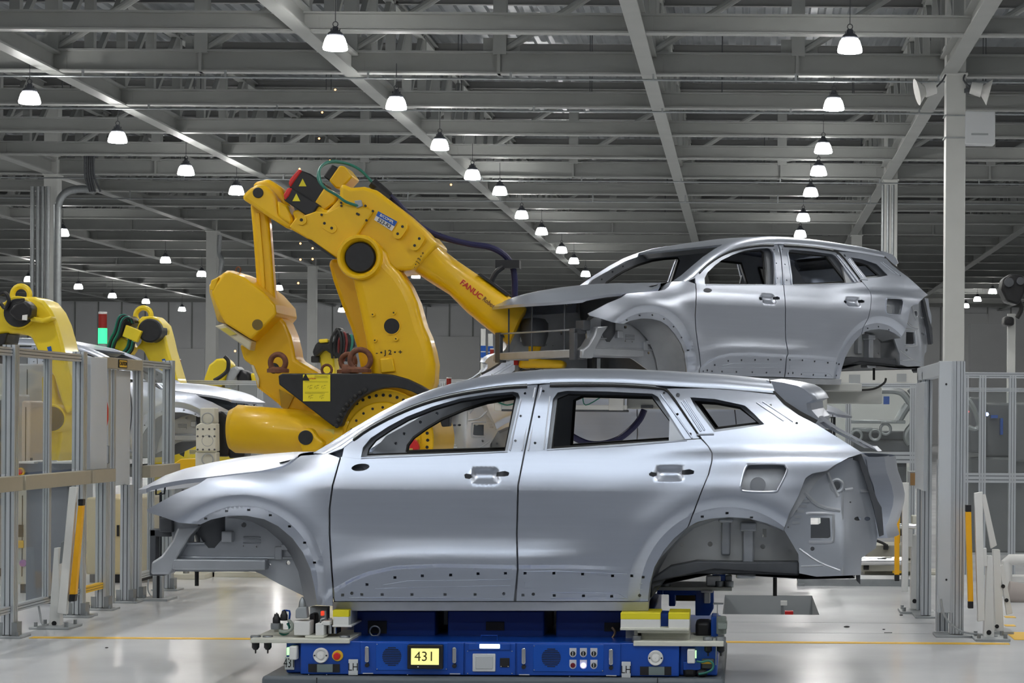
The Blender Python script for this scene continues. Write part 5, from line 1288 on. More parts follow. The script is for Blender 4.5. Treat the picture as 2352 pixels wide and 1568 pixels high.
o = apart(lambda b: (B6(b, 862, 320, 1012, 402, YA + .05, YA + .3), B6(b, 850, 400, 1040, 418, YA + .04, YA + .4)), 'rest_block', M_WHITE, .003, dk)
apart(lambda b: B6(b, 858, 254, 1014, 320, YA + .05, YA + .3), 'rest_pad', M_YTAG, .003, dk)
apart(lambda b: B6(b, 1014, 254, 1036, 402, YA + .1, YA + .3), 'rest_back', M_GREYP, .003, dk)
apart(lambda b: (b.cyl(P(*p6(832, 330), YA + .1), P(*p6(832, 480), YA + .1), .012, 10), b.cyl(P(*p6(880, 420), YA + .1), P(*p6(880, 480), YA + .1), .010, 10)), 'guide_rod', M_CHROME, parent=dk)
apart(lambda b: B6(b, 800, 410, 905, 482, YA + .14, YA + .25), 'dark_cylinder_box', M_BLACK, .004, dk)
apart(lambda b: b.tube([P(*p6(x, y), YA + .05) for x, y in ((785, 262), (785, 330), (745, 345), (740, 400))], .005, 6, 3), 'sensor_bracket', M_GALV, parent=dk)
apart(lambda b: B6(b, 740, 265, 770, 310, YA + .06, YA + .09), 'red_sensor_light', mat('lit_red_sensor', (.5, .03, .02), .3, emit=(1, .08, .03), estr=.8), .004, dk)
for x, y in ((315, 330), (388, 300)):
    apart(lambda b: (b.lathe(P(*p6(x, y + 20), YA + .1), [(.022, -.02), (.022, .01), (.016, .02), (.012, .035)], 14), b.cyl(P(*p6(x - 3, y - 10), YA + .1), P(*p6(x + 5, y - 50), YA + .1), .004, 6)), 'valve_plug', M_BLACK, parent=dk)
apart(lambda b: b.lathe(P(*p6(308, 438), YA + .1), [(.028, 0), (.03, .02), (.028, .035), (.016, .036), (.016, .06)], 18), 'valve_body', M_GALV, parent=dk)
apart(lambda b: (B6(b, 290, 395, 350, 470, YA + .12, YA + .2)), 'valve_block', M_CREAM, .004, dk)
apart(lambda b: b.tube([P(*p6(x, y), YA + .12) for x, y in ((375, 262), (440, 262), (440, 330), (430, 400))], .006, 6, 2), 'blue_bracket', M_BLUE, parent=dk)
apart(lambda b: b.tube([P(*p6(x, y), YA + .08) for x, y in ((340, 455), (400, 465), (460, 440), (465, 390), (430, 350))], .010, 8, 5), 'air_hose', mat('grey_green_hose', (.3, .34, .30), .5), parent=dk)
apart(lambda b: b.tube([P(*p6(x, y), YA + .1) for x, y in ((345, 470), (380, 490), (430, 470), (440, 420), (420, 380))], .007, 8, 5), 'green_wire', M_GREENC, parent=dk)
for d, f in ((p6, (435, 605, 510, 735)), (p7, (1797, 750, 1868, 875))):
    a = d(f[0], f[1]); c_ = d(f[2], f[3]); o = apart(lambda b: b.pbox(a[0], a[1], c_[0], c_[1], YA - .03, YA + .04), 'light_post', M_WHITE, .006)
    apart(lambda b: b.pbox(a[0] - 5 if d is p6 else c_[0], a[1] + 3, a[0] - 1 if d is p6 else c_[0] + 3, a[1] + 20, YA - .01, YA + .02), 'green_strip_light', mat('pale_green_lit', (.3, .9, .3), .4, emit=(.5, 1, .45), estr=1.5), parent=o)
# right deck
dk = apart(lambda b: B7(b, 1312, 680, 2125, 718, YA - .02, YA + .5), 'deck_plate', M_CREAM, .004)
for x, y in ((1343, 655), (1985, 665), (2100, 665)):
    apart(lambda b: b.lathe(P(*p7(x, y + 16), YA + .05), [(.028, -.01), (.03, .02), (.028, .03), (.001, .03)], 18), 'round_foot', M_GALV, parent=dk)
    apart(lambda b: b.lathe(P(*p7(x, y + 95), YA + .05), [(.004, -.03), (.005, -.012), (.012, -.01), (.022, .0), (.022, .025)], 14), 'cable_gland', M_BLACK, parent=dk)
apart(lambda b: (B7(b, 1193, 557, 1815, 576, YA + .0, YA + .3), B7(b, 1350, 576, 1815, 600, YA + .03, YA + .3), B7(b, 1318, 576, 1352, 650, YA + .06, YA + .3), B7(b, 1380, 600, 1820, 660, YA + .1, YA + .3)), 'rest_bracket', M_CREAM, .003, dk)
for x0, x1 in ((1197, 1555), (1627, 1818)):
    apart(lambda b: B7(b, x0, 478, x1, 556, YA + .02, YA + .28), 'rest_block', M_WHITE, .003, dk)
    apart(lambda b: B7(b, x0, 420, x1, 478, YA + .02, YA + .28), 'rest_pad', M_YTAG, .003, dk)
apart(lambda b: B7(b, 1557, 425, 1625, 555, YA + .1, YA + .28), 'blue_spacer', M_BLUED, 0, dk)
# rear right upper deck on a blue stand
st = apart(lambda b: (B7(b, 1525, 135, 1585, 255, YA + 1.0, YA + 1.2), b.pprism([p7(*q) for q in ((1580, 215), (2035, 215), (2035, 380), (2000, 445), (1870, 445), (1870, 262), (1690, 262), (1690, 360), (1632, 360), (1632, 255), (1580, 255))], YA + 1.0, YA + 1.15), B7(b, 2020, 75, 2140, 165, YA + 1.0, YA + 1.3)), 'rear_stand', M_BLUE, .006)
apart(lambda b: B7(b, 1525, 190, 2200, 218, YA + .95, YA + 1.4), 'upper_plate', M_CREAM, .003, st)
for x in (1605, 2085, 2170): apart(lambda b: b.lathe(P(*p7(x, 190), YA + 1.0), [(.03, 0), (.032, .03), (.03, .04), (.001, .04)], 16), 'round_foot', M_GALV, parent=st)
apart(lambda b: (B7(b, 1945, 235, 2005, 335, YA + .93, YA + 1.0), B7(b, 1920, 218, 2030, 240, YA + .93, YA + 1.1)), 'light_post', M_WHITE, .006, st)
apart(lambda b: B7(b, 1965, 85, 2100, 180, YA + .98, YA + 1.05), 'printed_cover', M_WHITE, .01, st)
apart(lambda b: B7(b, 1690, 262, 1870, 312, YA + 1.3, YA + 1.5), 'brown_pad', mat('brown_pad', (.10, .06, .01), .5), 0, st)
apart(lambda b: B7(b, 2140, 85, 2200, 190, YA + 1.0, YA + 1.1), 'sensor_box', M_GREYP, .006, st)
# right hand end column with valves and cables
apart(lambda b: B7(b, 2010, 455, 2075, 840, YA + .25, YA + .5), 'end_column', M_BLUE, .006)
apart(lambda b: (b.cyl(P(*p7(2105, 610), YA + .2), P(*p7(2105, 450), YA + .2), .030, 14), B7(b, 2070, 515, 2155, 570, YA + .1, YA + .3)), 'valve_unit', mat('valve_green_grey', (.22, .25, .23), .5), .006)
apart(lambda b: (B7(b, 1870, 500, 2015, 640, YA + .3, YA + .5), B7(b, 1910, 720, 1985, 830, YA + .2, YA + .4), B7(b, 1880, 930, 1980, 1000, YA + .0, YA + .2), B7(b, 1760, 900, 1880, 1000, YA + .02, YA + .1)), 'dark_fittings', M_BLACK, .02)
apart(lambda b: B7(b, 1925, 835, 2040, 925, YA + .02, YA + .2), 'switch_block', mat('dark_grey_box', (.05, .055, .05), .5), .008)
apart(lambda b: B7(b, 1925, 862, 2030, 878, YA + .015, YA + .03), 'yellow_strip', M_TAPE)
apart(lambda b: (b.cyl(P(*p7(2068, 340), YA + .15), P(*p7(2068, 470), YA + .15), .003, 6), b.cyl(P(*p7(2060, 700), YA + .02), P(*p7(2055, 890), YA + .02), .004, 6), B7(b, 2030, 335, 2120, 345, YA + .15, YA + .2)), 'antenna', M_GALV)
apart(lambda b: B7(b, 1760, 860, 1920, 935, YA + .02, YA + .1), 'blue_bracket', M_BLUE, .004)
apart(lambda b: b.tube([P(*p7(x, y), YA + .0) for x, y in ((1880, 855), (1930, 862), (1990, 850), (2030, 880), (2020, 930), (1960, 960), (1900, 970))], .007, 6, 5), 'cable', M_GREENC)
# sill supports carrying the body
b = MB()
for x in (786, 1471):
    for yy in (YA + .3, YA + 1.45): p = P(x, 1402, YC); b.box((p.x - .05, yy - .04, zt - .05), (p.x + .05, yy + .04, P(x, 1402, YA + .05).z))
b.build('sill_support', M_GREYP, agv)
# ================================================================== safety fences, light curtains, marks on the floor
def extr(b, a, c, s, d=None):
    """slotted aluminium profile between a and c along one axis; material 1 fills the slots"""
    a, c = Vector(a), Vector(c); d = d or s; ax = max(range(3), key=lambda i: abs(c[i] - a[i])); o = [i for i in range(3) if i != ax]
    S = {o[0]: s, o[1]: d}
    def bb(lo0, hi0, lo1, hi1):
        p, q = [0] * 3, [0] * 3; p[ax], q[ax] = a[ax], c[ax]
        p[o[0]], q[o[0]] = a[o[0]] + lo0 * S[o[0]], a[o[0]] + hi0 * S[o[0]]; p[o[1]], q[o[1]] = a[o[1]] + lo1 * S[o[1]], a[o[1]] + hi1 * S[o[1]]; b.box(p, q)
    b.cur = 1; bb(-.40, .40, -.40, .40); b.cur = 0
    e = ((-.5, -.25), (-.15, .15), (.25, .5))
    for i, (p0, p1) in enumerate(e):
        for j, (q0, q1) in enumerate(e):
            if i == 1 and j == 1: continue
            bb(p0, p1, q0, q1)
EX = [M_ALU, M_ALU_DK]
XF = -5.25
def yx(x): return -XF * FP / (CX - x)
def post(t, y, ztop, s=.09, name='post', x=XF):
    b = MB(); extr(b, (x, y, .02), (x, y, ztop), s); o = b.build(name, EX, t, flat=True)
    b = MB(); b.box((x - .12, y - .11, 0), (x + .12, y + .11, .015)); b.build('foot_plate', M_GREYP, o, bevel=.003)
    b = MB()
    for dx in (-.085, .085): 
        b.cyl((x + dx, y - .07, .015), (x + dx, y - .07, .045), .013, 8); b.box((x + dx * .62 - .02, y - .05, .015), (x + dx * .62 + .02, y + .05, .11))
    b.build('foot_bolts', M_GALV, o)
def fence_run(label, y0, y1, posts, mull, top=2.07, mid=True):
    t = thing('safety_fence_panel', (XF, (y0 + y1) / 2, 0), label, 'fence', 'clear fence panels along the robot cell')
    for y in posts: post(t, y, top + .02)
    b = MB(); extr(b, (XF, y0, top - .03), (XF, y1, top - .03), .06); b.build('top_rail', EX, t, flat=True)
    b = MB(); extr(b, (XF, y0, .20), (XF, y1, .20), .05); b.build('bottom_rail', EX, t, flat=True)
    for y in mull: b = MB(); extr(b, (XF, y, .2), (XF, y, top - .03), .05); b.build('mullion', EX, t, flat=True)
    if mid: b = MB(); b.box((XF + .03, y0, 1.05), (XF + .11, y1, 1.155)); b.build('guard_rail', M_TAN, t, bevel=.004)
    for z0, z1, nm in ((.23, 1.04, 'clear_panel'), (1.17, top - .06, 'clear_panel')):
        b = MB(); b.box((XF - .003, y0 + .03, z0), (XF + .003, y1 - .03, z1)); b.build(nm, M_PLEXI, t, flat=True)
    return t
fence_run('clear fence panel at the very edge of the view beside the tilted amber light curtain', 13.4, 14.9, [13.4], [])
fence_run('clear fence panel framed in aluminium just behind the tilted amber light curtain', 14.95, 16.45, [14.95, 16.5], [15.74])
t = thing('gate_post_panel', (XF, 16.85, 0), 'plain grey solid panel beside the doorway with the caution sign', 'panel')
b = MB(); b.box((XF - .05, 16.62, 1.155), (XF + .05, 17.05, 2.055)); b.build('panel', mat('pale_grey_panel', (.50, .53, .56), .45), t, bevel=.004)
post(t, 17.1, 1.2, .085)
b = MB(); b.box((XF + .03, 16.5, 1.05), (XF + .11, 17.1, 1.155)); b.build('guard_rail', M_TAN, t, bevel=.004)
b = MB(); extr(b, (XF, 16.6, .2), (XF, 17.1, .2), .05); b.build('bottom_rail', [M_TAPE, M_ALU_DK], t, flat=True)
b = MB(); b.box((XF - .003, 16.62, .23), (XF + .003, 17.05, 1.04)); b.build('clear_panel', M_PLEXI, t, flat=True)
t = thing('cell_door', (XF, 17.55, 0), 'fence doorway with a tan header and small yellow caution sign', 'door')
b = MB(); b.box((XF - .06, 17.05, 1.975), (XF + .05, 18.05, 2.065)); b.build('header', M_TAN, t, bevel=.004)
sg = MB(); sg.box((XF + .05, 17.34, 1.985), (XF + .056, 17.58, 2.055)); sg.cur = 1; sg.box((XF + .056, 17.36, 1.992), (XF + .058, 17.56, 2.048)); s_ = sg.build('caution_sign', [M_INK, M_TAPE], t)
me = text_mesh('CAUTION', .045, .001, True); me.transform(Matrix.Translation(Vector((XF + .0595, 17.46, 2.02)) - worg(s_)) @ Matrix.Rotation(math.pi / 2, 4, 'Z') @ Matrix.Rotation(math.pi / 2, 4, 'X')); me.materials.append(M_INK); me.name = 'sign_letters'
o = bpy.data.objects.new('sign_letters', me); COL.objects.link(o); o.parent = s_
b = MB(); b.box((XF - .05, 17.52, 1.0), (XF - .02, 17.93, 1.97)); b.build('door_leaf', mat('pale_grey_panel', (1, 1, 1)), t, bevel=.004)
b = MB(); extr(b, (XF - .03, 17.28, .02), (XF - .03, 17.28, 1.97), .06); b.build('door_stile', EX, t, flat=True)
b = MB(); extr(b, (XF - .03, 17.45, .02), (XF - .03, 17.45, 1.97), .05); b.build('door_stile', EX, t, flat=True)
b = MB(); c = Vector((XF + .0, 17.13, 1.60)); pl = [(c.y + .09 * math.cos(math.radians(22.5 + 45 * i)), c.z + .12 * math.sin(math.radians(22.5 + 45 * i))) for i in range(8)]
b.loft([[Vector((XF - .0, y, z)) for y, z in pl], [Vector((XF + .012, y, z)) for y, z in pl]], True); b.f += [tuple(range(8)), tuple(range(15, 7, -1))]; b.mi += [0, 0]; b.build('stop_sign', M_REDINK, t)
b = MB(); b.cyl((XF, 17.22, 1.13), (XF + .05, 17.22, 1.13), .018, 12); b.build('red_knob', M_RED, t)
b = MB(); b.tube([(XF + .02, 17.1, 1.34), (XF + .05, 17.1, 1.34), (XF + .05, 17.1, 1.20), (XF + .02, 17.1, 1.18)], .006, 6, 0); b.build('pull_handle', M_GALV, t)
post(t, 17.78, 1.0, .085); post(t, 18.08, 2.07, .07)
fence_run('clear fence panel beyond the doorway, ending before the white car bonnet', 18.1, 19.05, [19.05], [18.5])
# machine cabinets behind the fence
def cabinet(x0, y0, x1, y1, Y, d, m, label, bev=.02):
    a = P(x0, y1, Y); c_ = P(x1, y0, Y); t = thing('machine_cabinet', ((a.x + c_.x) / 2, Y + d / 2, 0), label, 'cabinet')
    b = MB(); b.box((a.x, Y, 0.08), (c_.x, Y + d, c_.z)); b.build('body', m, t, bevel=bev)
    b = MB(); b.box((a.x + .03, Y + .03, 0), (c_.x - .03, Y + d - .03, .08)); b.build('plinth', M_BLACK, t)
    b = MB(); b.box(((a.x + c_.x) / 2 - .004, Y - .003, .15), ((a.x + c_.x) / 2 + .004, Y, c_.z - .06)); b.build('door_gap', M_INK, t)
    b = MB(); b.box(((a.x + c_.x) / 2 + .05, Y - .02, c_.z * .55), ((a.x + c_.x) / 2 + .07, Y, c_.z * .68)); b.build('handle', M_BLACK, t)
    return t
M_CAB = mat('cream_cabinet', (.56, .47, .27), .45, 0, noise=.06, nscale=3)
cabinet(196, 1143, 318, 1395, 19.8, 1.0, M_CAB, 'low cream machine cabinet behind the clear fence doorway')
t = cabinet(36, 1122, 66, 1372, 18.6, .3, mat('pale_cabinet', (.50, .50, .44), .5), 'narrow pale control pillar behind the fence with a yellow note')
b = MB(); b.pbox(40, 1205, 52, 1233, 18.58, 18.6); b.build('dark_window', M_INK, t)
b = MB(); b.pbox(37, 1241, 53, 1258, 18.58, 18.6); b.build('yellow_note', M_TAPE, t)
b = MB(); b.pcyl(52, 1293, 8, 18.58, 18.6, 14); b.build('violet_dot', mat('violet_dot', (.35, .15, .4), .5), t)
cabinet(70, 1110, 112, 1390, 20.5, .8, M_TAN, 'tan machine column standing behind the narrow control pillar')
cabinet(-30, 905, 30, 1400, 20.5, .5, mat('grey_cabinet', (.40, .41, .42), .5), 'grey control cabinet behind the fence at the edge of the view')
cabinet(48, 920, 70, 1100, 20.2, .4, mat('beige_box', (.45, .38, .32), .5), 'slim beige post box behind the fence beside the yellow robot')
cabinet(-60, 836, 184, 1100, 23.1, .5, mat('pale_grey_cabinet', (.42, .43, .45), .5), 'wide pale grey cabinet behind the robot that stands nearest the edge of the view')
t = thing('control_desk', P(110, 1085, 17.5), 'dark control desk with red emergency button behind the fence', 'desk'); t.location.z = 0
b = MB(); b.pbox(40, 1062, 180, 1110, 17.5, 18); a = P(60, 1110, 17.6); b.box((a.x, 17.6, 0), (a.x + .35, 17.9, a.z)); b.build('desk_body', mat('desk_slate', (.10, .12, .16), .5), t, bevel=.01)
b = MB(); b.pbox(112, 1060, 180, 1064, 17.4, 18.0); b.pbox(36, 1060, 78, 1064, 17.4, 18.0); b.build('desk_edge', M_WHITE, t)
c = P(49, 1083, 17.48); b = MB(); b.cyl(c, c - Vector((0, .03, 0)), .035, 16); b.cur = 1; b.cyl(c - Vector((0, .03, 0)), c - Vector((0, .06, 0)), .022, 16); b.build('stop_button', [M_TAPE, M_RED], t)
# light curtains
def curtain(label, Y, bar, oran, caps, stand, base, extra=(), yd=.06):
    c = P((base[0] + base[2]) / 2, base[3], Y); t = thing('light_curtain', (c.x, Y, 0), label, 'light curtain', 'amber light curtains on stands')
    def prism(pts, y0, y1, nm, m, bev=.004):
        b = MB(); b.pprism(pts, Y + y0, Y + y1); return b.build(nm, m, t, bevel=bev)
    prism(bar, -.02, .03, 'mounting_bar', M_WHITE)
    prism(oran, -.03, .025, 'amber_housing', M_ORANGE)
    for q in caps: prism(q, -.032, .027, 'end_cap', M_BLACK)
    s_ = prism(stand, .03, .11, 'stand', M_WHITE)
    x0, y0, x1, y1 = base; a = P(x0, y1, Y); e = P(x1, y1, Y)
    b = MB(); b.box((a.x, Y - .12, 0), (e.x, Y + .2, .018)); bp = b.build('base_plate', M_GREYP, t, bevel=.004)
    b = MB()
    for fx in (.12, .88):
        for yy in (-.07, .14): b.cyl((a.x + (e.x - a.x) * fx, Y + yy, .018), (a.x + (e.x - a.x) * fx, Y + yy, .05), .014, 8)
    b.build('anchor_bolt', M_GALV, bp)
    hx, hy = (stand[2][0] + stand[3][0]) / 2, stand[2][1] - 18; p = P(hx, hy, Y + .03); b = MB(); b.cyl((p.x, Y + .025, p.z), (p.x, Y + .06, p.z), .018, 14); b.build('cable_hole', M_INK, s_)
    for (pts, y0, y1, nm, m) in extra: prism(pts, y0, y1, nm, m)
    return t
t = curtain('amber light curtain on a white stand leaning before the clear fence', 15.6, [(159, 1118), (176, 1118), (152, 1411), (131, 1408)], [(179, 1161), (190, 1161), (173, 1365), (159, 1365)],
        [[(179, 1146), (191, 1146), (190, 1161), (179, 1161)], [(159, 1365), (173, 1365), (171, 1381), (157, 1381)]], [(124, 1258), (134, 1258), (138, 1449), (111, 1449)], (78, 1446, 170, 1459),
        [([(140, 1245), (150, 1240), (150, 1290), (136, 1295)], .0, .04, 'pivot_bracket', M_GALV)])
b = MB(); b.tube([P(x, y, 15.65) for x, y in ((88, 1388), (92, 1410), (96, 1430), (108, 1440))], .008, 6, 5); b.build('grey_cable', M_GREYP, t)
curtain('upright amber light curtain between the car tail and the tall aluminium gate', 17.3, [(2073, 1108), (2088, 1108), (2086, 1358), (2071, 1358)], [(2055, 1148), (2066, 1148), (2066, 1320), (2055, 1320)],
        [[(2055, 1132), (2066, 1132), (2066, 1148), (2055, 1148)], [(2055, 1320), (2066, 1320), (2066, 1334), (2055, 1334)]], [(2094, 1228), (2108, 1228), (2110, 1398), (2091, 1398)], (2066, 1395, 2142, 1406),
        [([(2086, 1215), (2096, 1216), (2096, 1255), (2086, 1255)], 0, .04, 'pivot_bracket', M_WHITE)])
curtain('amber light curtain on white twin stands right of the tall aluminium gate', 15.2, [(2238, 1132), (2257, 1129), (2262, 1425), (2246, 1427)], [(2218, 1175), (2231, 1175), (2236, 1381), (2224, 1381)],
        [[(2218, 1159), (2231, 1159), (2231, 1175), (2218, 1175)], [(2224, 1381), (2236, 1381), (2236, 1397), (2224, 1397)]], [(2268, 1276), (2280, 1276), (2284, 1470), (2259, 1470)], (2236, 1468, 2316, 1480),
        [([(2256, 1260), (2266, 1258), (2268, 1300), (2256, 1300)], 0, .04, 'pivot_bracket', M_WHITE)])
t = thing('bracing_stand', P(2295, 1455, 15.7), 'white braced stand with drilled holes behind the second amber light curtain', 'stand'); t.location.z = 0
b = MB(); b.pprism([(2281, 1262), (2297, 1262), (2306, 1450), (2286, 1450)], 15.66, 15.74); b.build('stand', M_WHITE, t, bevel=.004)
b = MB(); b.pprism([(2254, 1135), (2264, 1135), (2290, 1252), (2276, 1260)], 15.64, 15.68); b.build('brace', M_WHITE, t, bevel=.004)
b = MB(); b.pprism([(2296, 1300), (2304, 1296), (2326, 1408), (2312, 1412)], 15.66, 15.70); b.build('rear_brace', M_WHITE, t, bevel=.004)
b = MB(); a = P(2275, 1462, 15.7); b.box((a.x, 15.58, 0), (a.x + .16, 15.86, .02)); b.build('base_plate', M_GREYP, t)
b = MB()
for x, y in ((2304, 1346), (2312, 1378), (2290, 1438)): c = P(x, y, 15.655); b.cyl((c.x, 15.65, c.z), (c.x, 15.68, c.z), .015, 12)
b.build('drilled_hole', M_INK, t)
# tall aluminium gate frame on the right
XG_ = P(2157, 1000, 15.4).x
t = thing('gantry_gate', (XG_ + .1, 16.4, 0), 'tall aluminium gate frame with grey panels beside the amber light curtains', 'gate')
zt_ = P(2185, 829, 15.4).z
b = MB(); b.box((XG_, 15.4, P(2170, 1407, 15.4).z), (XG_ + .115, 15.48, zt_)); b.build('front_cover', mat('pale_grey_panel', (1, 1, 1)), t, bevel=.003)
for dx in (.125, .175): b = MB(); extr(b, (XG_ + dx - .01, 15.44, .02), (XG_ + dx - .01, 15.44, zt_), .05, .09); b.build('post', EX, t, flat=True)
b = MB(); extr(b, (XG_ + .05, 15.62, .02), (XG_ + .05, 15.62, 1.3), .09); b.build('post', EX, t, flat=True)
for y in (16.9, 17.35): b = MB(); extr(b, (XG_ + .04, y, .02), (XG_ + .04, y, zt_ - .05), .08); b.build('rear_post', EX, t, flat=True)
b = MB(); b.box((XG_, 15.48, zt_ - .11), (XG_ + .08, 17.4, zt_ - .005)); b.build('top_beam', mat('pale_grey_panel', (1, 1, 1)), t, bevel=.004)
b = MB(); b.box((XG_ - .01, 16.6, 1.03), (XG_ + .02, 17.42, zt_ - .13)); b.build('side_panel', mat('pale_grey_panel', (1, 1, 1)), t, bevel=.004)
b = MB(); b.box((XG_ - .02, 15.33, 0), (XG_ + .26, 15.6, .015)); b.box((XG_ - .05, 16.8, 0), (XG_ + .15, 17.45, .015)); b.build('foot_plate', M_GREYP, t, bevel=.003)
b = MB(); b.tube([(XG_ + .02, 15.38, .28), (XG_ + .05, 15.35, .15), (XG_ + .16, 15.33, .05), (XG_ + .30, 15.3, .03), (XG_ + .42, 15.25, .02)], .008, 6, 6); b.build('grey_cable', M_GREYP, t)
b = MB(); b.cyl((XG_ + .05, 15.395, 1.86), (XG_ + .05, 15.41, 1.86), .008, 8); b.cyl((XG_ + .06, 15.395, .42), (XG_ + .06, 15.41, .42), .008, 8); b.build('bolt_head', M_INK, t)
t = thing('junction_box', P(2100, 1110, 18.2), 'small brown-sided grey box jutting out beside the aluminium gate', 'box')
b = MB(); b.pbox(2090, 1083, 2112, 1115, 18.0, 18.3); b.build('box', M_GREYP, t); b = MB(); b.pbox(2091, 1086, 2104, 1114, 17.99, 18.0); b.build('brown_face', mat('brown_face', (.35, .2, .08), .5), t)
# clear fences further back
def back_fence(label, x0, x1, Y, zs, posts, pan):
    a, c_ = P(x0, 1000, Y).x, P(x1, 1000, Y).x; t = thing('rail_fence', ((a + c_) / 2, Y, 0), label, 'fence', 'aluminium fences across the back')
    for z, h in zs: b = MB(); extr(b, (a, Y, z), (c_, Y, z), .06, h); b.build('rail', EX, t, flat=True)
    for x in posts: q = P(x, 1000, Y).x; b = MB(); extr(b, (q, Y, 0), (q, Y, zs[0][0]), .07); b.build('post', EX, t, flat=True)
    for z0, z1 in pan: b = MB(); b.box((a, Y + .02, z0), (c_, Y + .026, z1)); b.build('clear_panel', M_PLEXI, t, flat=True)
back_fence('aluminium fence with clear panels right of the tall gate', 2214, 2420, 21.6, ((2.06, .06), (1.91, .04), (1.0, .10)), (2216, 2256, 2325), ((.2, .95), (1.06, 1.88)))
back_fence('aluminium fence rails seen between the car tail and the tall gate', 1880, 2104, 26.2, ((2.02, .06), (1.12, .14)), (1948, 2096), ((.2, 1.0), (1.2, 1.95)))
back_fence('clear fence behind the white car bonnet and small robot', 380, 602, 28.0, ((2.03, .06), (1.72, .04), (1.1, .06)), (424, 598), ((.2, 1.6), (1.75, 2.0)))
back_fence('low white fence rails seen beyond the robot base', 1000, 1160, 27.0, ((2.05, .05), (1.2, .08)), (1016,), ((1.25, 2.0),))
# floor marks
def mark(x0, y0, x1, y1, m, label, nm='floor_marking'):
    o = MB().box((x0, y0, .0005), (x1, y1, .003)).build(nm, m); tag(o, label, 'floor marking', 'painted floor lines', 'structure')
mark(P(72, 1465, 14.93).x, 14.88, P(640, 1465, 14.93).x, 14.98, M_TAPE, 'yellow floor line running from the amber light curtain to the carrier')
mark(P(1660, 1475, 14.93).x, 14.88, P(2318, 1478, 14.93).x, 14.98, M_TAPE, 'yellow floor line between the carrier and the gate foot')
mark(P(2318, 1455, 15.5).x, 15.2, P(2400, 1455, 15.5).x, 15.75, M_TAPE, 'orange floor patch beside the braced white stand')
for i, yy in enumerate((16.2, 16.9)): mark(P(2310, 1420, yy).x, yy, P(2334, 1420, yy).x, yy + .12, M_TAPE, ('small orange floor dash behind the braced stand', 'smaller orange floor dash farther behind the braced stand')[i])
b = MB()
for yy in (15.6, 16.4): b.box((P(1672, 1440, yy).x, yy, .0004), (P(2140, 1440, yy).x, yy + .012, .001))
o = b.build('floor_joint', M_GREYP); tag(o, 'thin grey joints in the floor plates behind the carrier', 'floor joint', kind='structure')
b = MB()
for x, y, r in ((1945, 1440, .012), (2070, 1413, .008), (2030, 1446, .006), (245, 1488, .006)):
    p = P(x, y, YF(x, y)); b.sphere((p.x, p.y, .004), r * 2, 8, 5, (1, 1, .3))
p = P(2040, 1453, YF(2040, 1453)); b.box((p.x - .03, p.y - .004, 0), (p.x + .03, p.y + .004, .004))
tag(b.build('floor_debris', M_INK), 'small dark crumbs lying on the floor near the pit', 'debris', kind='stuff')
# conveyor behind the pit
t = thing('roller_conveyor', P(1960, 1400, 20.2), 'galvanised conveyor beam on short legs behind the pit', 'conveyor'); t.location.z = 0
b = MB(); b.pbox(1832, 1337, 2092, 1360, 20.0, 20.06); b.pbox(1832, 1330, 2092, 1337, 20.0, 20.5); b.pbox(1836, 1337, 2092, 1358, 20.44, 20.5); b.build('side_beam', M_GALV, t, bevel=.003)
for x in (1850, 1935, 2044): b = MB(); q = P(x, 1360, 20.1); b.box((q.x - .03, 20.06, 0), (q.x + .03, 20.14, q.z)); b.build('leg', M_GALV, t)
b = MB(); b.pbox(1952, 1362, 1968, 1382, 20.05, 20.15); b.pbox(1900, 1382, 2060, 1385, 20.1, 20.2); b.build('drive_unit', M_BLACK, t)
b = MB(); b.pbox(1834, 1340, 1848, 1405, 19.95, 20.0); b.build('end_plate', M_GALV, t)
t = thing('pit_sensor', P(1800, 1405, 18.7), 'white sensor box on a thin post at the pit edge', 'sensor'); t.location.z = -.4
b = MB(); b.pbox(1793, 1380, 1808, 1390, 18.7, 18.75); b.build('sensor_head', M_WHITE, t); b = MB(); c = P(1797, 1390, 18.72); b.box((c.x - .012, 18.71, -.4), (c.x + .012, 18.74, c.z)); b.build('post', M_GALV, t)
tag(MB().pbox(1803, 1404, 1822, 1412, 18.2, 18.3).build('red_pit_block', M_RED), 'small red block on the edge of the pit', 'block')
# machine with bright bar behind the tail
t = thing('transfer_machine', P(2050, 1380, 21.5), 'pale transfer machine with a steel bar behind the car tail', 'machine'); t.location.z = 0
b = MB(); b.pbox(1978, 1290, 2110, 1312, 21.4, 22); b.pbox(1990, 1252, 2100, 1282, 21.6, 22.2); a = P(1985, 1312, 21.5); b.box((a.x, 21.5, 0), (a.x + .9, 22, a.z)); b.build('base', mat('machine_beige', (.42, .41, .35), .5), t, bevel=.01)
b = MB(); b.cyl(P(1978, 1288, 21.3), P(2075, 1288, 21.3), .045, 16); b.cyl(P(2050, 1208, 21.5), P(2115, 1208, 21.5), .03, 12); b.build('steel_bar', M_CHROME, t)
b = MB(); b.pbox(2036, 1190, 2052, 1222, 21.3, 21.5); b.pbox(2030, 1200, 2040, 1216, 21.25, 21.45); b.pbox(2096, 1184, 2122, 1212, 21.5, 21.7); b.build('clamp_head', M_CREAM, t, bevel=.01)
b = MB(); b.pbox(1984, 1294, 1996, 1308, 21.36, 21.41); b.pbox(2030, 1250, 2040, 1262, 21.5, 21.6); b.build('black_fitting', M_BLACK, t)
b = MB(); b.pbox(2050, 1310, 2072, 1316, 21.38, 21.4); b.pbox(2060, 1160, 2068, 1300, 22, 22.2); b.build('yellow_part', M_TAPE, t)
b = MB(); b.tube([P(x, y, 21.2) for x, y in ((2010, 1240), (2030, 1248), (2038, 1255), (2036, 1262))], .015, 6, 4); b.build('dark_hose', M_RUBBER, t)
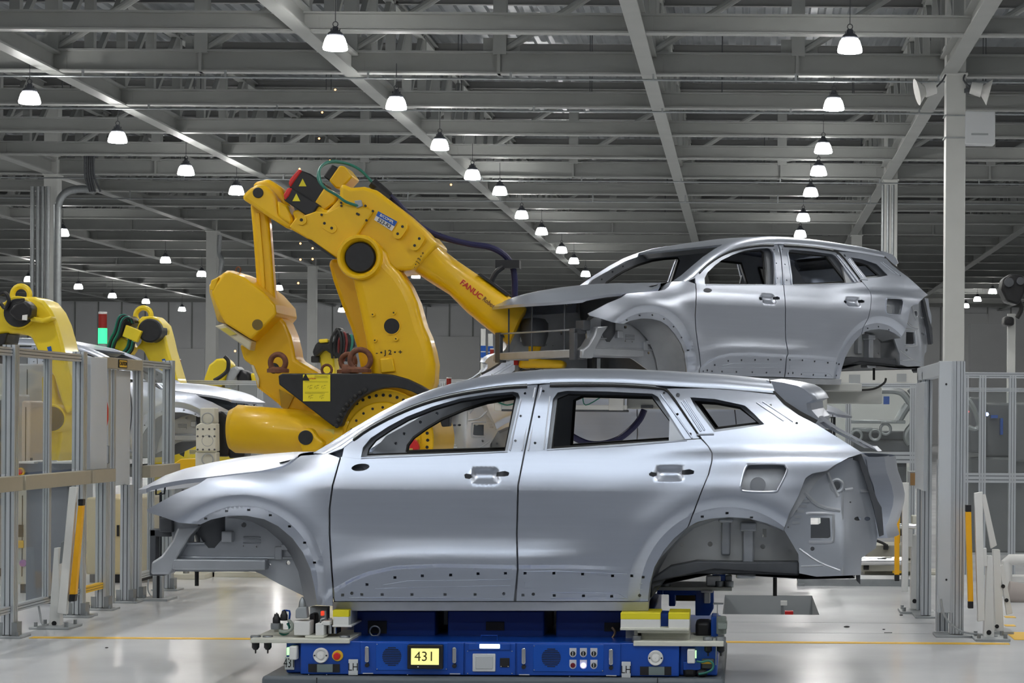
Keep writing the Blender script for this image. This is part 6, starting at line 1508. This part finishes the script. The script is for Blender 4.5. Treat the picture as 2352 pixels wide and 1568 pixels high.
t = thing('vacuum_pipe_rig', P(2330, 1380, 19), 'white elbow pipe rig behind the braced stand', 'pipe rig'); t.location.z = 0
b = MB(); b.tube([P(2352 + 30, 1285, 19), P(2318, 1285, 19), P(2312, 1290, 19), P(2312, 1310, 19), P(2312, 1420, 19)], .05, 12, 0); b.pbox(2300, 1325, 2400, 1335, 19, 19.3); b.build('pipe', M_WHITE, t)
b = MB(); b.cyl(P(2316, 1360, 18.4), P(2400, 1372, 18.4), .10, 18); a = P(2325, 1372, 18.4); b.box((a.x - .05, 18.35, 0), (a.x + .05, 18.5, a.z)); b.build('motor_drum', mat('drum_greige', (.36, .32, .30), .5), t)
# stand under the nose and low plates
t = thing('sensor_stand', P(362, 1385, 18.0), 'short grey stand on a bolted plate under the car nose', 'stand'); t.location.z = 0
b = MB(); a, c_ = P(350, 1386, 18.0), P(372, 1322, 18.0); b.box((a.x, 18.0, 0), (c_.x, 18.07, c_.z)); b.build('post', M_GREYP, t, bevel=.003)
b = MB(); b.box((a.x - .06, 17.88, 0), (c_.x + .08, 18.2, .018)); b.build('base_plate', M_GREYP, t)
b = MB(); b.pbox(360, 1322, 366, 1375, 17.99, 18.0); b.build('slot', M_INK, t)
b = MB(); b.tube([P(x, y, 17.98) for x, y in ((341, 1330), (340, 1355), (347, 1368))], .006, 6, 4); b.build('cable', M_GREYP, t)
for i, (x0, x1, yy, h, lab) in enumerate(((372, 470, 20.3, .05, 'low pale plate on the floor under the car nose'), (480, 640, 20.6, .05, 'low pale plate on the floor behind the front wheel arch'))):
    t = thing('floor_plate', P((x0 + x1) / 2, 1340, yy), lab, 'plate', 'low floor plates'); t.location.z = 0
    b = MB(); a = P(x0, 1340, yy).x; c_ = P(x1, 1340, yy).x; b.box((a, yy, .0), (c_, yy + .9, h)); b.build('plate', M_CREAM, t, bevel=.004)
    b = MB(); m_ = (a + c_) / 2; b.cyl((m_, yy + .1, h), (m_, yy + .1, h + .08), .03, 10); b.cyl((m_, yy + .1, h + .08), (m_, yy + .1, h + .12), .018, 10); b.build('levelling_foot', M_GALV, t)
# ================================================================== bodies, robots and towers further back
car3 = copy_tree(car1); tag(car3, 'pale car body behind the clear fence, only its bonnet and front corner showing')
car3.rotation_euler = (0, 0, math.pi); car3.location = (P(545, 940, 24.2).x - 2.13, 25.2, 1.0)
car4 = copy_tree(car1); tag(car4, 'bare car body behind, seen through the window openings of the front body')
car4.rotation_euler = (0, 0, math.pi); car4.location = (P(1505, 960, 22.8).x, 23.75, .88)
for o_, zz in ((car3, 1.0), (car4, .88)):
    t = thing('body_skid', (o_.location.x, o_.location.y, 0), 'grey conveyor skid carrying the ' + ('pale car body behind the fence' if o_ is car3 else 'car body behind the front one'), 'skid', 'conveyor skids')
    b = MB()
    for s in (-.5, .5): b.box((o_.location.x - 1.7, o_.location.y + s - .06, zz - .14), (o_.location.x + 1.7, o_.location.y + s + .06, zz - .01))
    b.build('runner', M_GREYP, t, bevel=.01)
    b = MB()
    for x in (-1.2, 1.2): b.box((o_.location.x + x - .06, o_.location.y - .6, 0), (o_.location.x + x + .06, o_.location.y + .6, zz - .14))
    b.build('leg', M_GREYP, t)
def p8(pts): return [(x / 3.408, 640 + y / 3.408) for x, y in pts]
def disc(t, x, y, r, Y, dep, nm, m, par=None, bev=.01):
    q = P(x / 3.408, 640 + y / 3.408, Y); b = MB(); b.cyl((q.x, Y, q.z), (q.x, Y + dep, q.z), r / 3.408 / FP * Y, 28); return b.build(nm, m, par or t, bevel=bev)
Y1 = 22.0
r1 = thing('industrial_robot', (P(115, 1100, Y1).x, Y1, 0), 'yellow robot behind the fence with a black wrist disc, nearest the edge of the view', 'robot')
def pr(t, pts, Y, y0, y1, nm, m, bev=.03, par=None): b = MB(); b.pprism(p8(pts), Y + y0, Y + y1); return b.build(nm, m, par or t, bevel=bev, segs=3, smooth=45)
arm = pr(r1, [(-90, 330), (0, 190), (90, 160), (180, 140), (265, 140), (340, 172), (402, 250), (448, 350), (482, 470), (512, 600), (560, 800), (590, 1010), (520, 1060), (478, 960), (420, 760), (310, 600), (240, 450), (130, 425), (0, 432), (-60, 470)], Y1, -.15, .35, 'arm', M_YEL2)
disc(r1, 135, 262, 128, Y1 - .22, .3, 'wrist_ring', M_YEL2, arm); disc(r1, 135, 265, 112, Y1 - .27, .3, 'wrist_disc', M_BLACKM, arm, .02)
pr(r1, [(120, 185), (190, 165), (245, 215), (235, 300), (130, 330), (60, 260)], Y1, -.42, -.2, 'wrist_motor', M_BLACK, .03, arm)
pr(r1, [(175, 285), (212, 280), (208, 325), (172, 322)], Y1, -.44, -.42, 'white_label', M_WHITE, 0, arm)
b = MB(); q = P(165 / 3.408, 640 + 125 / 3.408, Y1); b.torus((q.x, Y1, q.z), (0, 1, 0), .09, .03, 20, 8); b.build('lifting_lug', M_YEL2, arm)
pr(r1, [(-60, 440), (60, 420), (40, 510), (-60, 560)], Y1, -.2, .2, 'tool_flange', M_BLACK, .02, arm)
pr(r1, [(368, 535), (398, 527), (412, 598), (385, 600)], Y1, -.157, -.15, 'blue_label', mat('sign_blue', (1, 1, 1)), 0, arm)
b = MB(); b.tube([P(x / 3.408, 640 + y / 3.408, Y1 - .3) for x, y in ((-20, 130), (40, 110), (70, 170), (40, 230), (0, 190), (-30, 210))], .02, 6, 5); b.tube([P(x / 3.408, 640 + y / 3.408, Y1 - .4) for x, y in ((100, 170), (190, 160), (170, 195), (110, 200))], .012, 6, 2); b.build('cable', M_BLACK, arm)
pr(r1, [(240, 290), (320, 310), (400, 290), (395, 320), (330, 345), (230, 330)], Y1, -.3, -.12, 'side_pin', M_YEL2, .02, arm)
body = pr(r1, [(320, 760), (420, 740), (455, 960), (560, 1000), (575, 1050), (480, 1100), (480, 1250), (440, 1500), (300, 1500), (290, 1250), (330, 1100)], Y1, .1, .7, 'lower_arm', M_YEL2, .04)
disc(r1, 400, 1090, 112, Y1 - .1, .4, 'joint_ring', M_YEL2, body); disc(r1, 395, 1095, 96, Y1 - .15, .3, 'joint_cover', M_BLACKM, body)
b = MB(); a = P(110, 1080, Y1 + .4); b.lathe((a.x, Y1 + .4, 0), [(.5, 0), (.5, .06), (.38, .1), (.36, a.z)], 24); b.build('pedestal', M_YEL2, r1)
Y2 = 27.0
r2_ = thing('industrial_robot', (P(395, 900, Y2).x, Y2, 0), 'yellow robot with a green-cabled black wrist, reaching over the white car bonnet', 'robot')
arm = pr(r2_, [(1060, 545), (1100, 500), (1120, 400), (1070, 330), (1110, 295), (1200, 290), (1270, 360), (1300, 470), (1320, 560), (1380, 760), (1430, 925), (1415, 1000), (1330, 1000), (1320, 925), (1240, 800), (1160, 640), (1120, 560)], Y2, -.1, .35, 'arm', M_YEL2)
disc(r2_, 1175, 400, 104, Y2 - .2, .3, 'wrist_ring', M_YEL2, arm); disc(r2_, 1170, 405, 94, Y2 - .3, .3, 'wrist_disc', M_BLACKM, arm, .02)
pr(r2_, [(985, 360), (1110, 410), (1070, 498), (955, 450)], Y2, -.36, -.28, 'yellow_plate', M_YEL2, .01, arm)
pr(r2_, [(930, 310), (1000, 280), (1060, 330), (1000, 380), (900, 500), (860, 490)], Y2, -.25, .1, 'wrist_body', M_BLACK, .05, arm)
pr(r2_, [(830, 500), (880, 430), (1000, 480), (1040, 540), (1000, 600), (900, 560)], Y2, -.2, .1, 'wrist_casting', M_YEL2, .03, arm)
pr(r2_, [(820, 520), (880, 540), (1000, 590), (985, 630), (815, 615)], Y2, -.25, .15, 'tool', M_BLACK, .03, arm)
b = MB(); q = P(1105 / 3.408, 640 + 285 / 3.408, Y2); b.torus((q.x, Y2 + .1, q.z), (0, 1, 0), .10, .035, 18, 8); b.build('lifting_lug', M_YEL2, arm)
for k_, m in ((0, M_GREENC), (1, M_BLACK), (2, M_GREENC), (3, M_BLACK)):
    b = MB(); d = k_ * 14; b.tube([P((x + d) / 3.408, 640 + (y + d * .6) / 3.408, Y2 - .32 - .02 * k_) for x, y in ((1010, 330), (985, 285), (930, 300), (895, 410), (860, 480), (850, 560), (920, 600), (990, 540), (1010, 470))], .014, 6, 5); b.build('cable', m, arm)
pr(r2_, [(1345, 830), (1375, 825), (1385, 870), (1355, 880)], Y2, -.12, -.1, 'slot_boss', M_YEL2, .005, arm)
pr(r2_, [(1265, 630), (1290, 625), (1305, 670), (1280, 672)], Y2, -.107, -.1, 'blue_label', mat('sign_blue', (1, 1, 1)), 0, arm)
b = MB(); a = P(402, 920, Y2 + .4); b.lathe((a.x, Y2 + .15, 0), [(.5, 0), (.5, .06), (.3, .1), (.22, a.z)], 24); b.build('pedestal', M_YEL2, r2_)
def p4(pts): return z4(pts)
Y3 = 31.0
r3 = thing('industrial_robot', (P(500, 900, Y3).x, Y3, 0), 'small distant yellow robot with a grey band, left of the counterweight arm', 'robot')
def q4(t, pts, Y, y0, y1, nm, m, bev=.03, par=None): b = MB(); b.pprism(z4(pts), Y + y0, Y + y1); return b.build(nm, m, par or t, bevel=bev, segs=2, smooth=45)
arm = q4(r3, [(70, 1600), (85, 1530), (115, 1445), (165, 1405), (215, 1400), (255, 1440), (250, 1500), (215, 1560), (190, 1600)], Y3, 0, .4, 'arm', M_YEL2)
q4(r3, [(240, 1480), (290, 1450), (320, 1480), (280, 1540), (250, 1600), (215, 1600)], Y3, -.1, .3, 'grey_cover', M_GREYP, .03, arm)
q4(r3, [(320, 1470), (390, 1500), (400, 1560), (350, 1580), (290, 1550)], Y3, -.05, .3, 'black_motor', M_BLACK, .05, arm)
q4(r3, [(390, 1500), (430, 1500), (440, 1560), (400, 1570)], Y3, -.05, .3, 'wrist', M_YEL2, .03, arm)
b = MB(); b.tube([V4(x, y, Y3 - .12) for x, y in ((150, 1550), (200, 1520), (240, 1480), (245, 1420), (220, 1390))], .03, 6, 5); b.build('cable', M_BLACK, arm)
b = MB(); a = P(490, 890, Y3); b.lathe((a.x - .1, Y3 + .2, 0), [(.5, 0), (.4, .1), (.3, a.z)], 20); b.build('pedestal', M_YEL2, r3)
Y4 = 34.0
r4 = thing('industrial_robot', (P(765, 850, Y4).x, Y4, 0), 'small distant yellow robot loaded with black wiring, between the robot arms', 'robot')
arm = q4(r4, [(840, 1350), (880, 1330), (940, 1330), (960, 1500), (980, 1700), (880, 1700), (860, 1450)], Y4, 0, .4, 'arm', M_YEL2)
q4(r4, [(800, 1360), (830, 1290), (930, 1290), (990, 1270), (1060, 1290), (1030, 1390), (1000, 1420), (880, 1340), (820, 1400)], Y4, -.2, .2, 'wrist_body', M_BLACK, .05, arm)
q4(r4, [(950, 1200), (985, 1190), (1010, 1250), (1080, 1240), (1090, 1330), (1000, 1340), (950, 1280)], Y4, -.1, .3, 'tool_block', M_BLACK, .04, arm)
q4(r4, [(795, 1385), (850, 1385), (850, 1430), (795, 1430)], Y4, -.1, .2, 'tool_tip', M_BLACK, .02, arm)
q4(r4, [(845, 1275), (905, 1270), (910, 1295), (850, 1300)], Y4, -.22, .0, 'yellow_cap', M_YEL2, .02, arm)
for k_ in range(5):
    b = MB(); b.tube([V4(940 + 22 * k_, 1400, Y4 - .15), V4(930 + 28 * k_, 1280, Y4 - .25), V4(975 + 22 * k_, 1215 + 8 * k_, Y4 - .2), V4(1000 + 18 * k_, 1300, Y4 - .3), V4(985 + 15 * k_, 1420, Y4 - .2)], .022, 6, 5); b.build('cable', (M_RUBBER, M_BLACK, mat('dark_red_cable', (.15, .02, .02), .5), M_BLACK, M_GREENC)[k_], arm)
b = MB(); a = V4(920, 1600, Y4); b.lathe((a.x, Y4 + .2, 0), [(.45, 0), (.4, .1), (.25, a.z)], 20); b.build('pedestal', M_YEL2, r4)
# signal towers
def tower(x, ytop, s, Y, label, lit=True):
    a = P(x, ytop, Y); k_ = s * Y / FP; t = thing('signal_tower', (a.x, Y, 0), label, 'signal light', 'stack signal lights')
    h = k_ * 2.2
    MB().cyl((a.x, Y, a.z - h * .9), (a.x, Y, a.z - h * .12), k_ * .5, 16).build('red_section', M_REDL, t)
    MB().cyl((a.x, Y, a.z - h * .12), (a.x, Y, a.z), k_ * .52, 16).build('cap', M_WHITE, t)
    MB().cyl((a.x, Y, a.z - h * 1.75), (a.x, Y, a.z - h * .9), k_ * .54, 16).build('green_section', M_GREENL, t)
    MB().cyl((a.x, Y, a.z - h * 3.1), (a.x, Y, a.z - h * 1.75), k_ * .5, 16).build('grey_section', M_GREYP, t)
    MB().cyl((a.x, Y, 0), (a.x, Y, a.z - h * 3.1), k_ * .15, 10).build('pole', M_WHITE, t)
tower(236, 716, 19, 26.5, 'signal tower with red top and lit green lamp left of the wired robot')
tower(411, 824, 9, 40, 'small signal tower with lit green lamp right of the wired robot')
tower(945, 845, 9, 36, 'small green signal tower peeking beside the robot lower arm')
tower(1031, 866, 11, 24, 'small green signal tower just above the front body windscreen pillar')
tower(1130, 800, 9, 30, 'small signal tower beside the blue banded pipes below the raised nose')
for i, (x, y0) in enumerate(((1110, 755), (1123, 765))):
    t = thing('banded_pipe', (P(x, 850, 31).x, 31 + i * .2, 0), ('white pipe with blue bands near the raised car nose, the taller', 'white pipe with blue bands near the raised car nose, the shorter')[i], 'pipe', 'banded white pipes')
    a = P(x, y0, 31); MB().cyl((a.x, 31 + i * .2, 0), (a.x, 31 + i * .2, a.z), .035, 12).build('pipe', M_WHITE, t)
    for y in (800, 815): q = P(x, y, 31); MB().cyl((q.x, 31 + i * .2, q.z - .04), (q.x, 31 + i * .2, q.z + .04), .04, 12).build('blue_band', mat('sign_blue', (1, 1, 1)), t)
# bracket tower before the pale body
t = thing('locator_tower', P(478, 1060, 20.6), 'cream locating tower with round pressed marks before the pale car bonnet', 'fixture'); t.location.z = 0
def p1(pts): return [(280 + x / 2.45, 820 + y / 2.45) for x, y in pts]
b = MB(); b.pprism(p1([(440, 285), (523, 285), (525, 372), (440, 372)]), 20.6, 20.75); b.pprism(p1([(415, 385), (440, 370), (528, 372), (530, 530), (415, 530)]), 20.57, 20.72); b.pprism(p1([(412, 535), (530, 535), (530, 900), (412, 900)]), 20.6, 20.75); b.build('tower_plate', mat('cream_plate', (1, 1, 1)), t, bevel=.01)
b = MB(); a = P(450, 1190, 20.65); c_ = P(496, 1190, 20.65); b.box((a.x, 20.6, 0), (c_.x, 20.75, P(470, 1150, 20.6).z)); b.build('column', M_GREYP, t)
b = MB()
for x, y in ((480, 345), (480, 470), (480, 575)):
    q = P(280 + x / 2.45, 820 + y / 2.45, 20.56); b.torus((q.x, 20.575, q.z), (0, 1, 0), .055, .006, 20, 6)
b.build('round_mark', M_GREYP, t)
b = MB()
for x in (425, 455, 490, 520):
    for y in (405, 445, 520): q = P(280 + x / 2.45, 820 + y / 2.45, 20.56); b.cyl((q.x, 20.565, q.z), (q.x, 20.58, q.z), .010, 8)
b.build('bolt', M_STEEL_DK, t)
b = MB(); b.pprism(p1([(532, 310), (560, 300), (600, 340), (620, 420), (600, 560), (532, 560)]), 20.8, 21.2); b.pprism(p1([(600, 480), (680, 470), (690, 560), (600, 570)]), 20.8, 21.1); b.build('clamp_unit', M_BLACK, t, bevel=.02)
b = MB(); b.pprism(p1([(290, 600), (330, 572), (420, 570), (425, 640), (290, 640)]), 20.7, 21.0); b.build('yellow_base', M_YEL, t, bevel=.01)
# open body side frame behind on the right
t = thing('body_side_frame', P(2090, 1040, 28.5), 'bright open car body side frame standing behind the car tail', 'body frame'); t.location.z = 0
def fr(pts, r, nm, m=M_CHROME): b = MB(); b.tube([P(x, y, 28.5) for x, y in pts], r, 10, 6); b.build(nm, m, t)
fr([(2020, 896), (2055, 897), (2075, 905), (2092, 930), (2100, 955), (2096, 975), (2085, 990), (2082, 1005), (2090, 1020)], .05, 'rear_pillar', M_GALV)
fr([(2090, 892), (2102, 912), (2112, 940), (2114, 990)], .05, 'outer_pillar', M_GALV); fr([(2085, 930), (2072, 950), (2062, 968)], .06, 'brace', M_GALV)
b = MB(); b.pbox(1955, 965, 2080, 972, 28.4, 28.6); b.pbox(1958, 982, 2005, 990, 28.4, 28.6); b.pbox(2022, 966, 2060, 972, 28.3, 28.4); b.build('crossbar', M_GALV, t, bevel=.01)
b = MB(); b.pbox(1950, 990, 2085, 1012, 28.6, 29.6); b.pbox(1960, 1012, 2110, 1048, 28.5, 29.8); a = P(2000, 1048, 28.6); b.box((a.x, 28.7, 0), (a.x + .5, 29.4, a.z)); b.build('underbody', M_STEEL_DK, t, bevel=.03)
b = MB()
for x, y in ((1968, 1000), (2010, 998), (2034, 985)): b.torus(P(x, y, 28.4), (0, 1, 0), .07, .02, 16, 8)
b.build('pressed_ring', M_GALV, t)
b = MB(); b.pbox(2030, 910, 2043, 928, 29, 29.1); b.build('blue_sign', mat('sign_blue', (1, 1, 1)), t)
# dark machines behind the right-hand fence
t = thing('welding_machine', P(2300, 1040, 25), 'dark machine with a blue lit lamp behind the right-hand clear fence', 'machine'); t.location.z = 0
b = MB(); b.pbox(2225, 912, 2262, 1040, 25, 25.6); b.pbox(2262, 925, 2330, 1050, 25.3, 26); b.pbox(2330, 925, 2400, 1060, 25, 25.5); a = P(2230, 1050, 25); b.box((a.x, 25.2, 0), (a.x + .8, 25.9, a.z)); b.build('body', mat('machine_slate', (.13, .135, .14), .5), t, bevel=.03)
b = MB(); b.tube([P(x, y, 24.7) for x, y in ((2214, 912), (2226, 920), (2240, 945), (2248, 975), (2240, 985), (2225, 980))], .03, 8, 5); b.build('bent_tube', M_GALV, t)
b = MB(); b.sphere(P(2267, 951, 24.8), .022, 10, 8); b.build('blue_lamp', mat('blue_lit_lamp', (.2, .3, 1), .3, emit=(.35, .45, 1), estr=8), t)
b = MB(); b.sphere(P(2224, 945, 24.8), .012, 8, 6); b.sphere(P(2240, 948, 24.8), .012, 8, 6); b.build('red_lamp', mat('red_lit', (1, .1, .1), .3, emit=(1, .05, .05), estr=3), t)
b = MB(); b.pbox(2276, 953, 2292, 960, 25.2, 25.3); b.pbox(2298, 960, 2304, 998, 25.2, 25.3); b.build('label_strip', mat('sign_blue', (1, 1, 1)), t)
t = thing('camera_mast', P(2323, 1000, 27), 'black camera unit on a tall pale mast at the far right', 'mast'); t.location.z = 0
b = MB(); a = P(2324, 720, 27); b.box((a.x - .05, 27, 0), (a.x + .05, 27.1, a.z)); b.build('mast', M_COLUMN, t, bevel=.005)
b = MB(); b.pprism([(2304, 640), (2320, 628), (2352, 632), (2356, 668), (2340, 700), (2312, 692), (2300, 665)], 26.8, 27.2); b.pprism([(2308, 725), (2330, 728), (2330, 748), (2306, 746)], 26.8, 27.1); b.build('camera_head', M_BLACK, t, bevel=.03)
b = MB(); c_ = P(2318, 648, 26.75); b.cyl(c_, c_ + Vector((0, .1, 0)), .06, 18); c_ = P(2344, 645, 26.75); b.cyl(c_, c_ + Vector((0, .1, 0)), .05, 18); b.build('lens', M_STEEL_DK, t)
b = MB(); b.tube([P(x, y, 26.9) for x, y in ((2340, 690), (2346, 710), (2336, 730))], .03, 8, 4); b.build('cable', M_RUBBER, t)
t = thing('pale_locker', P(2290, 800, 60), 'row of tall pale lockers along the far right wall', 'locker'); t.location.z = 0
b = MB(); a = P(2230, 742, 100); c_ = P(2400, 742, 100); b.box((a.x, 100, 0), (c_.x, 101, a.z)); b.build('locker_body', M_WALL, t, bevel=.01)
t = thing('office_cabin', P(1930, 860, 60), 'pale cabin wall far behind the raised car tail', 'cabin'); t.location.z = 0
b = MB(); a = P(1880, 850, 48); c_ = P(2110, 850, 48); b.box((a.x, 48, 0), (c_.x, 49, P(1950, 838, 48).z)); b.build('cabin_wall', M_COLUMN, t); b = MB(); b.pbox(1950, 860, 1976, 884, 47.98, 48); b.pbox(2060, 858, 2082, 876, 47.98, 48); b.build('cabin_window', M_GREYP, t)
b = MB(); random.seed(3)
for x, y in ((770, 206), (740, 258), (733, 318), (758, 369), (720, 408), (688, 388), (690, 596), (718, 595), (690, 559), (685, 650), (718, 570), (540, 806), (1036, 424)):
    b.sphere(P(x, y, 23), .011, 6, 4)
tag(b.build('welding_sparks', mat('spark', (1, .5, .2), .5, emit=(1, .40, .10), estr=9)), 'tiny orange welding sparks drifting in the air around the robot', 'sparks', kind='stuff')
